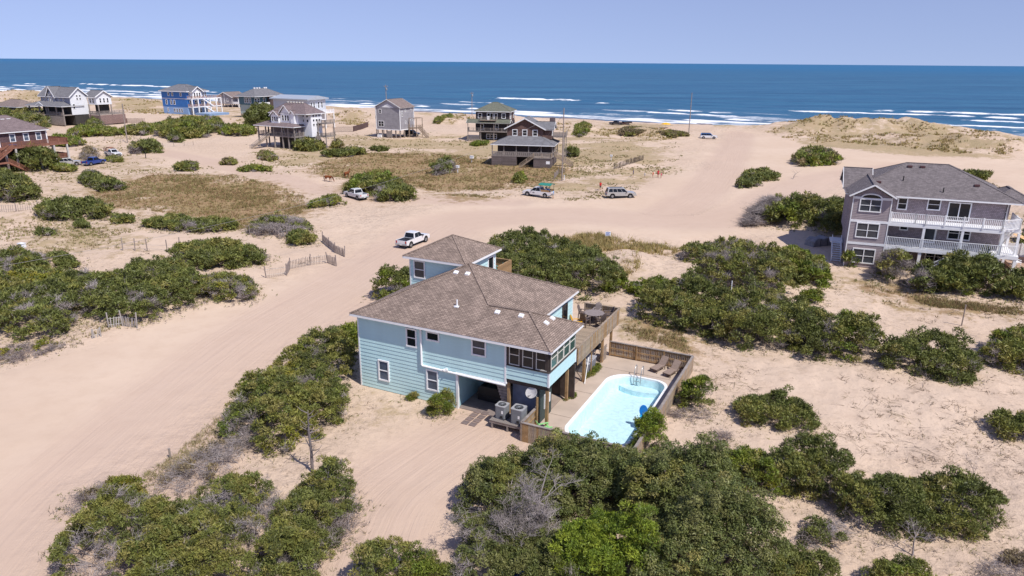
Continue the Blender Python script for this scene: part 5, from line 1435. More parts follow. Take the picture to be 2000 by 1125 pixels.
def red_deck_house():
    br = shake_mat('plum_brown_shakes', (.135, .085, .09))
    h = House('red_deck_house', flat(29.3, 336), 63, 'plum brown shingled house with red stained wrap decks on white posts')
    h.box('wall', br, -14, 9.9, 2.5, 13.0, 5.0, 8.6); h.box('lower_wall', mat('dark_brown_wall', (.10, .07, .07), .9), -14, 4.0, 4.0, 12, -.6, 5.0)  # lower wall in a plain darker brown
    for x in (9.9, -.7): h.box('corner_trim', WHITE, x - .15, x + .1, 2.4, 2.6, 5.0, 8.5)
    hip(h, -14.5, 10.5, 1.9, 13.6, 8.65, 3.4, ROOF_MV)
    win_row(h, 'F', 2.5, (1.6, 4.6, 7.4), 6.3, 1.3, 1.9, .18, glass=GLASS_BLUE)
    h.box('deck', WOOD_RED, -14, 13.2, 0, 2.45, 5.1, 5.45); h.box('deck_end', WOOD_RED, 9.95, 13.21, 2.46, 13, 5.1, 5.45)
    railing(h, [(-1.5, .05, 5.45), (13.1, .05, 5.45), (13.1, 13, 5.45)], 1.15, .14, .2, .08, WOOD_RED)
    wp = mat('pale_post', (.55, .52, .49), .7)
    posts(h, wp, [(x, .2) for x in (-4.5, -1, 1.2, 3.7, 6.3, 9.8, 12.9)] + [(12.9, 6), (12.9, 12.5)], -.6, 5.1, .35)
    h.box('lower_deck', WOOD_RED, 8.5, 13.0, .5, 6.0, 1.6, 1.9); railing(h, [(8.6, .5, 1.9), (12.9, .5, 1.9), (12.9, 6, 1.9)], 1.1, .14, .2, .09, WOOD_RED)
    stairs(h, (2.4, -.9, -.2), (-1.6, -.9, 2.4), 1.2, WOOD_RED); stairs(h, (-4.4, -.9, 2.6), (-.4, -.9, 5.2), 1.2, WOOD_RED, name='upper_stairs')
    h.box('stair_landing', WOOD_RED, -5.6, -1.6, -1.6, -.1, 2.2, 2.5)
    rf = [o for o in h.root.children if o.name.startswith('roof')][0]
    vb = MB().box(-.4, .4, -.2, .2, 0, .12).mesh('roof_vent', WHITE)
    for x, z in ((1.0, 11.1), (2.9, 11.2), (4.2, 11.2)): link('roof_vent', vb, rf, loc=(x, 6.3, z))
    h.mb('blue_lounger', mat('towel_blue', (.05, .12, .35), .7), MB().box(.2, 1.9, .6, 1.2, 5.9, 6.05).box(.3, .4, .7, 1.1, 5.46, 5.9).box(1.7, 1.8, .7, 1.1, 5.46, 5.9))
    return h

def white_gable_house():
    wh = mat('cool_white_siding', (.76, .77, .79), .6, .04, .5); bl = mat('blue_grey_siding', (.25, .27, .34), .7, .05, .5)
    C = flat(145.3, 246); O = C - 18.5 * np.array((math.cos(math.radians(-27)), math.sin(math.radians(-27))))
    h = House('white_gable_house', O, -27, 'tall white house with three gables and grey porch roof near the dunes')
    h.box('wall', bl, 0, 18.45, .05, 6.6, 6.9, 9.5); h.box('end_wall', wh, 18.451, 18.6, 0, 6.7, 2.9, 9.6); gable_wall(h, 0, 6.7, 18.61, 9.55, 3.1, wh, 'R', .12)
    gable_wall(h, 0.05, 6.6, 0, 9.5, 3.0, bl, 'L', .12)
    hip(h, -.7, 19.2, -.6, 7.3, 9.6, 3.4, ROOF_SL, gable='x', fascia=.4)
    h.box('dormer_wall', bl, 5.2, 9.8, -.4, 3, 6.9, 9.4); gable_wall(h, 5.2, 9.8, -.38, 9.35, 3.6, bl, 'F', .1); hip(h, 4.6, 10.4, -.9, 4, 9.3, 3.9, ROOF_SL, 'dormer_roof', gable='y', fascia=.4)
    win_row(h, 'F', -.4, (6.1, 7.1, 8.1), 7.4, .9, 2.3, .14); win_row(h, 'F', -.4, (6.1, 7.1, 8.1), 9.9, .8, .9, .12, rails=0)
    win_row(h, 'F', .05, (1.5, 3.2, 11.5, 14.0), 7.7, .9, 1.5, .14)
    for r in range(2):
        for c in range(2): window(h, 'R', 18.61, 2.4 + c * 1.2, 8.3 + r * 1.1, .8, .8, .12, rails=0)
    window(h, 'R', 18.61, .6, 5.0, 1.0, 2.0, .16)
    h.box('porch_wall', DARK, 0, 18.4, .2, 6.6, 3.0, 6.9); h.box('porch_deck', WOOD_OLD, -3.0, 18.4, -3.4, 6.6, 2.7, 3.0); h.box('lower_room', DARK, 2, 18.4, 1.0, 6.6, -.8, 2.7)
    hip(h, -3.8, 19.0, -4.2, 5.0, 6.2, 1.7, ROOF_SL, 'porch_roof')
    h.mb('porch_gable', WHITE, MB().bar((3.2, -4.25, 6.2), (5.6, -4.25, 7.4), .1, .3).bar((5.6, -4.25, 7.4), (8.0, -4.25, 6.2), .1, .3))
    posts(h, WOOD_OLD, [(x, -3.2) for x in (-2.8, 3.6, 8.0, 9.3, 14.2, 18.2)], -.8, 6.2, .35)
    railing(h, [(-2.9, -3.3, 3.0), (3.2, -3.3, 3.0)], 1.05, .14, .3, .09, WOOD_OLD); railing(h, [(8.4, -3.3, 3.0), (18.3, -3.3, 3.0)], 1.05, .14, .3, .09, WOOD_OLD)
    stairs(h, (5.6, -9.0, -.4), (5.6, -3.4, 2.9), 2.2, WOOD, rm=WOOD)
    bs = MB()
    for k in range(26): bs.box(9.6 + k * .34, 9.9 + k * .34, -3.5, -3.44, -.8, 2.5)
    h.mb('board_skirt', WOOD_OLD, bs)['kind'] = 'stuff'
    # seaward annexe on posts
    h.box('annexe_wall', wh, 18.65, 23.6, 7.0, 13.2, 6.5, 9.5); gable_wall(h, 7.0, 13.2, 23.61, 9.45, 2.0, wh, 'R', .12)
    hip(h, 16.5, 24.2, 6.4, 13.8, 9.5, 2.3, ROOF_SL, 'annexe_roof', gable='x', fascia=.4)
    win_row(h, 'R', 23.61, (8.2, 9.7, 11.2), 7.1, .9, 1.9, .16); win_row(h, 'F', 7.0, (19.5, 21.2), 7.0, 1.1, 1.9, .14)
    h.box('annexe_deck', WOOD_OLD, 18.7, 25.0, 6.6, 17.0, 2.7, 3.0); railing(h, [(18.8, 6.6, 3.0), (24.9, 6.6, 3.0), (24.9, 17, 3.0)], 1.1, .14, .3, .1, WOOD_OLD)
    posts(h, WOOD_OLD, [(18.9, 6.8), (24.7, 6.8), (24.7, 12), (24.7, 16.8)], -.8, 6.5, .3)
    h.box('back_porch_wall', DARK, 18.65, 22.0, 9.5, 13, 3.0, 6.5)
    fr = MB()
    for k in range(32): fr.box(25.2 - .03, 25.2 + .03, 6.6 + k * .33, 6.88 + k * .33, -.8, 2.6)
    for k in range(19): fr.box(18.8 + k * .33, 19.08 + k * .33, 6.42, 6.48, -.8, 2.6)
    h.mb('board_skirt', mat('pinkish_boards', (.24, .16, .145), .9, .2), fr)['kind'] = 'stuff'
    return h

def blue_house():
    b1 = mat('light_blue_siding', (.25, .40, .66), .6, .04, .5); b2 = mat('strong_blue_siding', (.035, .16, .46), .6, .05, .5)
    h = House('blue_house', flat(320.8, 221.5), -27, 'three storey bright blue house with white posts and stacked decks')
    h.box('ground_floor', b1, 0, 17, 0, 11, -1.0, 3.4); h.box('middle_floor', b2, -.05, 17.05, -.05, 11.05, 3.42, 7.0); h.box('top_floor', b2, -.1, 17.1, -.1, 11.1, 7.25, 10.6)
    h.box('band_board', WHITE, -.16, 17.16, -.16, 11.16, 7.0, 7.24)
    hip(h, -1.0, 18.2, -1.0, 12.2, 10.6, 2.9, ROOF_SL, fascia=.35)
    for z, xs, y in ((8.2, (4.2, 6.9, 12.6), -.1), (4.3, (2.2, 5.4, 7.6), -.05)): win_row(h, 'F', y, xs, z, 1.3, 1.7 if z > 8 else 2.2, .2)
    window(h, 'F', 0, 2.8, 1.0, .9, 1.8, .16); win_row(h, 'F', 0, (7.2, 8.9, 10.6, 12.2), .9, 1.1, 1.8, .16)
    # decks on the right-hand face
    for z in (3.3, 7.0): h.box('deck', WHITE, 17.2, 20.2, 0, 17, z, z + .35); railing(h, [(17.3, .1, z + .35), (20.1, .1, z + .35), (20.1, 17, z + .35)], 1.1, .2, .35, .1, mat('deck_tan', (.45, .30, .25), .8))
    posts(h, WHITE, [(20.0, y) for y in (.2, 3.6, 7, 10.4, 13.8, 16.8)], -.8, 7.0, .4)
    h.mb('stair_flight', WHITE, MB().bar((20.6, 6.0, 7.2), (20.6, 11.5, 3.6), .5, .45).bar((20.6, 7.0, 3.5), (20.6, 12.5, .2), .5, .45))
    win_row(h, 'R', 17.1, (1.0, 2.7, 4.2, 7.4, 8.8, 10.0), 7.6, 1.0, 2.2, .18); win_row(h, 'R', 17.05, (1.2, 4.0, 7.6), 4.0, 1.8, 2.4, .18, cols=2); win_row(h, 'R', 17.0, (1.5, 6.0), .5, 1.6, 2.2, .18, cols=2)
    h.box('dormer_wall', WHITE, 17.2, 19.4, 1.4, 6.4, 7.4, 10.4); gable_wall(h, 1.4, 6.4, 19.41, 10.4, 1.9, WHITE, 'R', .1); win_row(h, 'R', 19.42, (2.0, 3.4, 4.8), 7.8, 1.0, 2.2, .14)
    hip(h, 12, 20.2, .6, 7.2, 10.5, 2.3, ROOF_SL, 'dormer_roof', gable='x', fascia=.4)
    h.box('pool_wall', mat('pool_wall_blue', (.22, .33, .52), .7), 20.8, 30, .5, 12, -1.0, .9); h.box('pool_terrace', mat('terrace_blue_grey', (.33, .42, .55), .7), 20.9, 29.9, .6, 11.9, .9, .96)
    return h

def green_house():
    te = mat('teal_siding', (.07, .15, .19), .7, .06, .5); pg = mat('pale_green_siding', (.36, .44, .42), .7, .05, .5)
    h = House('teal_house', flat(470, 229), -27, 'dark teal house with white curved balconies among the dunes')
    h.box('upper_wall', te, 0, 8, 0, 16, 5.6, 9.3); h.box('lower_wall', pg, 0, 7.2, .4, 15, 1.6, 5.6); h.box('brown_bay', shake_mat('bay_shakes', (.09, .065, .06)), 7.4, 10, 9, 17, 2.5, 9.2)
    hip(h, -1.2, 11, -1.2, 18, 9.3, 3.2, ROOF_SL)
    posts(h, WOOD_OLD, [(.3, .6), (3.5, .6), (6.8, .6), (6.8, 7), (6.8, 14), (-2, 4)], -.8, 1.7, .5)
    win_row(h, 'F', 0, (3.4, 4.9, 6.4), 6.3, 1.1, 2.4, .2); window(h, 'F', .4, 5.6, 2.6, 1.1, 2.0, .2); win_row(h, 'R', 8, (1.5, 3.2, 6.5), 6.2, 1.3, 2.3, .2)
    for y in (3.2, 7.5):
        m = MB(); m.prism([(8 + 2.6 * math.sin(math.radians(a)) * .9, y - 2.0 * math.cos(math.radians(a))) for a in range(0, 181, 20)], 'z', 5.0, 6.5)
        m.build('balcony', WHITE, h.root)
    vb = MB().box(-.3, .3, -.3, .3, 0, .6).mesh('roof_vent', WHITE); rf = [o for o in h.root.children if o.name.startswith('roof')][0]
    for y in (5, 6.5, 8, 11, 12): link('roof_vent', vb, rf, loc=(4.9, y, 12.3))
    posts(h, WHITE, [(10, 7.5), (10, 3.5)], -.8, 5.0, .4)
    return h

def small_grey_house():
    h = House('small_grey_house', flat(425.5, 209), -27, 'low grey gabled house on stilts between blue and teal houses')
    h.box('wall', GREYB, .5, 11, 0, 10, 1.8, 5.6); gable_wall(h, .5, 11, .02, 5.55, 2.2, GREYB, 'F', .1); hip(h, 0, 11.6, -.6, 10.5, 5.6, 2.4, ROOF_BR, gable='y', fascia=.35)
    posts(h, WOOD_OLD, [(x, y) for x in (.8, 4, 7.5, 10.7) for y in (.4, 5, 9.6)], -.8, 1.9, .4)
    win_row(h, 'F', 0, (1.6, 7.2), 3.0, 1.6, 1.7, .25, cols=2); h.box('corner_trim', WHITE, 5.6, 5.9, -.08, 0, 2, 7.4)
    h.box('balcony', WHITE, 11, 15, 1, 9, 1.8, 3.0); h.box('deck_roof', ROOF_BR, 11, 15.5, .5, 9.5, 5.2, 5.5); posts(h, WHITE, [(14.7, 1.3), (14.7, 8.7)], -.8, 5.2, .4)
    return h

def flat_roof_house():
    wl = mat('pale_grey_wall', (.52, .54, .58), .6, .04, .5)
    C = flat(604, 252); O = C - 17 * np.array((math.cos(math.radians(-27)), math.sin(math.radians(-27))))
    h = House('white_low_roof_house', O, -27, 'long white house with a low pale grey metal roof facing the surf')
    h.box('wall', wl, 0, 17, 0, 10, 2.6, 10.6); posts(h, WOOD_OLD, [(x, y) for x in (.5, 6, 11.5, 16.5) for y in (.5, 5, 9.5)], -.8, 2.7, .4)
    m = MB(); m.prism([(-.9, 10.5), (-.9, 10.9), (5, 12.0), (11.0, 11.0), (11.0, 10.6)], 'x', -1, 18)
    h.mb('metal_roof', mat('pale_metal_roof', (.44, .48, .53), .45, .04, .5, metal=.2), m)
    win_row(h, 'R', 17, (1.5, 3.0, 5.5, 7.3), 7.2, 1.1, 2.6, .2); win_row(h, 'R', 17, (1.5, 5.0), 4.0, 1.4, 2.0, .2)
    h.box('sea_deck', WHITE, 17.1, 21, 0, 10, 5.6, 5.9); railing(h, [(17.2, .1, 5.9), (20.9, .1, 5.9), (20.9, 9.9, 5.9)], 1.1, .2, .4, .12); posts(h, WHITE, [(20.8, .2), (20.8, 5), (20.8, 9.8)], -.8, 5.7, .35)
    stairs(h, (22.0, -4.5, .2), (22.0, 1.0, 5.8), 1.6, WHITE, rm=WHITE); stairs(h, (24.5, -6.5, .0), (24.5, -2.0, 4.0), 1.6, WHITE, rm=WHITE, name='lower_stairs')
    h.box('stair_landing', WHITE, 21.2, 25.4, -2.0, 0, 3.7, 4.0)
    return h

def hidden_roof_house():
    h = House('brown_roof_house', flat(20, 238), -27, 'house at the far dune edge showing only its brown roof above shrubs')
    h.box('wall', shake_mat('umber_shakes', (.12, .09, .085)), -9, 7, 0, 9, -.8, 4.9); hip(h, -9.8, 7.8, -.8, 9.8, 4.9, 2.6, ROOF_BR)
    win_row(h, 'F', 0, (-6, -2, 3), 2.2, 1.2, 1.6, .15); window(h, 'R', 7, 3, 2.2, 1.2, 1.6, .15)

for f in (grey_stilt_house, brown_skirt_house, dark_green_roof_house, tower_house, red_deck_house, white_gable_house, blue_house, green_house, small_grey_house, flat_roof_house, hidden_roof_house): f()
# ------------------------------------------------------------------ vehicles (x forward, y to the left)
TYRE = mat('tyre_rubber', (.022, .022, .023), .85, .1, 6)
RIM = mat('alloy_rim', (.45, .45, .46), .35, .05, 5, metal=.5)
CARGLASS = glass_mat('car_glass', (.012, .014, .018), .05)
LAMP = mat('lamp_glass', (.75, .75, .72), .2, .03, 3); RED = mat('tail_lamp', (.40, .02, .02), .3, .05, 3)
UNDER = mat('car_underside', (.02, .02, .02), .9)

def car_paint(name, c):
    m = mat(name, c, .3, .02, 1.0, spec=.5)
    m.node_tree.nodes['Principled BSDF'].inputs['Coat Weight'].default_value = .5
    return m

def arch(cx, r=.5, z=.45, n=8):
    return [(cx + r * math.cos(a), z + r * math.sin(a)) for a in [math.pi * k / n for k in range(n + 1)]]

def wheels(root, xs, y=.9, r=.4):
    ty = MB(); n = 18
    prof = [(r * .62, -.13), (r * .95, -.13), (r, -.08), (r, .08), (r * .95, .13), (r * .62, .13)]
    def ring(prof, n):
        m = MB(); i0 = 0
        for rr, yy in prof:
            for j in range(n):
                a = 2 * math.pi * j / n; m.v.append((rr * math.cos(a), yy, rr * math.sin(a)))
        k_ = len(prof)
        for k in range(k_):
            for j in range(n):
                a, b = k * n + j, k * n + (j + 1) % n; c, d = ((k + 1) % k_) * n + (j + 1) % n, ((k + 1) % k_) * n + j
                m.f.append((a, b, c, d))
        return m
    tm = ring(prof, n).mesh('tyre', TYRE, smooth=True)
    rm = MB()
    rm.prism([(r * .6 * math.cos(2 * math.pi * k / 12), r * .6 * math.sin(2 * math.pi * k / 12)) for k in range(12)], 'y', -.07, .07)
    for k in range(5):
        a = 2 * math.pi * k / 5; rm.bar((.05 * math.cos(a), -.1, .05 * math.sin(a)), (r * .58 * math.cos(a), -.1, r * .58 * math.sin(a)), .06, .07, up=(0, 1, 0))
        rm.bar((.05 * math.cos(a), .1, .05 * math.sin(a)), (r * .58 * math.cos(a), .1, r * .58 * math.sin(a)), .06, .07, up=(0, 1, 0))
    rmm = rm.mesh('rim', RIM)
    for x in xs:
        for s in (-1, 1):
            t = link('wheel', tm, root, loc=(x, s * y, r)); link('rim', rmm, t)

def facepanel(mb, q, u0, u1, v0, v1, off):
    """pane on a four-cornered face (q: bottom-left, bottom-right, top-right, top-left seen from outside)"""
    q = [Vector(p) for p in q]
    n = (q[1] - q[0]).cross(q[3] - q[0]).normalized()
    def P(u, v, o): return (q[0] * (1 - u) + q[1] * u) * (1 - v) + (q[3] * (1 - u) + q[2] * u) * v + n * o
    mb.hexa([P(u0, v0, -.02), P(u1, v0, -.02), P(u1, v1, -.02), P(u0, v1, -.02), P(u0, v0, off), P(u1, v0, off), P(u1, v1, off), P(u0, v1, off)])

def cabin(root, paint, b, t, zb, zt, wb, wt, ns, front=True, rear=True, roof=True):
    """tapered cabin: b,t = (rear x, front x) at belt and roof"""
    m = MB()
    B = [(b[0], -wb, zb), (b[1], -wb, zb), (b[1], wb, zb), (b[0], wb, zb)]; T = [(t[0], -wt, zt), (t[1], -wt, zt), (t[1], wt, zt), (t[0], wt, zt)]
    m.hexa(B + T); c = m.build('cabin', paint, root, bevel=.05)
    for (q, nn, name) in (([B[0], B[1], T[1], T[0]], ns, 'side_window'), ([B[2], B[3], T[3], T[2]], ns, 'side_window'), ([B[1], B[2], T[2], T[1]], 1 if front else 0, 'windscreen'), ([B[3], B[0], T[0], T[3]], 1 if rear else 0, 'rear_window')):
        for k in range(nn):
            g = MB(); a = .05 if nn > 1 else .07; wdt = (1 - 2 * a) / nn
            facepanel(g, q, a + k * wdt + .012, a + (k + 1) * wdt - .012, .08, .88, .012); g.build(name, CARGLASS, c)
    return c

def lights(root, xf, xr, z, w):
    for s in (-1, 1):
        MB().box(xf - .06, xf + .02, s * w - .16, s * w + .16, z, z + .16).build('headlight', LAMP, root)
        MB().box(xr - .02, xr + .06, s * (w + .04) - .09, s * (w + .04) + .09, z, z + .34).build('tail_light', RED, root)
    MB().box(xf - .05, xf + .05, -.6, .6, z - .08, z + .16).build('grille', BLACK, root)
    MB().box(xf - .02, xf + .1, -.93, .93, .48, .68).build('bumper', METAL, root); MB().box(xr - .1, xr + .02, -.93, .93, .5, .68).build('bumper', METAL, root)
    MB().box(xr - .125, xr - .101, -.17, .17, .54, .64).build('number_plate', WHITE, root)

def pickup(name, label, paint, pose, bed=None, cat='pickup truck'):
    r = empty(name, pose[0], pose[1], label, cat)
    fr = [(-.95, .45), (-.95, 1.14), (1.2, 1.16), (2.7, 1.06), (2.88, .95), (2.9, .5), (2.42, .45)] + arch(1.87, .52)[1:-1] + [(1.33, .45)]
    MB().prism(fr, 'y', -.96, .96).build('body', paint, r, bevel=.035)
    rr = [(-2.9, .55), (-2.9, 1.14), (-.962, 1.14), (-.962, .45), (-1.33, .45)] + arch(-1.87, .52)[1:-1] + [(-2.42, .45)]
    bd = MB(); bd.prism(rr, 'y', -.955, -.8); bd.prism(rr, 'y', .8, .955); bd.box(-2.895, -2.8, -.798, .798, .56, 1.13)
    b = bd.build('bed', paint, r)
    MB().box(-2.79, -.97, -.795, .795, .62, .74).build('bed_floor', BLACK, b)
    if bed == 'cover': MB().box(-2.79, -.97, -.795, .795, 1.05, 1.12).build('bed_cover', BLACK, b)
    MB().box(-2.75, 2.7, -.75, .75, .38, .6).build('underside', UNDER, r)
    cabin(r, paint, (-.95, 1.3), (-.72, .5), 1.14, 1.88, .93, .74, 2)
    wheels(r, (-1.87, 1.87), .86, .42); lights(r, 2.9, -2.9, .78, .72)
    for s in (-1, 1): MB().box(.85, 1.0, s * 1.06 - .12, s * 1.06 + .12, 1.2, 1.38).build('mirror', BLACK, r)
    return r

def suv(name, label, paint, pose, lower=None, cat='car', rear=None):
    r = empty(name, pose[0], pose[1], label, cat)
    pr = [(-2.75, .5), (-2.8, .8), (-2.75, 1.14), (1.25, 1.16), (2.6, 1.06), (2.8, .93), (2.82, .5), (2.25, .45)] + arch(1.72, .5)[1:-1] + [(1.2, .45), (-1.2, .45)] + arch(-1.7, .5)[1:-1] + [(-2.2, .45)]
    MB().prism(pr, 'y', -.97, .97).build('body', paint, r, bevel=.04)
    cabin(r, rear or paint, (-2.72, 1.35), (-2.5, .6), 1.15, 1.88, .94, .76, 4)
    MB().box(-2.5, 2.5, -.76, .76, .38, .6).build('underside', UNDER, r)
    rk = MB()
    for s in (-.62, .62): rk.box(-2.2, .3, s - .03, s + .03, 1.9, 1.96)
    rk.build('roof_rail', BLACK, r)
    wheels(r, (-1.7, 1.72), .87, .4); lights(r, 2.82, -2.8, .78, .72)
    for s in (-1, 1): MB().box(.9, 1.05, s * 1.07 - .12, s * 1.07 + .12, 1.18, 1.34).build('mirror', BLACK, r)
    return r

def pose(rear, front, wb=3.6, near=-1):
    """position and heading from the pixels of the visible rear and front wheels; near=-1: its right side faces the camera"""
    a, b = on_land(*rear), on_land(*front)
    d = b - a; h = math.atan2(d.y, d.x); c = (a + b) / 2
    nrm = Vector((-math.sin(h), math.cos(h), 0)) * (.9 if near < 0 else -.9)
    p = c + nrm; p.z = min(a.z, b.z, land1(p.x, p.y)) + .0
    p.z = (a.z + b.z + land1(p.x, p.y)) / 3
    return p, h

WHITE_P, BLUE_P, SILVER_P, DARK_P = car_paint('white_car_paint', (.74, .74, .75)), car_paint('blue_car_paint', (.015, .05, .25)), car_paint('silver_car_paint', (.40, .39, .38)), car_paint('dark_car_paint', (.03, .035, .05))
def make_vehicles():
    pickup('pickup_truck', 'white pickup truck with a black bed cover just behind the aqua house', WHITE_P, pose((803.5, 484), (831, 473)), 'cover')
    pickup('pickup_truck', 'white pickup truck parked against the round green shrub by the track', WHITE_P, pose((704, 393), (672, 384), near=1))
    s = pickup('pickup_truck', 'white tour truck with a green canopy over the passengers in its bed', WHITE_P, pose((1066, 387.5), (1028, 382), near=1), cat='tour truck')
    can = mat('green_canvas', (.03, .22, .17), .8, .1)
    cp = MB()
    for k in range(6):
        a0, a1 = k / 6 * math.pi, (k + 1) / 6 * math.pi
        y0, z0, y1, z1 = math.cos(a0) * 1.0, 2.35 + .28 * math.sin(a0), math.cos(a1) * 1.0, 2.35 + .28 * math.sin(a1)
        cp.hexa([(-3.1, y0, z0), (-.5, y0, z0), (-.5, y1, z1), (-3.1, y1, z1), (-3.1, y0, z0 + .03), (-.5, y0, z0 + .03), (-.5, y1, z1 + .03), (-3.1, y1, z1 + .03)])
    cp.build('canopy', can, s)
    MB().box(-2.78, -.98, -.95, -.85, 1.14, 1.5).box(-2.78, -.98, .85, .95, 1.14, 1.5).build('side_board', WOOD_WARM, s)
    for x in (-2.85, -1.0):
        for y in (-.92, .92): MB().box(x - .03, x + .03, y - .03, y + .03, 1.14, 2.36).build('canopy_post', BLACK, s)
    MB().box(-2.7, -1.0, -.6, -.2, 1.0, 1.1).box(-2.7, -1.0, .2, .6, 1.0, 1.1).build('bench_seat', WOOD, s)
    # dark lettering block on the door
    MB().box(.3, .8, .962, .972, .85, .9).box(.3, .7, .962, .972, .75, .79).box(.4, .6, .962, .972, .93, .98).build('door_lettering', DARK, s)
    suv('silver_car', 'long silver estate car parked by the sandy track', SILVER_P, pose((1196.5, 388.2), (1230, 387)))
    pickup('pickup_truck', 'dark blue pickup truck parked beside the red decked house', BLUE_P, pose((172, 325), (207.5, 319)))
    suv('silver_car', 'silver car tucked under the end of the red deck', SILVER_P, pose((122, 325), (146, 323.5)))
    w = pickup('work_truck', 'white truck with a reddish timber rack on its bed near the utility pole', WHITE_P, pose((201, 304), (229, 307)), cat='truck')
    rk = MB()
    for x in (-2.8, -1.9, -1.0):
        for y in (-.9, .9): rk.box(x - .05, x + .05, y - .05, y + .05, 1.14, 2.1)
    for z in (1.4, 1.75, 2.05):
        for y in (-.9, .9): rk.box(-2.85, -.95, y - .04, y + .04, z - .06, z + .06)
    rk.build('rack', mat('rust_rack', (.24, .08, .06), .8, .2), w); MB().box(-2.2, -.6, -.5, .5, 2.1, 2.3).build('load', WOOD_RED, w)
    suv('beach_car', 'white and blue car coming up the sand ramp from the beach', WHITE_P, pose((1372, 271), (1396, 272)), rear=car_paint('mid_blue_paint', (.05, .16, .42)))
    pickup('pickup_truck', 'dark pickup truck at the water edge with a trailer behind', DARK_P, pose((1208, 244.5), (1196, 244), near=1))
    t = pose((1234, 244), (1216, 244), near=1); tr = empty('flat_trailer', t[0], t[1], 'dark red flat trailer standing on the beach behind a dark truck', 'trailer')
    MB().box(-2.6, 2.2, -1, 1, .6, .8).box(2.2, 3.6, -.1, .1, .6, .7).build('bed', car_paint('maroon_paint', (.10, .025, .03)), tr); wheels(tr, (-.6, .3), .95, .36); MB().box(-2.4, 1.5, -.8, .8, .801, 1.25).build('load', DARK, tr)
    p = on_land(803, 266); suv('dark_car', 'dark car in the shade beneath the grey stilt house', DARK_P, (p + Vector((0, 2, 0)), -.45))
make_vehicles()

# ------------------------------------------------------------------ people and horses
def skin_body(name, joints, edges, sub=1):
    """one continuous body grown round a skeleton; returns the finished mesh"""
    me = bpy.data.meshes.new(name)
    me.from_pydata([j[:3] for j in joints], edges, [])
    o = bpy.data.objects.new(name, me); COL.objects.link(o)
    o.modifiers.new('skin', 'SKIN'); sk = me.skin_vertices[0].data
    for k, j in enumerate(joints):
        r = j[3]; sk[k].radius = (r, r) if not isinstance(r, tuple) else r
        sk[k].use_root = k == 0
    s = o.modifiers.new('sub', 'SUBSURF'); s.levels = s.render_levels = sub
    dg = bpy.context.evaluated_depsgraph_get()
    out = bpy.data.meshes.new_from_object(o.evaluated_get(dg))
    bpy.data.objects.remove(o); bpy.data.meshes.remove(me)
    out.name = name
    return out

BODYM = vcol_mat('clothed_body', .8, .2)
def paint_mesh(me, fn, m):
    n = len(me.vertices); co = np.empty(n * 3, np.float32); me.vertices.foreach_get('co', co); co = co.reshape(-1, 3)
    a = me.color_attributes.new('tint', 'FLOAT_COLOR', 'POINT'); c = np.ones((n, 4), np.float32); c[:, :3] = fn(co); a.data.foreach_set('color', c.ravel())
    me.materials.clear(); me.materials.append(m)
    me.polygons.foreach_set('use_smooth', np.ones(len(me.polygons), bool))

STAND = ([(0, 0, .98, (.15, .11)), (0, .01, 1.18, (.135, .10)), (0, .0, 1.38, (.16, .105)), (0, 0, 1.5, .06), (0, .02, 1.56, .055), (0, .02, 1.63, .095), (0, .01, 1.72, .075),
          (-.19, 0, 1.43, .065), (-.25, -.02, 1.17, .047), (-.24, .06, .93, .036), (-.24, .1, .82, .032), (.19, 0, 1.43, .065), (.26, -.03, 1.18, .047), (.27, .03, .94, .036), (.27, .06, .83, .032),
          (-.1, 0, .88, .095), (-.11, .03, .5, .065), (-.12, -.02, .09, .045), (-.13, .12, .035, .035), (.1, 0, .88, .095), (.13, .1, .52, .065), (.14, .02, .09, .045), (.15, .17, .035, .035)],
         [(0, 1), (1, 2), (2, 3), (3, 4), (4, 5), (5, 6), (2, 7), (7, 8), (8, 9), (9, 10), (2, 11), (11, 12), (12, 13), (13, 14), (0, 15), (15, 16), (16, 17), (17, 18), (0, 19), (19, 20), (20, 21), (21, 22)])
SIT = ([(0, 0, .1, (.15, .12)), (0, -.02, .3, (.135, .10)), (0, -.03, .5, (.16, .105)), (0, -.02, .62, .06), (0, 0, .68, .055), (0, .02, .75, .095), (0, .01, .84, .075),
        (-.19, 0, .55, .065), (-.25, .05, .3, .047), (-.18, .28, .2, .036), (-.12, .36, .2, .032), (.19, 0, .55, .065), (.25, .05, .3, .047), (.18, .28, .2, .036), (.12, .36, .2, .032),
        (-.1, .08, .08, .09), (-.12, .45, .1, .065), (-.12, .42, -.3, .045), (-.13, .55, -.36, .035), (.1, .08, .08, .09), (.12, .45, .1, .065), (.12, .42, -.3, .045), (.13, .55, -.36, .035)], STAND[1])
def person(loc, rz, label, shirt, legs, h=1.0, shorts=True, hair=(.05, .03, .02), sit=False, parent=None, skin=(.42, .24, .16)):
    me = skin_body('person', *(SIT if sit else STAND))
    zs, zh, zk = (.16, .645, .0) if sit else (.97, 1.525, .56)
    def col(co):
        c = np.tile(np.array(skin, np.float32), (len(co), 1))
        z, x = co[:, 2], np.abs(co[:, 0])
        arm = (x > .205) & (z < (.36 if sit else 1.24))
        c[(z > zs) & (z < zh) & ~arm] = shirt
        lg = (z <= zs) & (x < .22) & (z > zk if shorts and not sit else z > (-.25 if sit else .1)); c[lg & ~arm] = legs
        c[z < (-.33 if sit else .06)] = (.08, .07, .06)
        return c
    paint_mesh(me, col, BODYM)
    o = link('person', me, None, loc, (0, 0, rz), (h, h, h)); tag(o, label, 'person')
    hz = .80 if sit else 1.685
    MB().lathe([(.05, -.1), (.088, -.06), (.1, 0), (.085, .06), (.04, .095)], 12, (0, -.005, hz)).build('hair', mat('hair_%d' % (hair[0] * 1000), hair, .8), o, smooth=True)
    MB().bar((0, .105, hz - .06), (0, .128, hz - .075), .025, .035).build('nose', mat('skin', skin, .6), o)
    return o
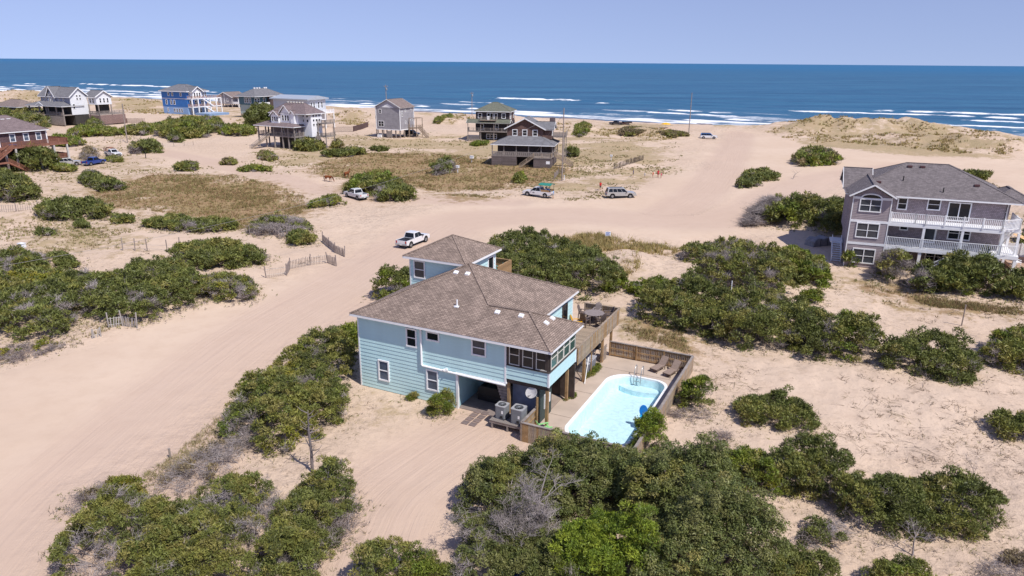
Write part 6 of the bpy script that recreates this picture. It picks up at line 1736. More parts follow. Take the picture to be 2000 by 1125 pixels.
def make_people():
    P = [((1172.5, 372), .3, 'adult in red shirt and dark shorts standing near the silver car', (.55, .03, .03), (.03, .03, .05), 1.02),
         ((1236.5, 346), 1.2, 'adult in dark blue top, leftmost of the group on the grass', (.05, .06, .14), (.04, .04, .06), 1.0),
         ((1259, 347), -.6, 'small child in white beside the adult in dark blue', (.75, .74, .72), (.6, .6, .58), .66),
         ((1275, 347), .9, 'child in orange red clothes standing in the middle of the group', (.6, .10, .03), (.35, .05, .03), .78),
         ((1285, 347), -.2, 'tallest person of the group, in red from shirt to trousers', (.58, .02, .04), (.35, .02, .03), 1.03),
         ((1291, 348), .7, 'child in pink at the right end of the group', (.62, .10, .16), (.5, .2, .22), .72)]
    for px, rz, lab, s, l, h in P:
        person(on_land(*px), rz, lab, s, l, h, shorts=True)
    s = [o for o in SC.objects if o.get('category') == 'tour truck'][0]
    bpy.context.view_layer.update()
    for x, y, c, lab in ((-2.4, .4, (.10, .20, .5), 'passenger in blue seated at the tail of the tour truck bed'), (-1.8, .4, (.7, .7, .72), 'passenger in white seated in the middle of the tour truck bed'),
                         (-1.25, .4, (.12, .14, .25), 'passenger in navy seated nearest the cab of the tour truck'), (-1.6, -.4, (.3, .42, .6), 'passenger in pale blue on the far bench of the tour truck')):
        p = s.matrix_world @ Vector((x, y, 1.12)); o = person(p, s.rotation_euler.z + (math.pi if y > 0 else 0) * 0 - (0 if y < 0 else math.pi), lab, c, (.05, .06, .1), .98, sit=True)
    p = s.matrix_world @ Vector((-3.35, .3, 0)); p.z = land1(p.x, p.y)
    person(p, s.rotation_euler.z - 1.57, 'person in pale blue shirt standing at the tail of the tour truck', (.30, .42, .62), (.35, .33, .3), 1.0)
make_people()

def horse(loc, rz, label, graze=True):
    J = [(0, 0, 1.12, (.30, .27)), (.5, 0, 1.13, (.29, .26)), (-.45, 0, 1.15, (.30, .27)), (-.72, 0, 1.2, (.22, .2)),
         (.78, 0, 1.2, (.2, .17))]
    E = [(0, 1), (0, 2), (2, 3), (1, 4)]
    def add(pts, root):
        prev = root
        for p in pts: J.append(p); E.append((prev, len(J) - 1)); prev = len(J) - 1
    if graze: add([(1.05, .02, 1.0, (.15, .12)), (1.28, .03, .7, (.115, .09)), (1.4, .03, .45, (.12, .1)), (1.5, .03, .22, (.075, .065)), (1.53, .03, .1, (.06, .055))], 4)
    else: add([(1.0, 0, 1.45, (.15, .12)), (1.18, 0, 1.72, (.11, .09)), (1.28, 0, 1.82, (.12, .1)), (1.5, 0, 1.68, (.075, .065)), (1.6, 0, 1.6, (.06, .055))], 4)
    for s, dx in ((.15, .08), (-.15, -.06)):
        add([(.55 + dx, s, .85, .11), (.57 + dx, s, .5, .06), (.53 + dx, s, .1, .045), (.58 + dx, s, .03, .055)], 1)
        add([(-.58, s, .88, .15), (-.5 + dx, s, .68, .09), (-.72 + dx, s, .48, .055), (-.68 + dx, s, .1, .043), (-.63 + dx, s, .03, .055)], 2)
    me = skin_body('horse', J, E)
    paint_mesh(me, lambda co: np.where((co[:, 2] < .12)[:, None] & (np.abs(co[:, 0]) < 1.1)[:, None], np.array((.03, .022, .02)), np.array((.20, .062, .022)) * (1 + .25 * fbm(co[:, 0] * 3, co[:, 2] * 3, 5))[:, None]), BODYM)
    o = link('horse', me, None, loc, (0, 0, rz)); tag(o, label, 'horse')
    dk = mat('horse_hair', (.035, .02, .015), .9)
    MB().tube([(-.85, 0, 1.25), (-1.0, 0, 1.1), (-1.02, 0, .7), (-.98, 0, .4)], [.05, .07, .08, .03], 8).build('tail', dk, o, smooth=True)
    hp = [(.75, 0, 1.42), (1.05, 0, 1.17), (1.32, .02, .86), (1.42, .02, .62)] if graze else [(.8, 0, 1.45), (.98, 0, 1.66), (1.15, 0, 1.9), (1.25, 0, 1.96)]
    MB().tube(hp, [.04, .07, .06, .03], 6).build('mane', dk, o, smooth=True)
    e = hp[-1]
    for s in (-.06, .06): MB().tube([(e[0] - .02, s, e[2] - .05), (e[0] + .0, s * 1.3, e[2] + .08)], [.035, .008], 6).build('ear', dk, o)
horse(on_land(641, 355), -.35, 'chestnut horse grazing with its head down by the sandy track')
horse(on_land(677.5, 347.5), 1.2, 'chestnut horse farther off, turned away in the brown grass', False)

# ------------------------------------------------------------------ poles, wires, posts, signs
POLE = mat('pole_wood', (.30, .25, .22), .9, .2, 1.5)
POLE_TOP = []
def utility_pole(px, h, label, arm=True, lean=0):
    p = on_land(*px)
    r = empty('utility_pole', p, -.45, label, 'utility pole')
    MB().tube([(0, 0, -.5), (0, 0, h * .5), (lean, 0, h)], [.17, .15, .11], 8).build('pole', POLE, r, smooth=True)
    if arm:
        MB().box(-.9, .9, -.06, .06, h - .7, h - .55).build('crossarm', POLE, r)
        for x in (-.8, 0, .8): MB().lathe([(.05, 0), (.07, .08), (.04, .16)], 8, (x, 0, h - .55)).build('insulator', CREAM, r)
        MB().lathe([(.22, 0), (.24, .1), (.24, .7), (.18, .8)], 10, (.36, 0, h - 2.0)).build('transformer', METAL, r)
    POLE_TOP.append(p + Vector((0, 0, h - .5)))
    return r
utility_pole((249.3, 278.3), 10.0, 'tall grey utility pole standing in the sand above the white rack truck', False)
utility_pole((1345, 263), 14.5, 'tall bare utility pole standing alone at the top of the beach ramp', False)
utility_pole((757, 250), 16.0, 'utility pole rising behind the roof of the grey stilt house')
utility_pole((922, 226), 10.5, 'thin utility pole on the dune beside the green roofed house')
utility_pole((1097.5, 353.5), 15.5, 'tall utility pole beside the brown skirt roofed house', False)
q = flat(-170, 760, 0); pp = empty('utility_pole', (q[0], q[1], land1(*q)), 0, 'utility pole beyond the edge of the view holding the overhead wire', 'utility pole')
MB().tube([(0, 0, -.5), (0, 0, 8.8)], [.16, .11], 8).build('pole', POLE, pp)
A, B = POLE_TOP[4], Vector((q[0], q[1], land1(*q) + 8.6))
wr = [A.lerp(B, k / 30) - Vector((0, 0, 3.6 * (1 - (2 * k / 30 - 1) ** 2))) for k in range(31)]
w_ = MB().tube(wr, .014, 5).build('overhead_wire', mat('wire_grey', (.30, .28, .27), .5)); tag(w_, 'single pale overhead wire sagging above the left hand thickets', 'wire')
g_ = MB().tube([POLE_TOP[4] - Vector((0, 0, .6)), on_land(1022, 334) + Vector((0, 0, .2))], .02, 5).build('guy_wire', mat('wire_grey', (.30, .28, .27), .5)); tag(g_, 'thin guy wire running down from the pole by the brown house', 'wire')
g2 = MB().tube([POLE_TOP[0] - Vector((0, 0, 2)), on_land(262, 266)], .02, 5).build('guy_wire', mat('wire_grey', (.30, .28, .27), .5)); tag(g2, 'guy wire behind the pole above the rack truck', 'wire')

def one_post(px, h, label, m=POLE, r=.08, name='post', cat='post'):
    p = on_land(*px)
    o = MB().tube([(0, 0, -.4), (0, 0, h)], r, 8).build(name, m, None, loc=p); return tag(o, label, cat)
one_post((333, 896), .75, 'short grey wooden post in the dry brush beside the sand track', r=.07)
one_post((1878, 636), 2.2, 'lone thin wooden post on the sand beyond the rounded dark bush', r=.06)
one_post((285, 309), 1.6, 'small dark marker post in the sand near the rack truck', BLACK, .1)
one_post((1424, 606), 3.2, 'thin white pipe standing up out of the big thicket', WHITE, .05, 'pipe', 'pipe')

def boxed_post(px, h, w, label, cat='utility box'):
    r = empty('utility_box', on_land(*px), -.4, label, cat)
    MB().box(-.07, .07, -.07, .07, -.3, h).build('post', WHITE, r); MB().box(-w, w, -w * .7, w * .7, h, h + w * 1.3).build('box', WHITE, r, bevel=.04); MB().box(-w * 1.15, w * 1.15, -w * .8, w * .8, h + w * 1.3, h + w * 1.45).build('lid', WHITE, r)
boxed_post((921.5, 318), 1.1, .45, 'white birdhouse like box on a post beside the brown skirt roofed house')
boxed_post((894, 338), 1.2, .35, 'white box on a post in front of the grey green bush')
boxed_post((1193.5, 314), 1.1, .3, 'white box on a post in the grass near the dark brush fence')
boxed_post((45.5, 492), .6, .42, 'white box on a short leg above the left hand thicket')
boxed_post((1102, 352), .9, .14, 'small white marker next to the tall pole')
sg = empty('yard_sign', on_land(1187, 465), .1, 'small white and blue sign standing at the edge of the sand road', 'sign')
MB().box(-.35, -.31, -.02, .02, -.3, .8).box(.31, .35, -.02, .02, -.3, .8).build('post', METAL, sg); MB().box(-.42, .42, -.025, .025, .3, .95).build('panel', WHITE, sg)
lt = MB()
for k, (a, b) in enumerate(((-.34, .34), (-.30, .22), (-.34, .30))): lt.box(a, b, -.034, -.026, .76 - k * .17, .86 - k * .17)
lt.build('lettering', mat('sign_blue', (.08, .14, .45), .6), sg)
def beach_umbrella(px, c, label, h=2.2, r=1.4):
    o = empty('beach_umbrella', on_land(*px), 0, label, 'umbrella'); MB().tube([(0, 0, -.3), (0, 0, h)], .03, 6).build('pole', WHITE, o)
    MB().lathe([(r, h - .55), (r * .7, h - .2), (r * .3, h), (.02, h + .08)], 8).build('canopy', mat('umbrella_%d' % int(c[2] * 1000), c, .8), o)
beach_umbrella((1737, 249), (.75, .03, .14), 'hot pink umbrella on the beach behind the grassy dune')
beach_umbrella((1300, 250), (.75, .42, .02), 'yellow orange umbrella on the beach beyond the sand ramp', 2.0, 2.0)
lump = empty('covered_bundle', on_land(1598, 478), .4, 'grey tarpaulin covered bundle in the shade by the mauve house drive', 'bundle')
MB().prism([(-1.8, -.1), (-1.7, .8), (-1.0, 1.2), (.1, 1.0), (.9, 1.25), (1.7, .9), (1.9, -.1)], 'y', -.9, .9).build('tarpaulin', mat('grey_tarp', (.24, .23, .24), .7, .25, 2, .6, 5), lump, bevel=.18)
MB().bar((-.6, -.95, 0), (-.6, -.95, 1.1), .05, .03).bar((.7, -.95, 0), (.7, -.95, 1.1), .05, .03).build('strap', DARK, lump)
tp = empty('blue_tarpaulin', on_land(1012, 1122), .3, 'crumpled deep blue tarpaulin half hidden under the dead branches', 'tarpaulin')
bmv = []; tm = MB()
for i in range(9):
    for j in range(7): bmv.append((i * .25 - 1, j * .25 - .75, .5 + .5 * float(fbm(i * .6, j * .6, 3))))
for i in range(8):
    for j in range(6): tm.poly([bmv[i * 7 + j], bmv[(i + 1) * 7 + j], bmv[(i + 1) * 7 + j + 1], bmv[i * 7 + j + 1]])
tb = tm.build('sheet', mat('tarp_blue', (.03, .10, .36), .4, .1, 3), tp); tb.modifiers.new('thickness', 'SOLIDIFY').thickness = .02
MB().box(-.9, .9, -.6, .6, -.1, .3).build('pile', DARKWOOD, tp)

# ------------------------------------------------------------------ fences
def sand_fence(px, label, h=1.1, step=.16, post_every=3.0, m=WOOD_OLD, lean=.06, ph=1.5, singles=False, w=.035, cat='sand fence'):
    pts = [on_land(*p) for p in px]
    r = empty('sand_fence', pts[0], 0, label, cat); o0 = pts[0]
    rnd = random.Random(len(px) + int(px[0][0]))
    sl = MB(); me = MB().box(-w, w, -.008, .008, -.1, h).mesh('slat', m); pm = MB().tube([(0, 0, -.5), (0, 0, ph)], .065, 6).mesh('post', m)
    wi = MB()
    for a, b in zip(pts[:-1], pts[1:]):
        d = b - a; L = Vector((d.x, d.y, 0)).length; rz = math.atan2(d.y, d.x)
        n = max(1, int(L / post_every))
        for k in range(n + (b is pts[-1])):
            p = a.lerp(b, k / n); p.z = land1(p.x, p.y); link('post', pm, r, loc=p - o0, rot=(rnd.uniform(-.08, .08), rnd.uniform(-.08, .08), 0))
        if step:
            for k in range(int(L / step)):
                p = a.lerp(b, k * step / L); p.z = land1(p.x, p.y) - o0.z - rnd.uniform(0, .15)
                tx = rnd.uniform(-lean, lean) + .12 * math.sin(k * .15)
                if singles: link('slat', me, r, loc=(p.x - o0.x, p.y - o0.y, p.z), rot=(0, tx, rz))
                else:
                    q = p - Vector((o0.x, o0.y, 0)); t = Vector((math.cos(rz), math.sin(rz), 0))
                    sl.bar(q, q + Vector((t.x * tx, t.y * tx, h + rnd.uniform(-.08, .05))), w * 2, .016, up=t)
        for z in (.3, .85): wi.tube([a - o0 + Vector((0, 0, z * h)), b - o0 + Vector((0, 0, z * h))], .012, 4)
    if sl.v: sl.build('slats', m, r)['kind'] = 'stuff'
    wi.build('wire', METAL, r)
    return r
FADED = mat('faded_slats', (.26, .215, .20), .9, .25, 3)
sand_fence([(520, 543), (560, 538), (566, 526), (606, 518), (640, 514), (657, 520)], 'weathered sand fence along the track with leaning posts, nearest run', 1.2, .2, 3.2, FADED)
sand_fence([(673, 502), (655, 494), (630, 472)], 'weathered sand fence sagging towards the rounded bush by the track bend', 1.2, .2, 3, FADED)
sand_fence([(488, 459), (530, 458), (546, 467), (560, 463), (574, 452)], 'grey sand fence in front of the silvery brush mound', 1.2, .25, 3, FADED)
sand_fence([(240, 489), (264, 490), (288, 490), (327, 492), (351, 487)], 'row of five bare posts joined by wire on pale sand', 1.0, 0, 30, POLE, ph=1.7, cat='wire fence')
sand_fence([(213, 641), (240, 637), (268, 641)], 'short bleached slat fence half buried at the thicket edge', 1.1, .2, 30, mat('bleached_slats', (.36, .33, .31), .9, .2, 3), .12, 1.6, True, .05)
sand_fence([(181, 661), (197, 657)], 'broken stub of bleached slat fence lying towards the track', .9, .2, 30, mat('bleached_slats', (.36, .33, .31), .9, .2, 3), .2, .9, True, .05)
sand_fence([(0, 414), (32, 413), (75, 407), (128, 400)], 'low grey slat fence running past the big rounded bush', 1.2, .35, 4, FADED)
sand_fence([(1199, 331), (1222, 323), (1256, 313)], 'dark tangled brush fence in the olive grass', 1.4, .3, 3, DARKWOOD, .3)
sand_fence([(651, 258), (690, 257), (719, 248)], 'brown board fence between purple roofed and grey stilt houses', 2.0, .3, 4, mat('brown_boards', (.15, .10, .095), .9, .2), .0, 2.0, w=.14, cat='board fence')
sand_fence([(222, 243), (250, 240), (283, 240)], 'reddish board fence beside the tall white gabled house', 1.9, .32, 4, mat('red_boards', (.17, .10, .09), .9, .2), .0, 1.9, w=.15, cat='board fence')
sand_fence([(318, 288), (340, 286), (360, 285), (378, 284)], 'low post and wire fence across the sandy lots', 1.0, 0, 4, POLE, ph=1.3, cat='wire fence')
sand_fence([(1082, 350), (1090, 341), (1102, 338)], 'stub of wire fence at the foot of the tall pole', 1.2, .5, 3, POLE, ph=1.6, cat='wire fence')
sand_fence([(205, 275), (235, 279), (275, 270)], 'rail fence by the foot of the grey utility pole', 1.0, 0, 4, POLE, ph=1.2, cat='wire fence')
# ------------------------------------------------------------------ shrubs, trees, brush and grass
LEAF = vcol_mat('leaves', .5, .3, .15)
TWIG = vcol_mat('dry_twigs', .9, .1)
BARK = mat('bark', (.17, .13, .11), .95, .25, 4, .6, 30)
GREYBARK = mat('bleached_bark', (.29, .25, .24), .95, .2, 4, .5, 30)
PAL = {
    'oak': [(0.137, 0.155, 0.044), (0.108, 0.129, 0.038), (0.175, 0.178, 0.059), (0.156, 0.148, 0.058)],
    'dark': [(0.137, 0.158, 0.042), (0.175, 0.186, 0.050), (0.116, 0.129, 0.038), (0.208, 0.190, 0.056)],
    'olive': [(0.215, 0.214, 0.051), (0.171, 0.187, 0.047), (0.251, 0.227, 0.067), (0.150, 0.165, 0.042)],
    'bright': [(0.168, 0.209, 0.028), (0.202, 0.225, 0.032), (0.134, 0.177, 0.030)],
    'yellow': [(.21, .205, .026), (.25, .22, .032), (.16, .18, .03)],
    'pine': [(0.190, 0.251, 0.028), (0.230, 0.278, 0.032), (0.140, 0.198, 0.027)],
    'grey': [(.30, .255, .24), (.24, .205, .19), (.36, .315, .30)],
    'tan': [(.24, .185, .095), (.20, .16, .085), (.27, .21, .125)],
    'brush': [(.25, .205, .19), (.31, .265, .245), (.19, .15, .14)],
}

def leaves_mesh(name, C, N, size, tint, rng, aspect=.5, axis=None):
    """one small leaf face at each centre"""
    n = len(C)
    r = rng.normal(size=(n, 3)); t = np.cross(N, r) if axis is None else axis; N = N if axis is None else r; t /= np.linalg.norm(t, axis=1, keepdims=True) + 1e-9
    b = np.cross(N, t); b /= np.linalg.norm(b, axis=1, keepdims=True) + 1e-9
    s = size[:, None] if np.ndim(size) else size
    V = np.stack([C + t * s, C - t * s + b * s * aspect, C - t * s * .8 - b * s * aspect], 1).reshape(-1, 3)
    F = np.arange(3 * n).reshape(-1, 3)
    return np_mesh(name, V, F, LEAF, np.repeat(tint, 3, 0))

def twigs_mesh(name, P0, P1, w, tint, rng):
    """thin tapering twigs: two crossed slivers each"""
    n = len(P0); d = P1 - P0; d /= np.linalg.norm(d, axis=1, keepdims=True) + 1e-9
    t = np.cross(d, rng.normal(size=(n, 3))); t /= np.linalg.norm(t, axis=1, keepdims=True) + 1e-9
    b = np.cross(d, t)
    w = w[:, None] if np.ndim(w) else w
    V = np.stack([P0 + t * w, P0 - t * w * .5 + b * w * .87, P0 - t * w * .5 - b * w * .87, P1], 1).reshape(-1, 3)
    k = np.arange(n)[:, None] * 4
    F = np.concatenate([k + np.array([[0, 1, 3]]), k + np.array([[1, 2, 3]]), k + np.array([[2, 0, 3]])])
    return np_mesh(name, V, F, TWIG, np.repeat(tint, 4, 0))

NLEAF = [0, 0]
def shrub(label, px, H, mix, name='shrub', cat='shrub', group=None, lump=.3, dense=1.0, leaf=None, trunk=False, flat_top=.75, seed=None, spiky=True, skirt=True):
    """a bush with the outline px in the photograph: clumps of leaves spread over and through its volume.
    mix: [(palette, share), ...]; a 'grey' or 'brush' share is bare twigs"""
    seed = seed if seed is not None else int(px[0][0] * 7 + px[0][1] * 13)
    rng = np.random.default_rng(seed)
    v = np.array(px, float); vmin, vmax = v[:, 1].min(), v[:, 1].max()
    foot = on_land(v[:, 0].mean(), vmax)
    zg = foot.z
    poly = np.array([flat(u, q, zg + flat_top * H * (vmax - q) / (vmax - vmin)) for u, q in px])
    cen = poly.mean(0)
    dist = math.hypot(cen[0], cen[1]); dist = math.hypot(dist, CAM_H)
    s = leaf or min(max((.0017 if dist < 90 else .00205) * dist, .064), .5)
    area = abs(np.dot(poly[:, 0], np.roll(poly[:, 1], 1)) - np.dot(poly[:, 1], np.roll(poly[:, 0], 1))) / 2
    rc = min(max((3.8 if dist < 75 else 2.9) * s, .30), H * .3 + .12)
    if dist > 75: lump *= .6
    surf = area * 1.25 + .6 * H * np.hypot(*(poly - np.roll(poly, 1, 0)).T).sum()
    nc = int(max(9, dense * 1.75 * surf / (math.pi * rc * rc)))
    lo, hi = poly.min(0), poly.max(0)
    pts = np.zeros((0, 2))
    while len(pts) < nc:
        q = rng.uniform(lo, hi, (nc * 3, 2)); q = q[in_poly(q, poly)]
        if len(q): q = q[poly_dist(q, poly) > rc * (.45 if dist > 75 else .15) * rng.random(len(q)) ** .5]
        pts = np.concatenate([pts, q])
    pts = pts[:nc]
    d = poly_dist(pts, poly); R = max(min(d.max(), .75 * H), .15)
    f = np.sqrt(1 - (1 - np.clip(d / R, 0, 1)) ** 2)
    g = land(pts[:, 0], pts[:, 1], False)
    g = np.minimum(g, zg + .6)
    lum = 1 + lump * 2.2 * fbm(pts[:, 0] / (1.6 + H * .4), pts[:, 1] / (1.6 + H * .4), seed % 97)
    top = np.maximum(H * (.34 + .66 * f) * lum, rc * .4)
    side = np.clip(1 - d / (R * .7), 0, 1)
    u = np.where(rng.random(nc) < side * .75, rng.uniform(.1, 1, nc), rng.uniform(.82, 1.02, nc))
    inner = (rng.random(nc) < .22) & (side < .5)
    u = np.where(inner, rng.uniform(.25, .75, nc), u)
    u = np.where(rng.random(nc) < .07, rng.uniform(1.05, 1.22, nc), u)
    cz = g + np.maximum(top * u - rc * .55, rc * .15)
    pts = pts + rng.normal(0, 1, (nc, 2)) * (rc * .5 * (rng.random(nc) < .12))[:, None]
    cc = np.column_stack([pts, cz])
    # what each clump is made of: patches of one kind hang together
    names = [m[0] for m in mix]; shares = np.cumsum([m[1] for m in mix]) / sum(m[1] for m in mix)
    fld = fbm(pts[:, 0] / 2.2 + 31, pts[:, 1] / 2.2, (seed + 5) % 89, 3) + rng.normal(0, .13, nc)
    rank = np.argsort(np.argsort(fld)) / nc
    kind = np.searchsorted(shares, rank, side='right').clip(0, len(names) - 1)
    istw = np.array([n in ('grey', 'brush') for n in names])[kind]
    if name == 'shrub': istw = istw | (rng.random(nc) < .05)
    ccol = np.array([PAL['grey' if w_ and names[k] not in ('brush',) else names[k]][rng.integers(3)] for k, w_ in zip(kind, istw)]) * rng.uniform(.82, 1.22, (nc, 1))
    root = empty(name, (cen[0], cen[1], zg), 0, label, cat, group)
    org = np.array((cen[0], cen[1], zg))
    k = np.where(~istw)[0]
    if len(k):
        per = int(max(10, (.95 if dist < 90 else 1.12) * 2 * math.pi * rc * rc / (s * s * .9)))
        idx = np.repeat(k, per); n = len(idx)
        dr = rng.normal(size=(n, 3)); dr[:, 2] = np.abs(dr[:, 2]) * 1.1 - .35; dr /= np.linalg.norm(dr, axis=1, keepdims=True)
        rad = rc * rng.uniform(.55, 1.12, n) ** .6 * rng.uniform(.75, 1.2, n)
        P = cc[idx] + dr * rad[:, None] * np.array((1.05, 1.05, .85))
        P[:, 2] = np.maximum(P[:, 2], zg - .1)
        nn = dr * .7 + rng.normal(size=(n, 3)) * .55 + np.array((0, 0, .35)); nn /= np.linalg.norm(nn, axis=1, keepdims=True)
        tint = ccol[idx] * rng.uniform(.72, 1.35, (n, 1))
        ax = None
        if spiky:
            ax = dr * .75 + rng.normal(size=(n, 3)) * .5 + np.array((0, 0, .25))
        link('foliage', leaves_mesh('foliage', P - org, nn, s * rng.uniform(.6, 1.15, n) * (1.25 if spiky else 1), tint, rng, .36 if spiky else .5, ax), root)
        NLEAF[0] += n
    k = np.where(istw)[0]
    if len(k):
        br_ = name == 'brush'
        per = int(max(12, (34 if br_ else 46) * min(1.6, rc / .4) ** 2))
        idx = np.repeat(k, per); n = len(idx)
        base = cc[idx] + rng.normal(size=(n, 3)) * rc * np.array((.5, .5, .25)); base[:, 2] -= rc * .5
        dr = rng.normal(size=(n, 3)) * np.array((.8, .8, .5)) + np.array((0, 0, .6)); dr /= np.linalg.norm(dr, axis=1, keepdims=True)
        if br_: dr[:, 2] *= .45
        tip = base + dr * (rc * rng.uniform(.7, 1.7, n) * (1.7 if br_ else 1))[:, None]
        tint = ccol[idx] * rng.uniform(.75, 1.3, (n, 1))
        link('bare_twigs', twigs_mesh('bare_twigs', base - org, tip - org, np.maximum(.007, .00022 * dist) * rng.uniform(.7, 1.4, n), tint, rng), root)['kind'] = 'stuff'
        NLEAF[1] += n
    if skirt and dist < 150 and name != 'weeds':
        per_ = np.hypot(*(poly - np.roll(poly, 1, 0)).T); m_ = int(per_.sum() * 9)
        e = rng.choice(len(poly), m_, p=per_ / per_.sum()); tt = rng.random(m_)[:, None]
        b2 = np.roll(poly, 1, 0)[e] * (1 - tt) + poly[e] * tt + rng.normal(0, .38 + .0022 * dist, (m_, 2))
        b2 = b2 + (b2 - cen) / (np.linalg.norm(b2 - cen, axis=1, keepdims=True) + .1) * .15
        gz = land(b2[:, 0], b2[:, 1], False); k2 = np.abs(gz - zg) < 1.2; b2, gz = b2[k2], gz[k2]
        i2 = np.repeat(np.arange(len(b2)), 4); n2 = len(i2)
        B0 = np.column_stack([b2[i2] + rng.normal(0, .07, (n2, 2)), gz[i2] - .02]); B1 = B0 + np.column_stack([rng.normal(0, .16, (n2, 2)), rng.uniform(.03, .26, n2)])
        pc = np.array(PAL['tan'] + PAL['brush'] + PAL['olive'])[rng.integers(10, size=len(b2))][i2] * rng.uniform(.7, 1.2, (n2, 1))
        link('dry_litter', twigs_mesh('dry_litter', B0 - org, B1 - org, np.maximum(.008, .00028 * dist) * rng.uniform(.7, 1.5, n2), pc, rng), root)['kind'] = 'stuff'
    # stems from the ground into the crown
    ns = int(min(26, 4 + area / 3)); st = MB()
    for j in rng.choice(nc, min(ns, nc), replace=False):
        a = Vector(cc[j] - org); q = Vector((a.x * .55 + rng.normal() * .15, a.y * .55 + rng.normal() * .15, -.1))
        if trunk: q = Vector((q.x * .25, q.y * .25, -.2))
        mid = q.lerp(a, .55) + Vector((rng.normal() * .1, rng.normal() * .1, .12))
        r0 = (.09 if trunk else .04) * (1 + .2 * H); st.tube([q, mid, a], [r0, r0 * .6, r0 * .25], 5, cap=False)
    so_ = st.build('trunk' if trunk else 'stems', GREYBARK if any(istw) else BARK, root)
    if not trunk: so_['kind'] = 'stuff'
    return root

def S(*a, **k): return shrub(*a, **k)
OAK, DK, OL, BR, YE, GR, TN = 'oak', 'dark', 'olive', 'bright', 'yellow', 'grey', 'tan'
def make_shrubs():
    # left hand thickets
    S('wide dark thicket with yellowish patches at the left edge above the eroded bank', [(-30, 505), (50, 490), (110, 520), (165, 545), (205, 560), (190, 592), (150, 622), (130, 652), (95, 668), (40, 668), (-30, 660)], 2.3, [(YE, .06), (OL, .3), (DK, .5), (GR, .14)])
    S('small dark bush at the top corner of the left edge thicket', [(92, 498), (125, 492), (155, 515), (150, 526), (110, 525)], 1.0, [(DK, 1)])
    S('silvery bare brush along the upper rim of the left edge thicket', [(-20, 490), (40, 485), (90, 500), (85, 515), (30, 512), (-20, 515)], .9, [('grey', .85), (OL, .15)], name='brush', cat='brush', dense=.7)
    S('broad dark green thicket beside the half buried slat fence', [(150, 602), (160, 570), (220, 545), (270, 520), (330, 515), (385, 530), (402, 560), (380, 587), (345, 602), (320, 622), (270, 634), (215, 636), (175, 627)], 2.3, [(OL, .22), (DK, .72), (GR, .06)])
    S('olive bush with a silvery dead skirt at the track end of the broad thicket', [(375, 572), (400, 545), (440, 532), (490, 545), (505, 565), (500, 585), (470, 594), (430, 592), (395, 590)], 1.6, [('grey', .3), (OL, .55), (YE, .05), (DK, .1)])
    S('long low green mound of shrub lying behind the broad thicket', [(325, 503), (345, 482), (390, 474), (440, 472), (500, 485), (525, 496), (515, 511), (470, 523), (430, 531), (400, 534), (360, 521)], 1.7, [(OL, .4), (DK, .6)])
    S('silvery grey dome of bare brush behind its sand fence', [(480, 455), (500, 435), (530, 420), (565, 420), (590, 432), (600, 452), (560, 463), (510, 464)], 1.4, [('grey', .75), (OL, .15), (DK, .1)], name='brush', cat='brush', dense=.7)
    S('dark green tuft on the right shoulder of the silvery brush dome', [(560, 428), (590, 425), (612, 445), (595, 453), (570, 447)], 1.0, [(DK, .7), (OL, .3)])
    S('small rounded green bush just above the sagging sand fence', [(557, 465), (570, 453), (592, 450), (617, 466), (612, 479), (580, 481), (562, 476)], 1.2, [(DK, .6), (OL, .4)])
    S('ragged row of low shrubs along the near edge of the brown meadow', [(272, 440), (300, 425), (350, 420), (385, 428), (420, 430), (462, 428), (465, 442), (430, 452), (390, 456), (330, 451)], 1.1, [(OL, .3), (DK, .6), (GR, .1)])
    S('large rounded dark bush left of the brown meadow', [(70, 417), (85, 399), (140, 390), (195, 395), (220, 413), (215, 427), (150, 431), (90, 433)], 2.0, [(DK, .8), (OL, .2)])
    S('low shrub touching the right end of the large rounded bush', [(215, 422), (240, 418), (265, 426), (258, 437), (220, 438)], .9, [(DK, .6), (OL, .4)])
    S('tiny dark bush just below the large rounded bush', [(145, 434), (160, 430), (173, 433), (175, 447), (145, 448)], .9, [(DK, 1)])
    S('lone small bush on the tan dry flat at the left', [(68, 447), (85, 444), (106, 447), (108, 461), (74, 462)], .8, [(DK, .7), (GR, .3)])
    S('big domed dark shrub at the left edge below the red deck', [(-40, 345), (35, 345), (72, 368), (77, 386), (50, 397), (-40, 397)], 3.2, [(DK, .85), (OL, .15)])
    S('dark shrub at the left edge touching the foot of the red stairs', [(-30, 338), (12, 335), (22, 345), (10, 352), (-30, 352)], 2.0, [(DK, 1)])
    S('spreading tree growing in front of the red decked house', [(12, 303), (25, 286), (55, 281), (90, 285), (112, 305), (105, 327), (70, 338), (30, 332)], 5.2, [(DK, .7), (OL, .3)], name='tree', cat='tree', trunk=True, flat_top=.9)
    S('wind bent shrub leaning along the sand beyond the brown meadow', [(155, 350), (163, 338), (185, 336), (205, 352), (243, 362), (246, 374), (200, 377), (180, 368)], 1.8, [(DK, .85), (OL, .15)])
    S('thin straggly bush between the red deck and the blue pickup truck', [(98, 327), (120, 320), (150, 328), (147, 337), (110, 337)], 1.3, [(BR, .4), (OL, .6)])
    S('reddish brown scrub beside the rack truck', [(157, 308), (165, 290), (180, 285), (190, 300), (186, 312), (165, 314)], 1.5, [(TN, .6), (GR, .4)])
    S('grey green scrub at the front wheels of the rack truck', [(205, 313), (215, 305), (235, 308), (243, 316), (222, 318)], .8, [(OL, .6), (GR, .4)])
    S('hillside of dense shrubs rising behind the red decked house', [(-30, 210), (40, 204), (75, 216), (97, 236), (95, 255), (60, 250), (-30, 240)], 4.0, [(OL, .5), (DK, .5)])
    S('olive shrub strip below the hillside behind the red deck', [(95, 277), (115, 268), (150, 270), (168, 282), (140, 288), (100, 287)], 1.8, [(BR, .5), (OL, .5)])
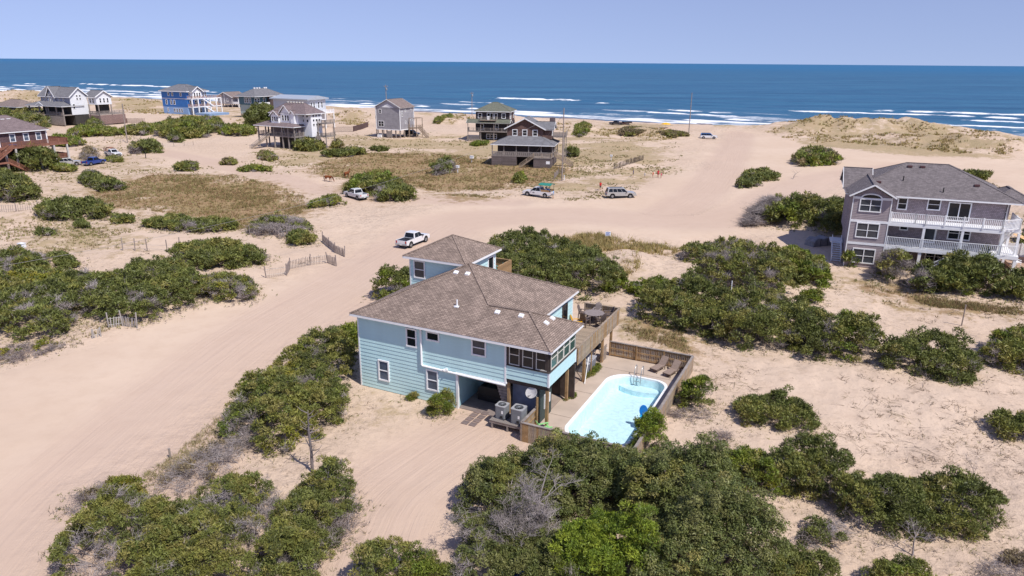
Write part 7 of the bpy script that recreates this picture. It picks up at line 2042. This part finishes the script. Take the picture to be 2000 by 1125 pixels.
    S('yellow green shrub belt below the tall white gabled house', [(130, 264), (150, 248), (195, 246), (230, 253), (235, 263), (180, 267), (140, 269)], 2.0, [(BR, .45), (OL, .55)])
    S('yellow green shrub belt right of the utility pole', [(228, 263), (250, 250), (290, 240), (330, 242), (322, 262), (280, 266)], 2.0, [(BR, .35), (OL, .65)])
    S('highest hump of the olive shrub belt below the bright blue house', [(300, 266), (318, 242), (370, 229), (430, 236), (445, 256), (400, 271), (340, 274)], 3.2, [(OL, .6), (DK, .25), (BR, .15)])
    S('right end of the shrub belt beside the purple roofed house', [(428, 264), (440, 243), (478, 244), (500, 252), (498, 263), (460, 269)], 2.2, [(BR, .45), (OL, .55)])
    S('ball shaped dark bush in front of the olive shrub belt', [(330, 270), (335, 263), (347, 261), (358, 270), (352, 279), (333, 279)], 2.0, [(DK, 1)])
    S('dark grey green bush in the sand right of the rack truck', [(252, 294), (263, 280), (285, 276), (308, 280), (316, 292), (310, 300), (262, 301)], 2.6, [(DK, .7), (OL, .2), (GR, .1)])
    S('dark bush against the boards of the tall white gabled house', [(170, 245), (175, 235), (190, 233), (201, 242), (196, 252), (174, 251)], 2.4, [(DK, 1)])
    S('dark green tree standing in front of the teal house', [(478, 238), (486, 215), (503, 203), (525, 205), (537, 222), (530, 240), (500, 249), (485, 247)], 6.0, [(DK, .8), (OL, .2)], name='tree', cat='tree', trunk=True, flat_top=.95)
    S('small olive bush by the fork of the sandy track', [(338, 332), (345, 320), (362, 314), (386, 320), (386, 333), (350, 336)], 1.6, [(OL, .6), (DK, .4)])
    S('tan green bush below the front stairs of the purple roofed house', [(428, 320), (445, 309), (463, 314), (461, 322), (437, 324)], 1.1, [(OL, .6), (TN, .4)])
    S('flat bright olive patch of shrub beside the sandy track', [(463, 329), (475, 321), (505, 320), (530, 327), (530, 334), (475, 336)], 1.0, [(BR, .35), (OL, .65)])
    S('thorny brown bushes at the foot of the front stairs', [(503, 305), (510, 296), (530, 300), (545, 310), (530, 316), (508, 314)], 1.0, [(TN, .3), (OL, .5), (GR, .2)])
    S('dark green shrub under the tower of the purple roofed house', [(573, 287), (590, 274), (615, 272), (634, 280), (632, 290), (600, 297), (578, 295)], 2.6, [(DK, .8), (OL, .2)])
    S('low dark hedge stretching right from the square tower', [(625, 303), (640, 294), (670, 296), (690, 289), (712, 293), (715, 299), (690, 306), (640, 308)], 1.6, [(DK, .7), (OL, .3)])
    S('small dark clump at the far end of the low hedge', [(722, 293), (745, 287), (760, 293), (740, 297)], 1.0, [(DK, 1)])
    S('olive scrub between square tower and board fence', [(645, 287), (655, 275), (668, 278), (672, 288), (655, 292)], 1.6, [(OL, .7), (TN, .3)])
    S('yellow green left half of the round shrub by the parked pickup', [(672, 374), (685, 351), (725, 339), (760, 346), (772, 365), (742, 383), (700, 383)], 3.0, [(BR, .45), (OL, .3), (DK, .25)])
    S('dark right half of the round shrub by the parked pickup', [(733, 389), (745, 364), (778, 356), (806, 370), (811, 386), (775, 396), (745, 394)], 2.6, [(DK, .75), (OL, .25)])
    S('low ragged shrub in front of the parked pickup', [(598, 406), (615, 391), (655, 378), (672, 391), (640, 402), (612, 407)], 1.2, [(OL, .6), (BR, .25), (GR, .15)])
    S('grey green bush standing in the brown meadow', [(844, 337), (858, 311), (882, 306), (890, 325), (870, 342), (850, 343)], 2.6, [(GR, .25), (DK, .5), (OL, .25)])
    S('small round bush at the edge of the brown meadow by the tour truck', [(1002, 356), (1007, 340), (1020, 337), (1027, 351), (1016, 359)], 1.7, [(BR, .3), (OL, .7)])
    S('bushy tree growing out of the porch gap of the brown house', [(1012, 314), (1017, 297), (1032, 291), (1047, 297), (1048, 310), (1033, 318)], 3.2, [(BR, .3), (DK, .7)], name='small_tree', cat='tree', trunk=True)
    S('dark bush at the right corner of the brown house', [(1105, 304), (1110, 290), (1125, 289), (1131, 300), (1122, 308)], 2.2, [(DK, .8), (OL, .2)])
    S('bright flat green patch in front of the green roofed house', [(918, 283), (930, 276), (955, 277), (950, 285), (930, 286)], .7, [(BR, .8), (OL, .2)])
    S('olive green cap of shrub on the dune right of the brown house', [(1119, 264), (1125, 246), (1145, 238), (1156, 250), (1150, 262), (1135, 268)], 1.8, [(OL, .7), (BR, .3)])
    S('olive shrub on the dune between stilt house and green roof', [(847, 241), (862, 226), (884, 223), (880, 234), (858, 243)], 1.4, [(OL, .7), (BR, .3)])
    S('tan and olive scrub on the dune mound near the beach ramp', [(1205, 264), (1225, 248), (1258, 249), (1280, 261), (1240, 267)], 1.1, [(TN, .7), (OL, .3)])
    S('thin olive scrub crest right of the dune mound', [(1280, 264), (1310, 258), (1335, 260), (1346, 269), (1310, 270)], .9, [(OL, .6), (TN, .4)])
    S('yellow olive dome of shrub alone on the bare sand slope', [(1547, 312), (1560, 296), (1585, 289), (1615, 295), (1642, 313), (1640, 319), (1600, 325), (1562, 327)], 2.6, [(BR, .35), (OL, .5), (TN, .15)])
    S('flat green shrub on the sand with driftwood beside it', [(1440, 350), (1455, 336), (1495, 331), (1528, 344), (1515, 353), (1475, 356)], 1.4, [(DK, .4), (OL, .6)])
    S('dark low shrub nearest the road of the driftwood pair', [(1437, 362), (1450, 349), (1475, 347), (1488, 358), (1470, 368), (1445, 369)], 1.3, [(DK, 1)])
    S('dark rounded shrub on the sand behind the mauve house roof', [(1868, 347), (1885, 337), (1925, 337), (1938, 347), (1915, 357), (1885, 355)], 2.0, [(DK, .8), (OL, .2)])
    S('fan of silvery dead branches left of the mauve house shrubs', [(1447, 447), (1462, 415), (1490, 392), (1530, 388), (1548, 402), (1530, 425), (1490, 440)], 2.6, [('grey', .95), (OL, .05)], name='brush', cat='brush', dense=.7)
    S('mid green shrubs on the sand bank left of the mauve house', [(1490, 430), (1530, 405), (1575, 388), (1618, 398), (1620, 428), (1570, 446), (1535, 447)], 3.2, [(DK, .65), (OL, .25), (BR, .1)])
    S('dark tall shrub against the left wall of the mauve house', [(1598, 440), (1612, 408), (1640, 394), (1662, 405), (1662, 440), (1650, 470), (1618, 465)], 3.6, [(DK, .85), (OL, .15)])
    # round the aqua house
    S('very large dark green thicket behind the upper room of the aqua house', [(940, 490), (955, 472), (990, 458), (1045, 458), (1110, 475), (1170, 500), (1210, 535), (1222, 556), (1185, 577), (1150, 588), (1100, 592), (1030, 590), (960, 550)], 3.2, [(OL, .1), (DK, .9)], lump=.22)
    S('bright green bush at the path end of the very large thicket', [(1172, 562), (1185, 545), (1212, 540), (1232, 556), (1215, 568), (1190, 573)], 1.2, [(BR, .9), (OL, .1)])
    S('rounded green shrub hugging the left side of the upper room', [(728, 583), (735, 562), (768, 537), (800, 522), (840, 528), (850, 565), (810, 590), (740, 590)], 3.0, [(DK, .65), (OL, .2), (BR, .15)])
    S('big olive shrub bank between the sand road and the aqua house', [(425, 842), (440, 800), (470, 757), (520, 716), (580, 676), (640, 648), (688, 650), (690, 690), (665, 720), (675, 760), (672, 800), (640, 832), (600, 852), (575, 878), (540, 902), (490, 882), (450, 862)], 2.6, [(YE, .03), (OL, .55), (DK, .30), (BR, .04), (GR, .08)])
    S('bright yellow green bush at the front corner of the aqua house', [(668, 648), (680, 632), (702, 628), (704, 672), (690, 686), (672, 670)], 1.8, [(BR, .9), (OL, .1)])
    S('feathery green bush growing against the aqua wall', [(834, 812), (842, 782), (862, 754), (884, 765), (886, 790), (870, 812), (850, 820)], 2.3, [(BR, .3), (OL, .7)], leaf=.06)
    S('little green tuft at the foot of the aqua wall', [(796, 781), (806, 768), (818, 772), (816, 783)], .5, [(BR, .5), (OL, .5)], leaf=.05)
    S('round leafy bush outside the right side of the pool fence', [(1322, 782), (1335, 756), (1368, 742), (1398, 758), (1396, 785), (1365, 803), (1335, 797)], 2.0, [(BR, .35), (DK, .65)])
    S('grey dead litter under the bush outside the pool fence', [(1300, 800), (1330, 790), (1390, 798), (1400, 815), (1350, 825), (1310, 818)], .3, [('brush', 1)], name='brush', cat='brush', dense=.7)
    # right hand thickets
    S('grey olive shrub ridge farthest from the pool on the right', [(1318, 500), (1340, 485), (1390, 470), (1440, 465), (1472, 480), (1450, 501), (1390, 511), (1340, 513)], 1.5, [(GR, .3), (OL, .45), (DK, .25)])
    S('large olive dome with a grey crest in the right hand thickets', [(1335, 547), (1370, 515), (1430, 490), (1500, 490), (1545, 530), (1555, 575), (1520, 585), (1440, 563), (1370, 557)], 3.0, [(GR, .2), (OL, .6), (DK, .2)])
    S('yellow green shrub beside the shady drive of the mauve house', [(1490, 495), (1540, 475), (1600, 500), (1626, 540), (1615, 557), (1570, 563), (1545, 532)], 2.2, [(BR, .5), (OL, .5)])
    S('bright low foliage at the sandy gap between the two big thickets', [(1228, 563), (1250, 546), (1300, 540), (1312, 560), (1285, 587), (1245, 578)], 1.2, [(BR, .9), (OL, .1)])
    S('left part of the long thicket behind the pool', [(1245, 597), (1255, 566), (1300, 546), (1370, 548), (1430, 565), (1445, 610), (1425, 652), (1380, 662), (1330, 642), (1280, 622)], 2.7, [(OL, .5), (DK, .5)])
    S('middle part of the long thicket behind the pool', [(1395, 610), (1440, 566), (1530, 577), (1580, 610), (1585, 660), (1560, 692), (1500, 687), (1430, 677), (1390, 657)], 2.7, [(GR, .05), (OL, .4), (DK, .55)])
    S('right part of the long thicket with a yellow green toe', [(1540, 650), (1580, 602), (1650, 625), (1720, 662), (1724, 697), (1690, 713), (1640, 702), (1575, 692)], 2.5, [(BR, .08), (OL, .3), (DK, .62)])
    S('small bright bush on the bare sand above the long thicket', [(1557, 583), (1580, 566), (1608, 568), (1612, 585), (1590, 597)], 1.2, [(BR, .7), (OL, .3)])
    S('rounded dark shrub standing apart at the right end of the thicket', [(1718, 695), (1730, 657), (1780, 642), (1850, 645), (1897, 666), (1912, 710), (1900, 742), (1850, 747), (1790, 722), (1740, 707)], 2.4, [(DK, .85), (OL, .15)])
    S('olive shrub cut by the right edge above the bare sand', [(1913, 682), (1940, 652), (1990, 632), (2050, 640), (2050, 740), (1985, 728), (1930, 706)], 1.8, [(OL, .6), (BR, .25), (GR, .15)])
    S('olive shrub cut by the right edge below the bare sand', [(1923, 822), (1960, 808), (2040, 815), (2040, 872), (1985, 870), (1945, 847)], 1.2, [(OL, .6), (DK, .4)])
    S('spreading olive green shrub alone on the sand right of the pool', [(1428, 797), (1450, 766), (1510, 757), (1550, 776), (1590, 816), (1600, 837), (1570, 850), (1530, 847), (1500, 831), (1460, 832)], 1.3, [(OL, .4), (DK, .6)])
    # in front of the mauve house
    S('thin bare stemmed bush at the wing corner of the mauve house', [(1712, 543), (1720, 500), (1745, 488), (1776, 496), (1780, 530), (1768, 557), (1730, 557)], 3.4, [(GR, .35), (OL, .45), (DK, .2)], dense=.6)
    S('dark bush below the white front stairs of the mauve house', [(1770, 563), (1790, 522), (1818, 511), (1836, 540), (1832, 572), (1790, 577)], 2.8, [(DK, .8), (GR, .2)])
    S('tallest bush of the row under the white decks', [(1823, 573), (1840, 512), (1868, 500), (1900, 520), (1905, 562), (1880, 580)], 3.2, [(DK, .65), (OL, .25), (BR, .1)])
    S('dark bush under the right corner of the white decks', [(1888, 570), (1900, 507), (1928, 500), (1955, 530), (1952, 577), (1910, 583)], 3.2, [(DK, .85), (OL, .15)])
    S('dark bush in front of the white picket pool deck', [(1943, 580), (1953, 542), (1985, 530), (2040, 540), (2040, 590), (1990, 590)], 3.0, [(DK, .9), (OL, .1)])
    S('narrow upright bush at the left corner of the mauve house', [(1646, 522), (1650, 500), (1660, 493), (1668, 508), (1664, 523)], 2.2, [(BR, .4), (OL, .6)])
    S('small bush on the grass beyond the orange shade sail', [(1956, 463), (1962, 448), (1975, 450), (1980, 462), (1967, 467)], 1.8, [(DK, 1)])
    S('dark bush at the right edge beyond the orange shade sail', [(1988, 474), (1993, 455), (2030, 450), (2030, 476)], 2.0, [(DK, 1)])
    # foreground, left
    S('yellowish shrub at the top of the bottom left thicket', [(192, 965), (215, 925), (250, 915), (278, 930), (275, 990), (215, 1000)], 1.5, [(YE, .35), (OL, .65)])
    S('olive shrubs forming the left end of the bottom left thicket', [(100, 1150), (122, 1060), (165, 1010), (245, 968), (325, 975), (385, 1040), (400, 1170)], 2.0, [(OL, .58), (DK, .2), (GR, .22)])
    S('grey flecked middle of the bottom left thicket', [(285, 1180), (300, 1010), (370, 962), (440, 930), (525, 928), (580, 965), (600, 1060), (590, 1180)], 2.1, [(OL, .44), (DK, .26), (GR, .3)])
    S('tall right end of the bottom left thicket under the dead snag', [(520, 1170), (540, 1000), (585, 935), (640, 905), (682, 903), (695, 960), (668, 1010), (650, 1050), (635, 1090), (610, 1170)], 2.5, [(OL, .4), (DK, .5), (GR, .1)])
    S('silvery bare brush at the road side of the bottom left thicket', [(128, 990), (150, 945), (200, 928), (218, 950), (190, 992), (140, 1008)], 1.0, [('grey', .9), (TN, .1)], name='brush', cat='brush', dense=.7)
    S('heap of pale fallen branches between the road bank and thicket', [(290, 965), (330, 915), (400, 875), (460, 850), (492, 852), (480, 890), (420, 945), (350, 985)], 1.1, [('grey', .9), (TN, .1)], name='brush', cat='brush', dense=.7)
    S('brown dead brush along the driveway side of the snag thicket', [(648, 1060), (662, 985), (692, 973), (702, 1015), (682, 1055), (662, 1078)], 1.0, [('brush', 1)], name='brush', cat='brush', dense=.7)
    S('leafy shrub at the bottom edge beside the driveway ruts', [(680, 1160), (715, 1085), (758, 1055), (800, 1065), (845, 1082), (880, 1108), (900, 1160)], 2.0, [(BR, .2), (OL, .35), (DK, .45)])
    # foreground, right
    kw = dict(name='oak_tree', cat='tree', trunk=True, lump=.3, spiky=False, dense=1.25)
    S('live oak at the driveway edge, leftmost of the foreground oaks', [(885, 1010), (908, 948), (950, 890), (1005, 866), (1060, 890), (1110, 950), (1120, 1020), (1040, 1050), (940, 1040)], 3.0, [(OL, .3), (OAK, .7)], **kw)
    S('live oak reaching up to the front corner of the pool fence', [(1000, 890), (1050, 852), (1140, 845), (1240, 858), (1275, 930), (1260, 1010), (1150, 1020), (1050, 985)], 3.4, [(OL, .15), (OAK, .85)], **kw)
    S('live oak in front of the near end of the pool', [(1195, 890), (1290, 858), (1385, 888), (1440, 950), (1455, 1050), (1340, 1080), (1215, 1030)], 3.8, [(OAK, .9), (OL, .1)], **kw)
    S('largest glossy live oak at the bottom edge of the view', [(1235, 1190), (1240, 1010), (1330, 960), (1440, 975), (1500, 1060), (1540, 1190)], 4.2, [(OAK, .95), (OL, .05)], **kw)
    S('dark shaded oak scrub beneath the bleached dead branches', [(880, 1190), (900, 1030), (985, 975), (1090, 990), (1130, 1190)], 2.2, [(OAK, .75), (GR, .25)], name='oak_scrub')
    S('cloud of fine silvery dead twigs above the driveway oak scrub', [(930, 1090), (960, 1000), (1010, 960), (1080, 985), (1105, 1050), (1060, 1110), (990, 1130)], 3.4, [('grey', .92), (OAK, .08)], name='dead_tree', cat='dead tree', dense=.75, skirt=False)
    S('bright yellow green pine at the bottom edge between the oaks', [(1070, 1170), (1085, 1065), (1110, 1005), (1170, 962), (1215, 985), (1262, 1035), (1290, 1090), (1300, 1170)], 4.4, [('pine', 1)], name='pine_tree', cat='tree', trunk=True, leaf=.07, lump=.45)
    S('bright green cedar tip rising beside the blue pool float', [(1208, 880), (1228, 842), (1262, 816), (1288, 834), (1304, 866), (1264, 892)], 2.6, [('pine', .7), (DK, .3)], name='cedar_tree', cat='tree', trunk=True, leaf=.06)
    S('yellow green shrub right of the oak by the pool', [(1392, 905), (1420, 872), (1458, 866), (1490, 885), (1490, 920), (1540, 962), (1500, 978), (1440, 945)], 1.8, [(YE, .2), (BR, .5), (OL, .3)])
    S('dark shrub right of the yellow green one in the lower right', [(1485, 915), (1520, 872), (1570, 850), (1622, 880), (1662, 912), (1642, 962), (1580, 982), (1520, 962)], 2.4, [(DK, .7), (OL, .3)])
    S('dark shrub in the middle of the lower right row', [(1618, 952), (1660, 907), (1740, 903), (1792, 930), (1802, 1002), (1762, 1052), (1690, 1042), (1640, 1002)], 2.6, [(DK, .75), (OL, .2), (GR, .05)])
    S('dark shrub ending the lower right row on bare sand', [(1738, 1005), (1760, 932), (1830, 912), (1900, 930), (1947, 970), (1962, 1022), (1920, 1052), (1850, 1062), (1780, 1047)], 2.4, [(DK, .75), (OL, .25)])
    S('grey bare scrub below the lower right row', [(1555, 1052), (1570, 1002), (1630, 990), (1672, 1030), (1642, 1072), (1590, 1082)], 1.3, [('grey', .7), (DK, .3)], name='brush', cat='brush', dense=.7)
    S('olive shrub at the bottom edge right of the largest oak', [(1475, 1170), (1500, 1068), (1560, 1060), (1622, 1098), (1650, 1170)], 2.0, [(OL, .4), (DK, .55), (GR, .05)])
    S('green shrub at the bottom edge below the little dead tree', [(1675, 1160), (1715, 1090), (1790, 1090), (1830, 1160)], 1.4, [(BR, .2), (OL, .5), (DK, .3)])
    S('grey brown litter heap in the bottom right corner', [(1880, 1160), (1930, 1080), (1990, 1062), (2050, 1070), (2050, 1160)], .7, [('brush', .85), (TN, .15)], name='brush', cat='brush', dense=.7)
    S('green weeds at the far end of the step along the pool court', [(1137, 742), (1150, 722), (1170, 708), (1172, 718), (1155, 738)], .3, [(BR, .5), (OL, .5)], leaf=.05, name='weeds', cat='weeds')
    S('green weeds at the near end of the step along the pool court', [(1104, 785), (1118, 768), (1128, 762), (1126, 772), (1112, 786)], .25, [(BR, .5), (OL, .5)], leaf=.05, name='weeds', cat='weeds')
    S('silvery dead twigs on the sand right of the oak thicket', [(1385, 862), (1400, 835), (1430, 838), (1432, 862), (1405, 872)], .5, [('brush', 1)], name='brush', cat='brush', dense=.7)
    S('low eroded bank of brown roots at the left edge', [(-20, 700), (20, 672), (110, 668), (140, 672), (90, 690), (30, 712), (-20, 718)], .45, [('brush', .9), (YE, .1)], name='brush', cat='brush', dense=.7)
make_shrubs()

# ---- bare trees
def bare_tree(label, foot, h, spread, seed, r0=.09, levels=4, name='dead_tree', lean=(0, 0), m=GREYBARK, nb=4):
    rnd = random.Random(seed)
    p = on_land(*foot)
    root = empty(name, p, 0, label, 'dead tree')
    tr, br = MB(), MB()
    def grow(a, d, L, r, lev, mb):
        pts = [a]; rs = [r]; q = a; dd = d.copy()
        n = 4
        for k in range(n):
            dd = (dd + Vector((rnd.gauss(0, .16), rnd.gauss(0, .16), rnd.gauss(0, .1)))).normalized(); q = q + dd * L / n; pts.append(q); rs.append(r * (1 - .75 * (k + 1) / n))
        mb.tube(pts, rs, 5 if r > .03 else 3, cap=False)
        if lev <= 0: return
        for _ in range(nb):
            t = rnd.uniform(.3, .98); i = min(n - 1, int(t * n)); b = pts[i].lerp(pts[i + 1], t * n - i)
            az = rnd.uniform(0, 6.283); o = Vector((math.cos(az) * spread, math.sin(az) * spread, rnd.uniform(-.05, .6)))
            grow(b, (dd * .55 + o).normalized(), L * rnd.uniform(.4, .68), r * .5 * (1 - .5 * t) + .004, lev - 1, br)
    grow(Vector((0, 0, -.2)), Vector((lean[0], lean[1], 1)).normalized(), h, r0, levels, tr)
    tr.build('trunk', m, root, smooth=True); br.build('branches', m, root)
    return root
def snag():
    rnd = random.Random(4); r = empty('dead_tree', on_land(610, 922), .3, 'tall dead pine snag standing over the bottom left thicket', 'dead tree')
    sm = mat('snag_bark', (.19, .16, .155), .95, .2, 4)
    MB().tube([(0, 0, -.3), (.05, .02, 1.4), (0, .0, 2.8), (.06, .05, 4.2)], [.11, .09, .065, .025], 7).build('trunk', sm, r, smooth=True)
    bb = MB()
    for k in range(22):
        z = .9 + k * .15; a = rnd.uniform(0, 6.283); L = rnd.uniform(.35, 1.15) * (1.15 - k * .025); d = Vector((math.cos(a), math.sin(a), rnd.uniform(-.1, .6)))
        p = Vector((.03, .02, z)); q = p + d * L * .6; e = q + (d + Vector((0, 0, rnd.uniform(.1, .6)))) * L * .4; bb.tube([p, q, e], [.04, .028, .012], 4, cap=False)
        if L > .7: bb.tube([q, q + Vector((d.y, -d.x, .4)) * .3], [.02, .01], 3, cap=False)
    bb.build('branches', sm, r)
snag()
bare_tree('bleached dead oak with tangled bare limbs beside the driveway', (1030, 1085), 3.6, 1.2, 8, .12, 4, nb=5)
bare_tree('second bleached dead crown leaning over the driveway sand', (985, 1095), 3.0, 1.3, 12, .10, 4, lean=(-.5, .1), nb=5)
bare_tree('bleached dead limbs against the bright pine', (1075, 1075), 3.2, 1.1, 17, .10, 4, lean=(.25, .1), nb=5)
bare_tree('little pale dead tree at the sandy foot of the lower right row', (1782, 1086), 1.7, .9, 21, .06, 3, nb=5)
bare_tree('weathered driftwood branch on the sand beside the flat green shrub', (1548, 350), 2.2, 1.0, 25, .08, 2, 'driftwood', (.9, .2))
bare_tree('leafless grey bush at the right end of the lower right row', (1905, 945), 1.5, .9, 29, .03, 3, nb=4)
bare_tree('grey fallen branches poking from the road bank heap', (470, 905), 1.6, 1.0, 33, .05, 3, lean=(-.9, .3), nb=4)

# ---- grass and stray stems on the sand
def _zone(z): return z
def tufts(label, zones, n, hh, pal, name='dry_grass', blades=6, wf=1.0, avoid=True, seed=1, heap=False):
    rng = np.random.default_rng(seed)
    P = []
    areas = []
    for z in zones:
        v = np.array(z, float); areas.append(abs(np.dot(v[:, 0], np.roll(v[:, 1], 1)) - np.dot(v[:, 1], np.roll(v[:, 0], 1))) / 2)
    for z, a in zip(zones, areas):
        v = np.array(z, float); lo, hi = v.min(0), v.max(0); m = int(n * a / sum(areas)); q = np.zeros((0, 2))
        while len(q) < m:
            r = rng.uniform(lo, hi, (m * 3 + 10, 2)); r = r[in_poly(r, v)]; q = np.concatenate([q, r])
        P.append(q[:m])
    P = np.concatenate(P)
    # clump the tufts: keep those where a noise field is high
    W = np.array([flat(u, v) for u, v in P])
    keep = rng.random(len(W)) < np.clip(.28 + 2.4 * fbm(W[:, 0] / 6, W[:, 1] / 6, seed + 50, 4), .05 if heap else (.3 if name == 'meadow_grass' else .015), 1)
    if avoid:
        rd = np.zeros(len(W))
        for r in ROADS: rd = np.maximum(rd, soft_mask(W, r, 1.5))
        keep &= rd < .25
    W = W[keep]
    z = land(W[:, 0], W[:, 1])
    dist = np.sqrt((W ** 2).sum(1) + CAM_H ** 2)
    k = len(W); idx = np.repeat(np.arange(k), blades)
    h = hh * rng.uniform(.4, 1.2, len(idx)); w = np.maximum(.012, .00045 * dist[idx]) * wf
    sp = hh * .45
    if heap:
        sz = np.exp(rng.normal(-.35, .75, k))[idx]; sp = (hh * 1.25 * sz)[:, None]; h = hh * rng.uniform(.1, .9, len(idx)) * np.minimum(sz, 1.6)
    b = np.column_stack([W[idx] + rng.normal(0, sp * .6, (len(idx), 2)), z[idx] - .03])
    tip = b + np.column_stack([rng.normal(0, sp, (len(idx), 2)), h])
    a = rng.uniform(0, 6.283, len(idx)); t = np.column_stack([np.cos(a), np.sin(a), 0 * a]) * w[:, None]
    V = np.stack([b - t, b + t, tip], 1).reshape(-1, 3)
    pal = np.array(pal); c = pal[rng.integers(len(pal), size=k)][idx] * rng.uniform(.75, 1.25, (len(idx), 1))
    o = link(name, np_mesh(name, V, np.arange(len(V)).reshape(-1, 3), TWIG, np.repeat(c, 3, 0)))
    return tag(o, label, None, None, 'stuff')
tufts('tan dune grass on the seaward dunes and sandy slopes', [DRY[3], DRY[4], DRY[5], DRY[9], DRY[10], DRY[15], DRY[18], DRY[19]], 15000, .65, [(.38, .28, .12), (.31, .24, .10), (.27, .24, .08), (.42, .32, .16)], 'dune_grass', seed=3)
tufts('reddish brown dead meadow grass', BROWN, 30000, .4, [(.27, .175, .09), (.23, .15, .08), (.33, .24, .12), (.25, .215, .09), (.20, .19, .07)], 'meadow_grass', wf=.7, seed=5)
tufts('olive and straw coloured grass in the yards', [WIDE[0][0], WIDE[1][0], WIDE[2][0], DRY[0], DRY[1], DRY[2], DRY[7], DRY[8], DRY[11], DRY[13], DRY[14], DRY[16], DRY[17], DRY[20], DRY[21]], 20000, .32, [(.27, .22, .10), (.21, .20, .07), (.32, .25, .14), (.18, .18, .06)], 'yard_grass', seed=7)
tufts('straw tufts along the road bank at the left', [DRY[6], DRY[22], [(180, 1000), (330, 900), (440, 800), (480, 830), (420, 900), (300, 960)]], 2600, .3, [(.33, .26, .15), (.27, .24, .10), (.38, .31, .2)], 'bank_grass', seed=9)
tufts('scattered dry stems and dead weeds on the open sand', [[(1200, 620), (1420, 690), (1700, 720), (1900, 750), (2000, 750), (2000, 960), (1750, 900), (1500, 830), (1350, 850), (1300, 780)],
      [(1600, 560), (2000, 590), (2000, 690), (1900, 650), (1620, 610)], [(0, 400), (250, 400), (600, 460), (640, 540), (400, 520), (0, 480)], [(0, 290), (300, 280), (480, 340), (200, 370), (0, 345)],
      [(480, 270), (760, 280), (640, 330), (480, 320)], [(1090, 470), (1330, 480), (1240, 540), (1180, 510)], [(1480, 960), (1700, 1050), (2000, 1040), (2000, 1125), (1700, 1090), (1500, 1040)],
      [(700, 760), (880, 800), (860, 840), (700, 850), (640, 880), (660, 800)]], 2600, .17, [(.20, .14, .10), (.26, .19, .13), (.16, .12, .09), (.30, .24, .14)], 'dry_stems', 18, seed=11, heap=True)
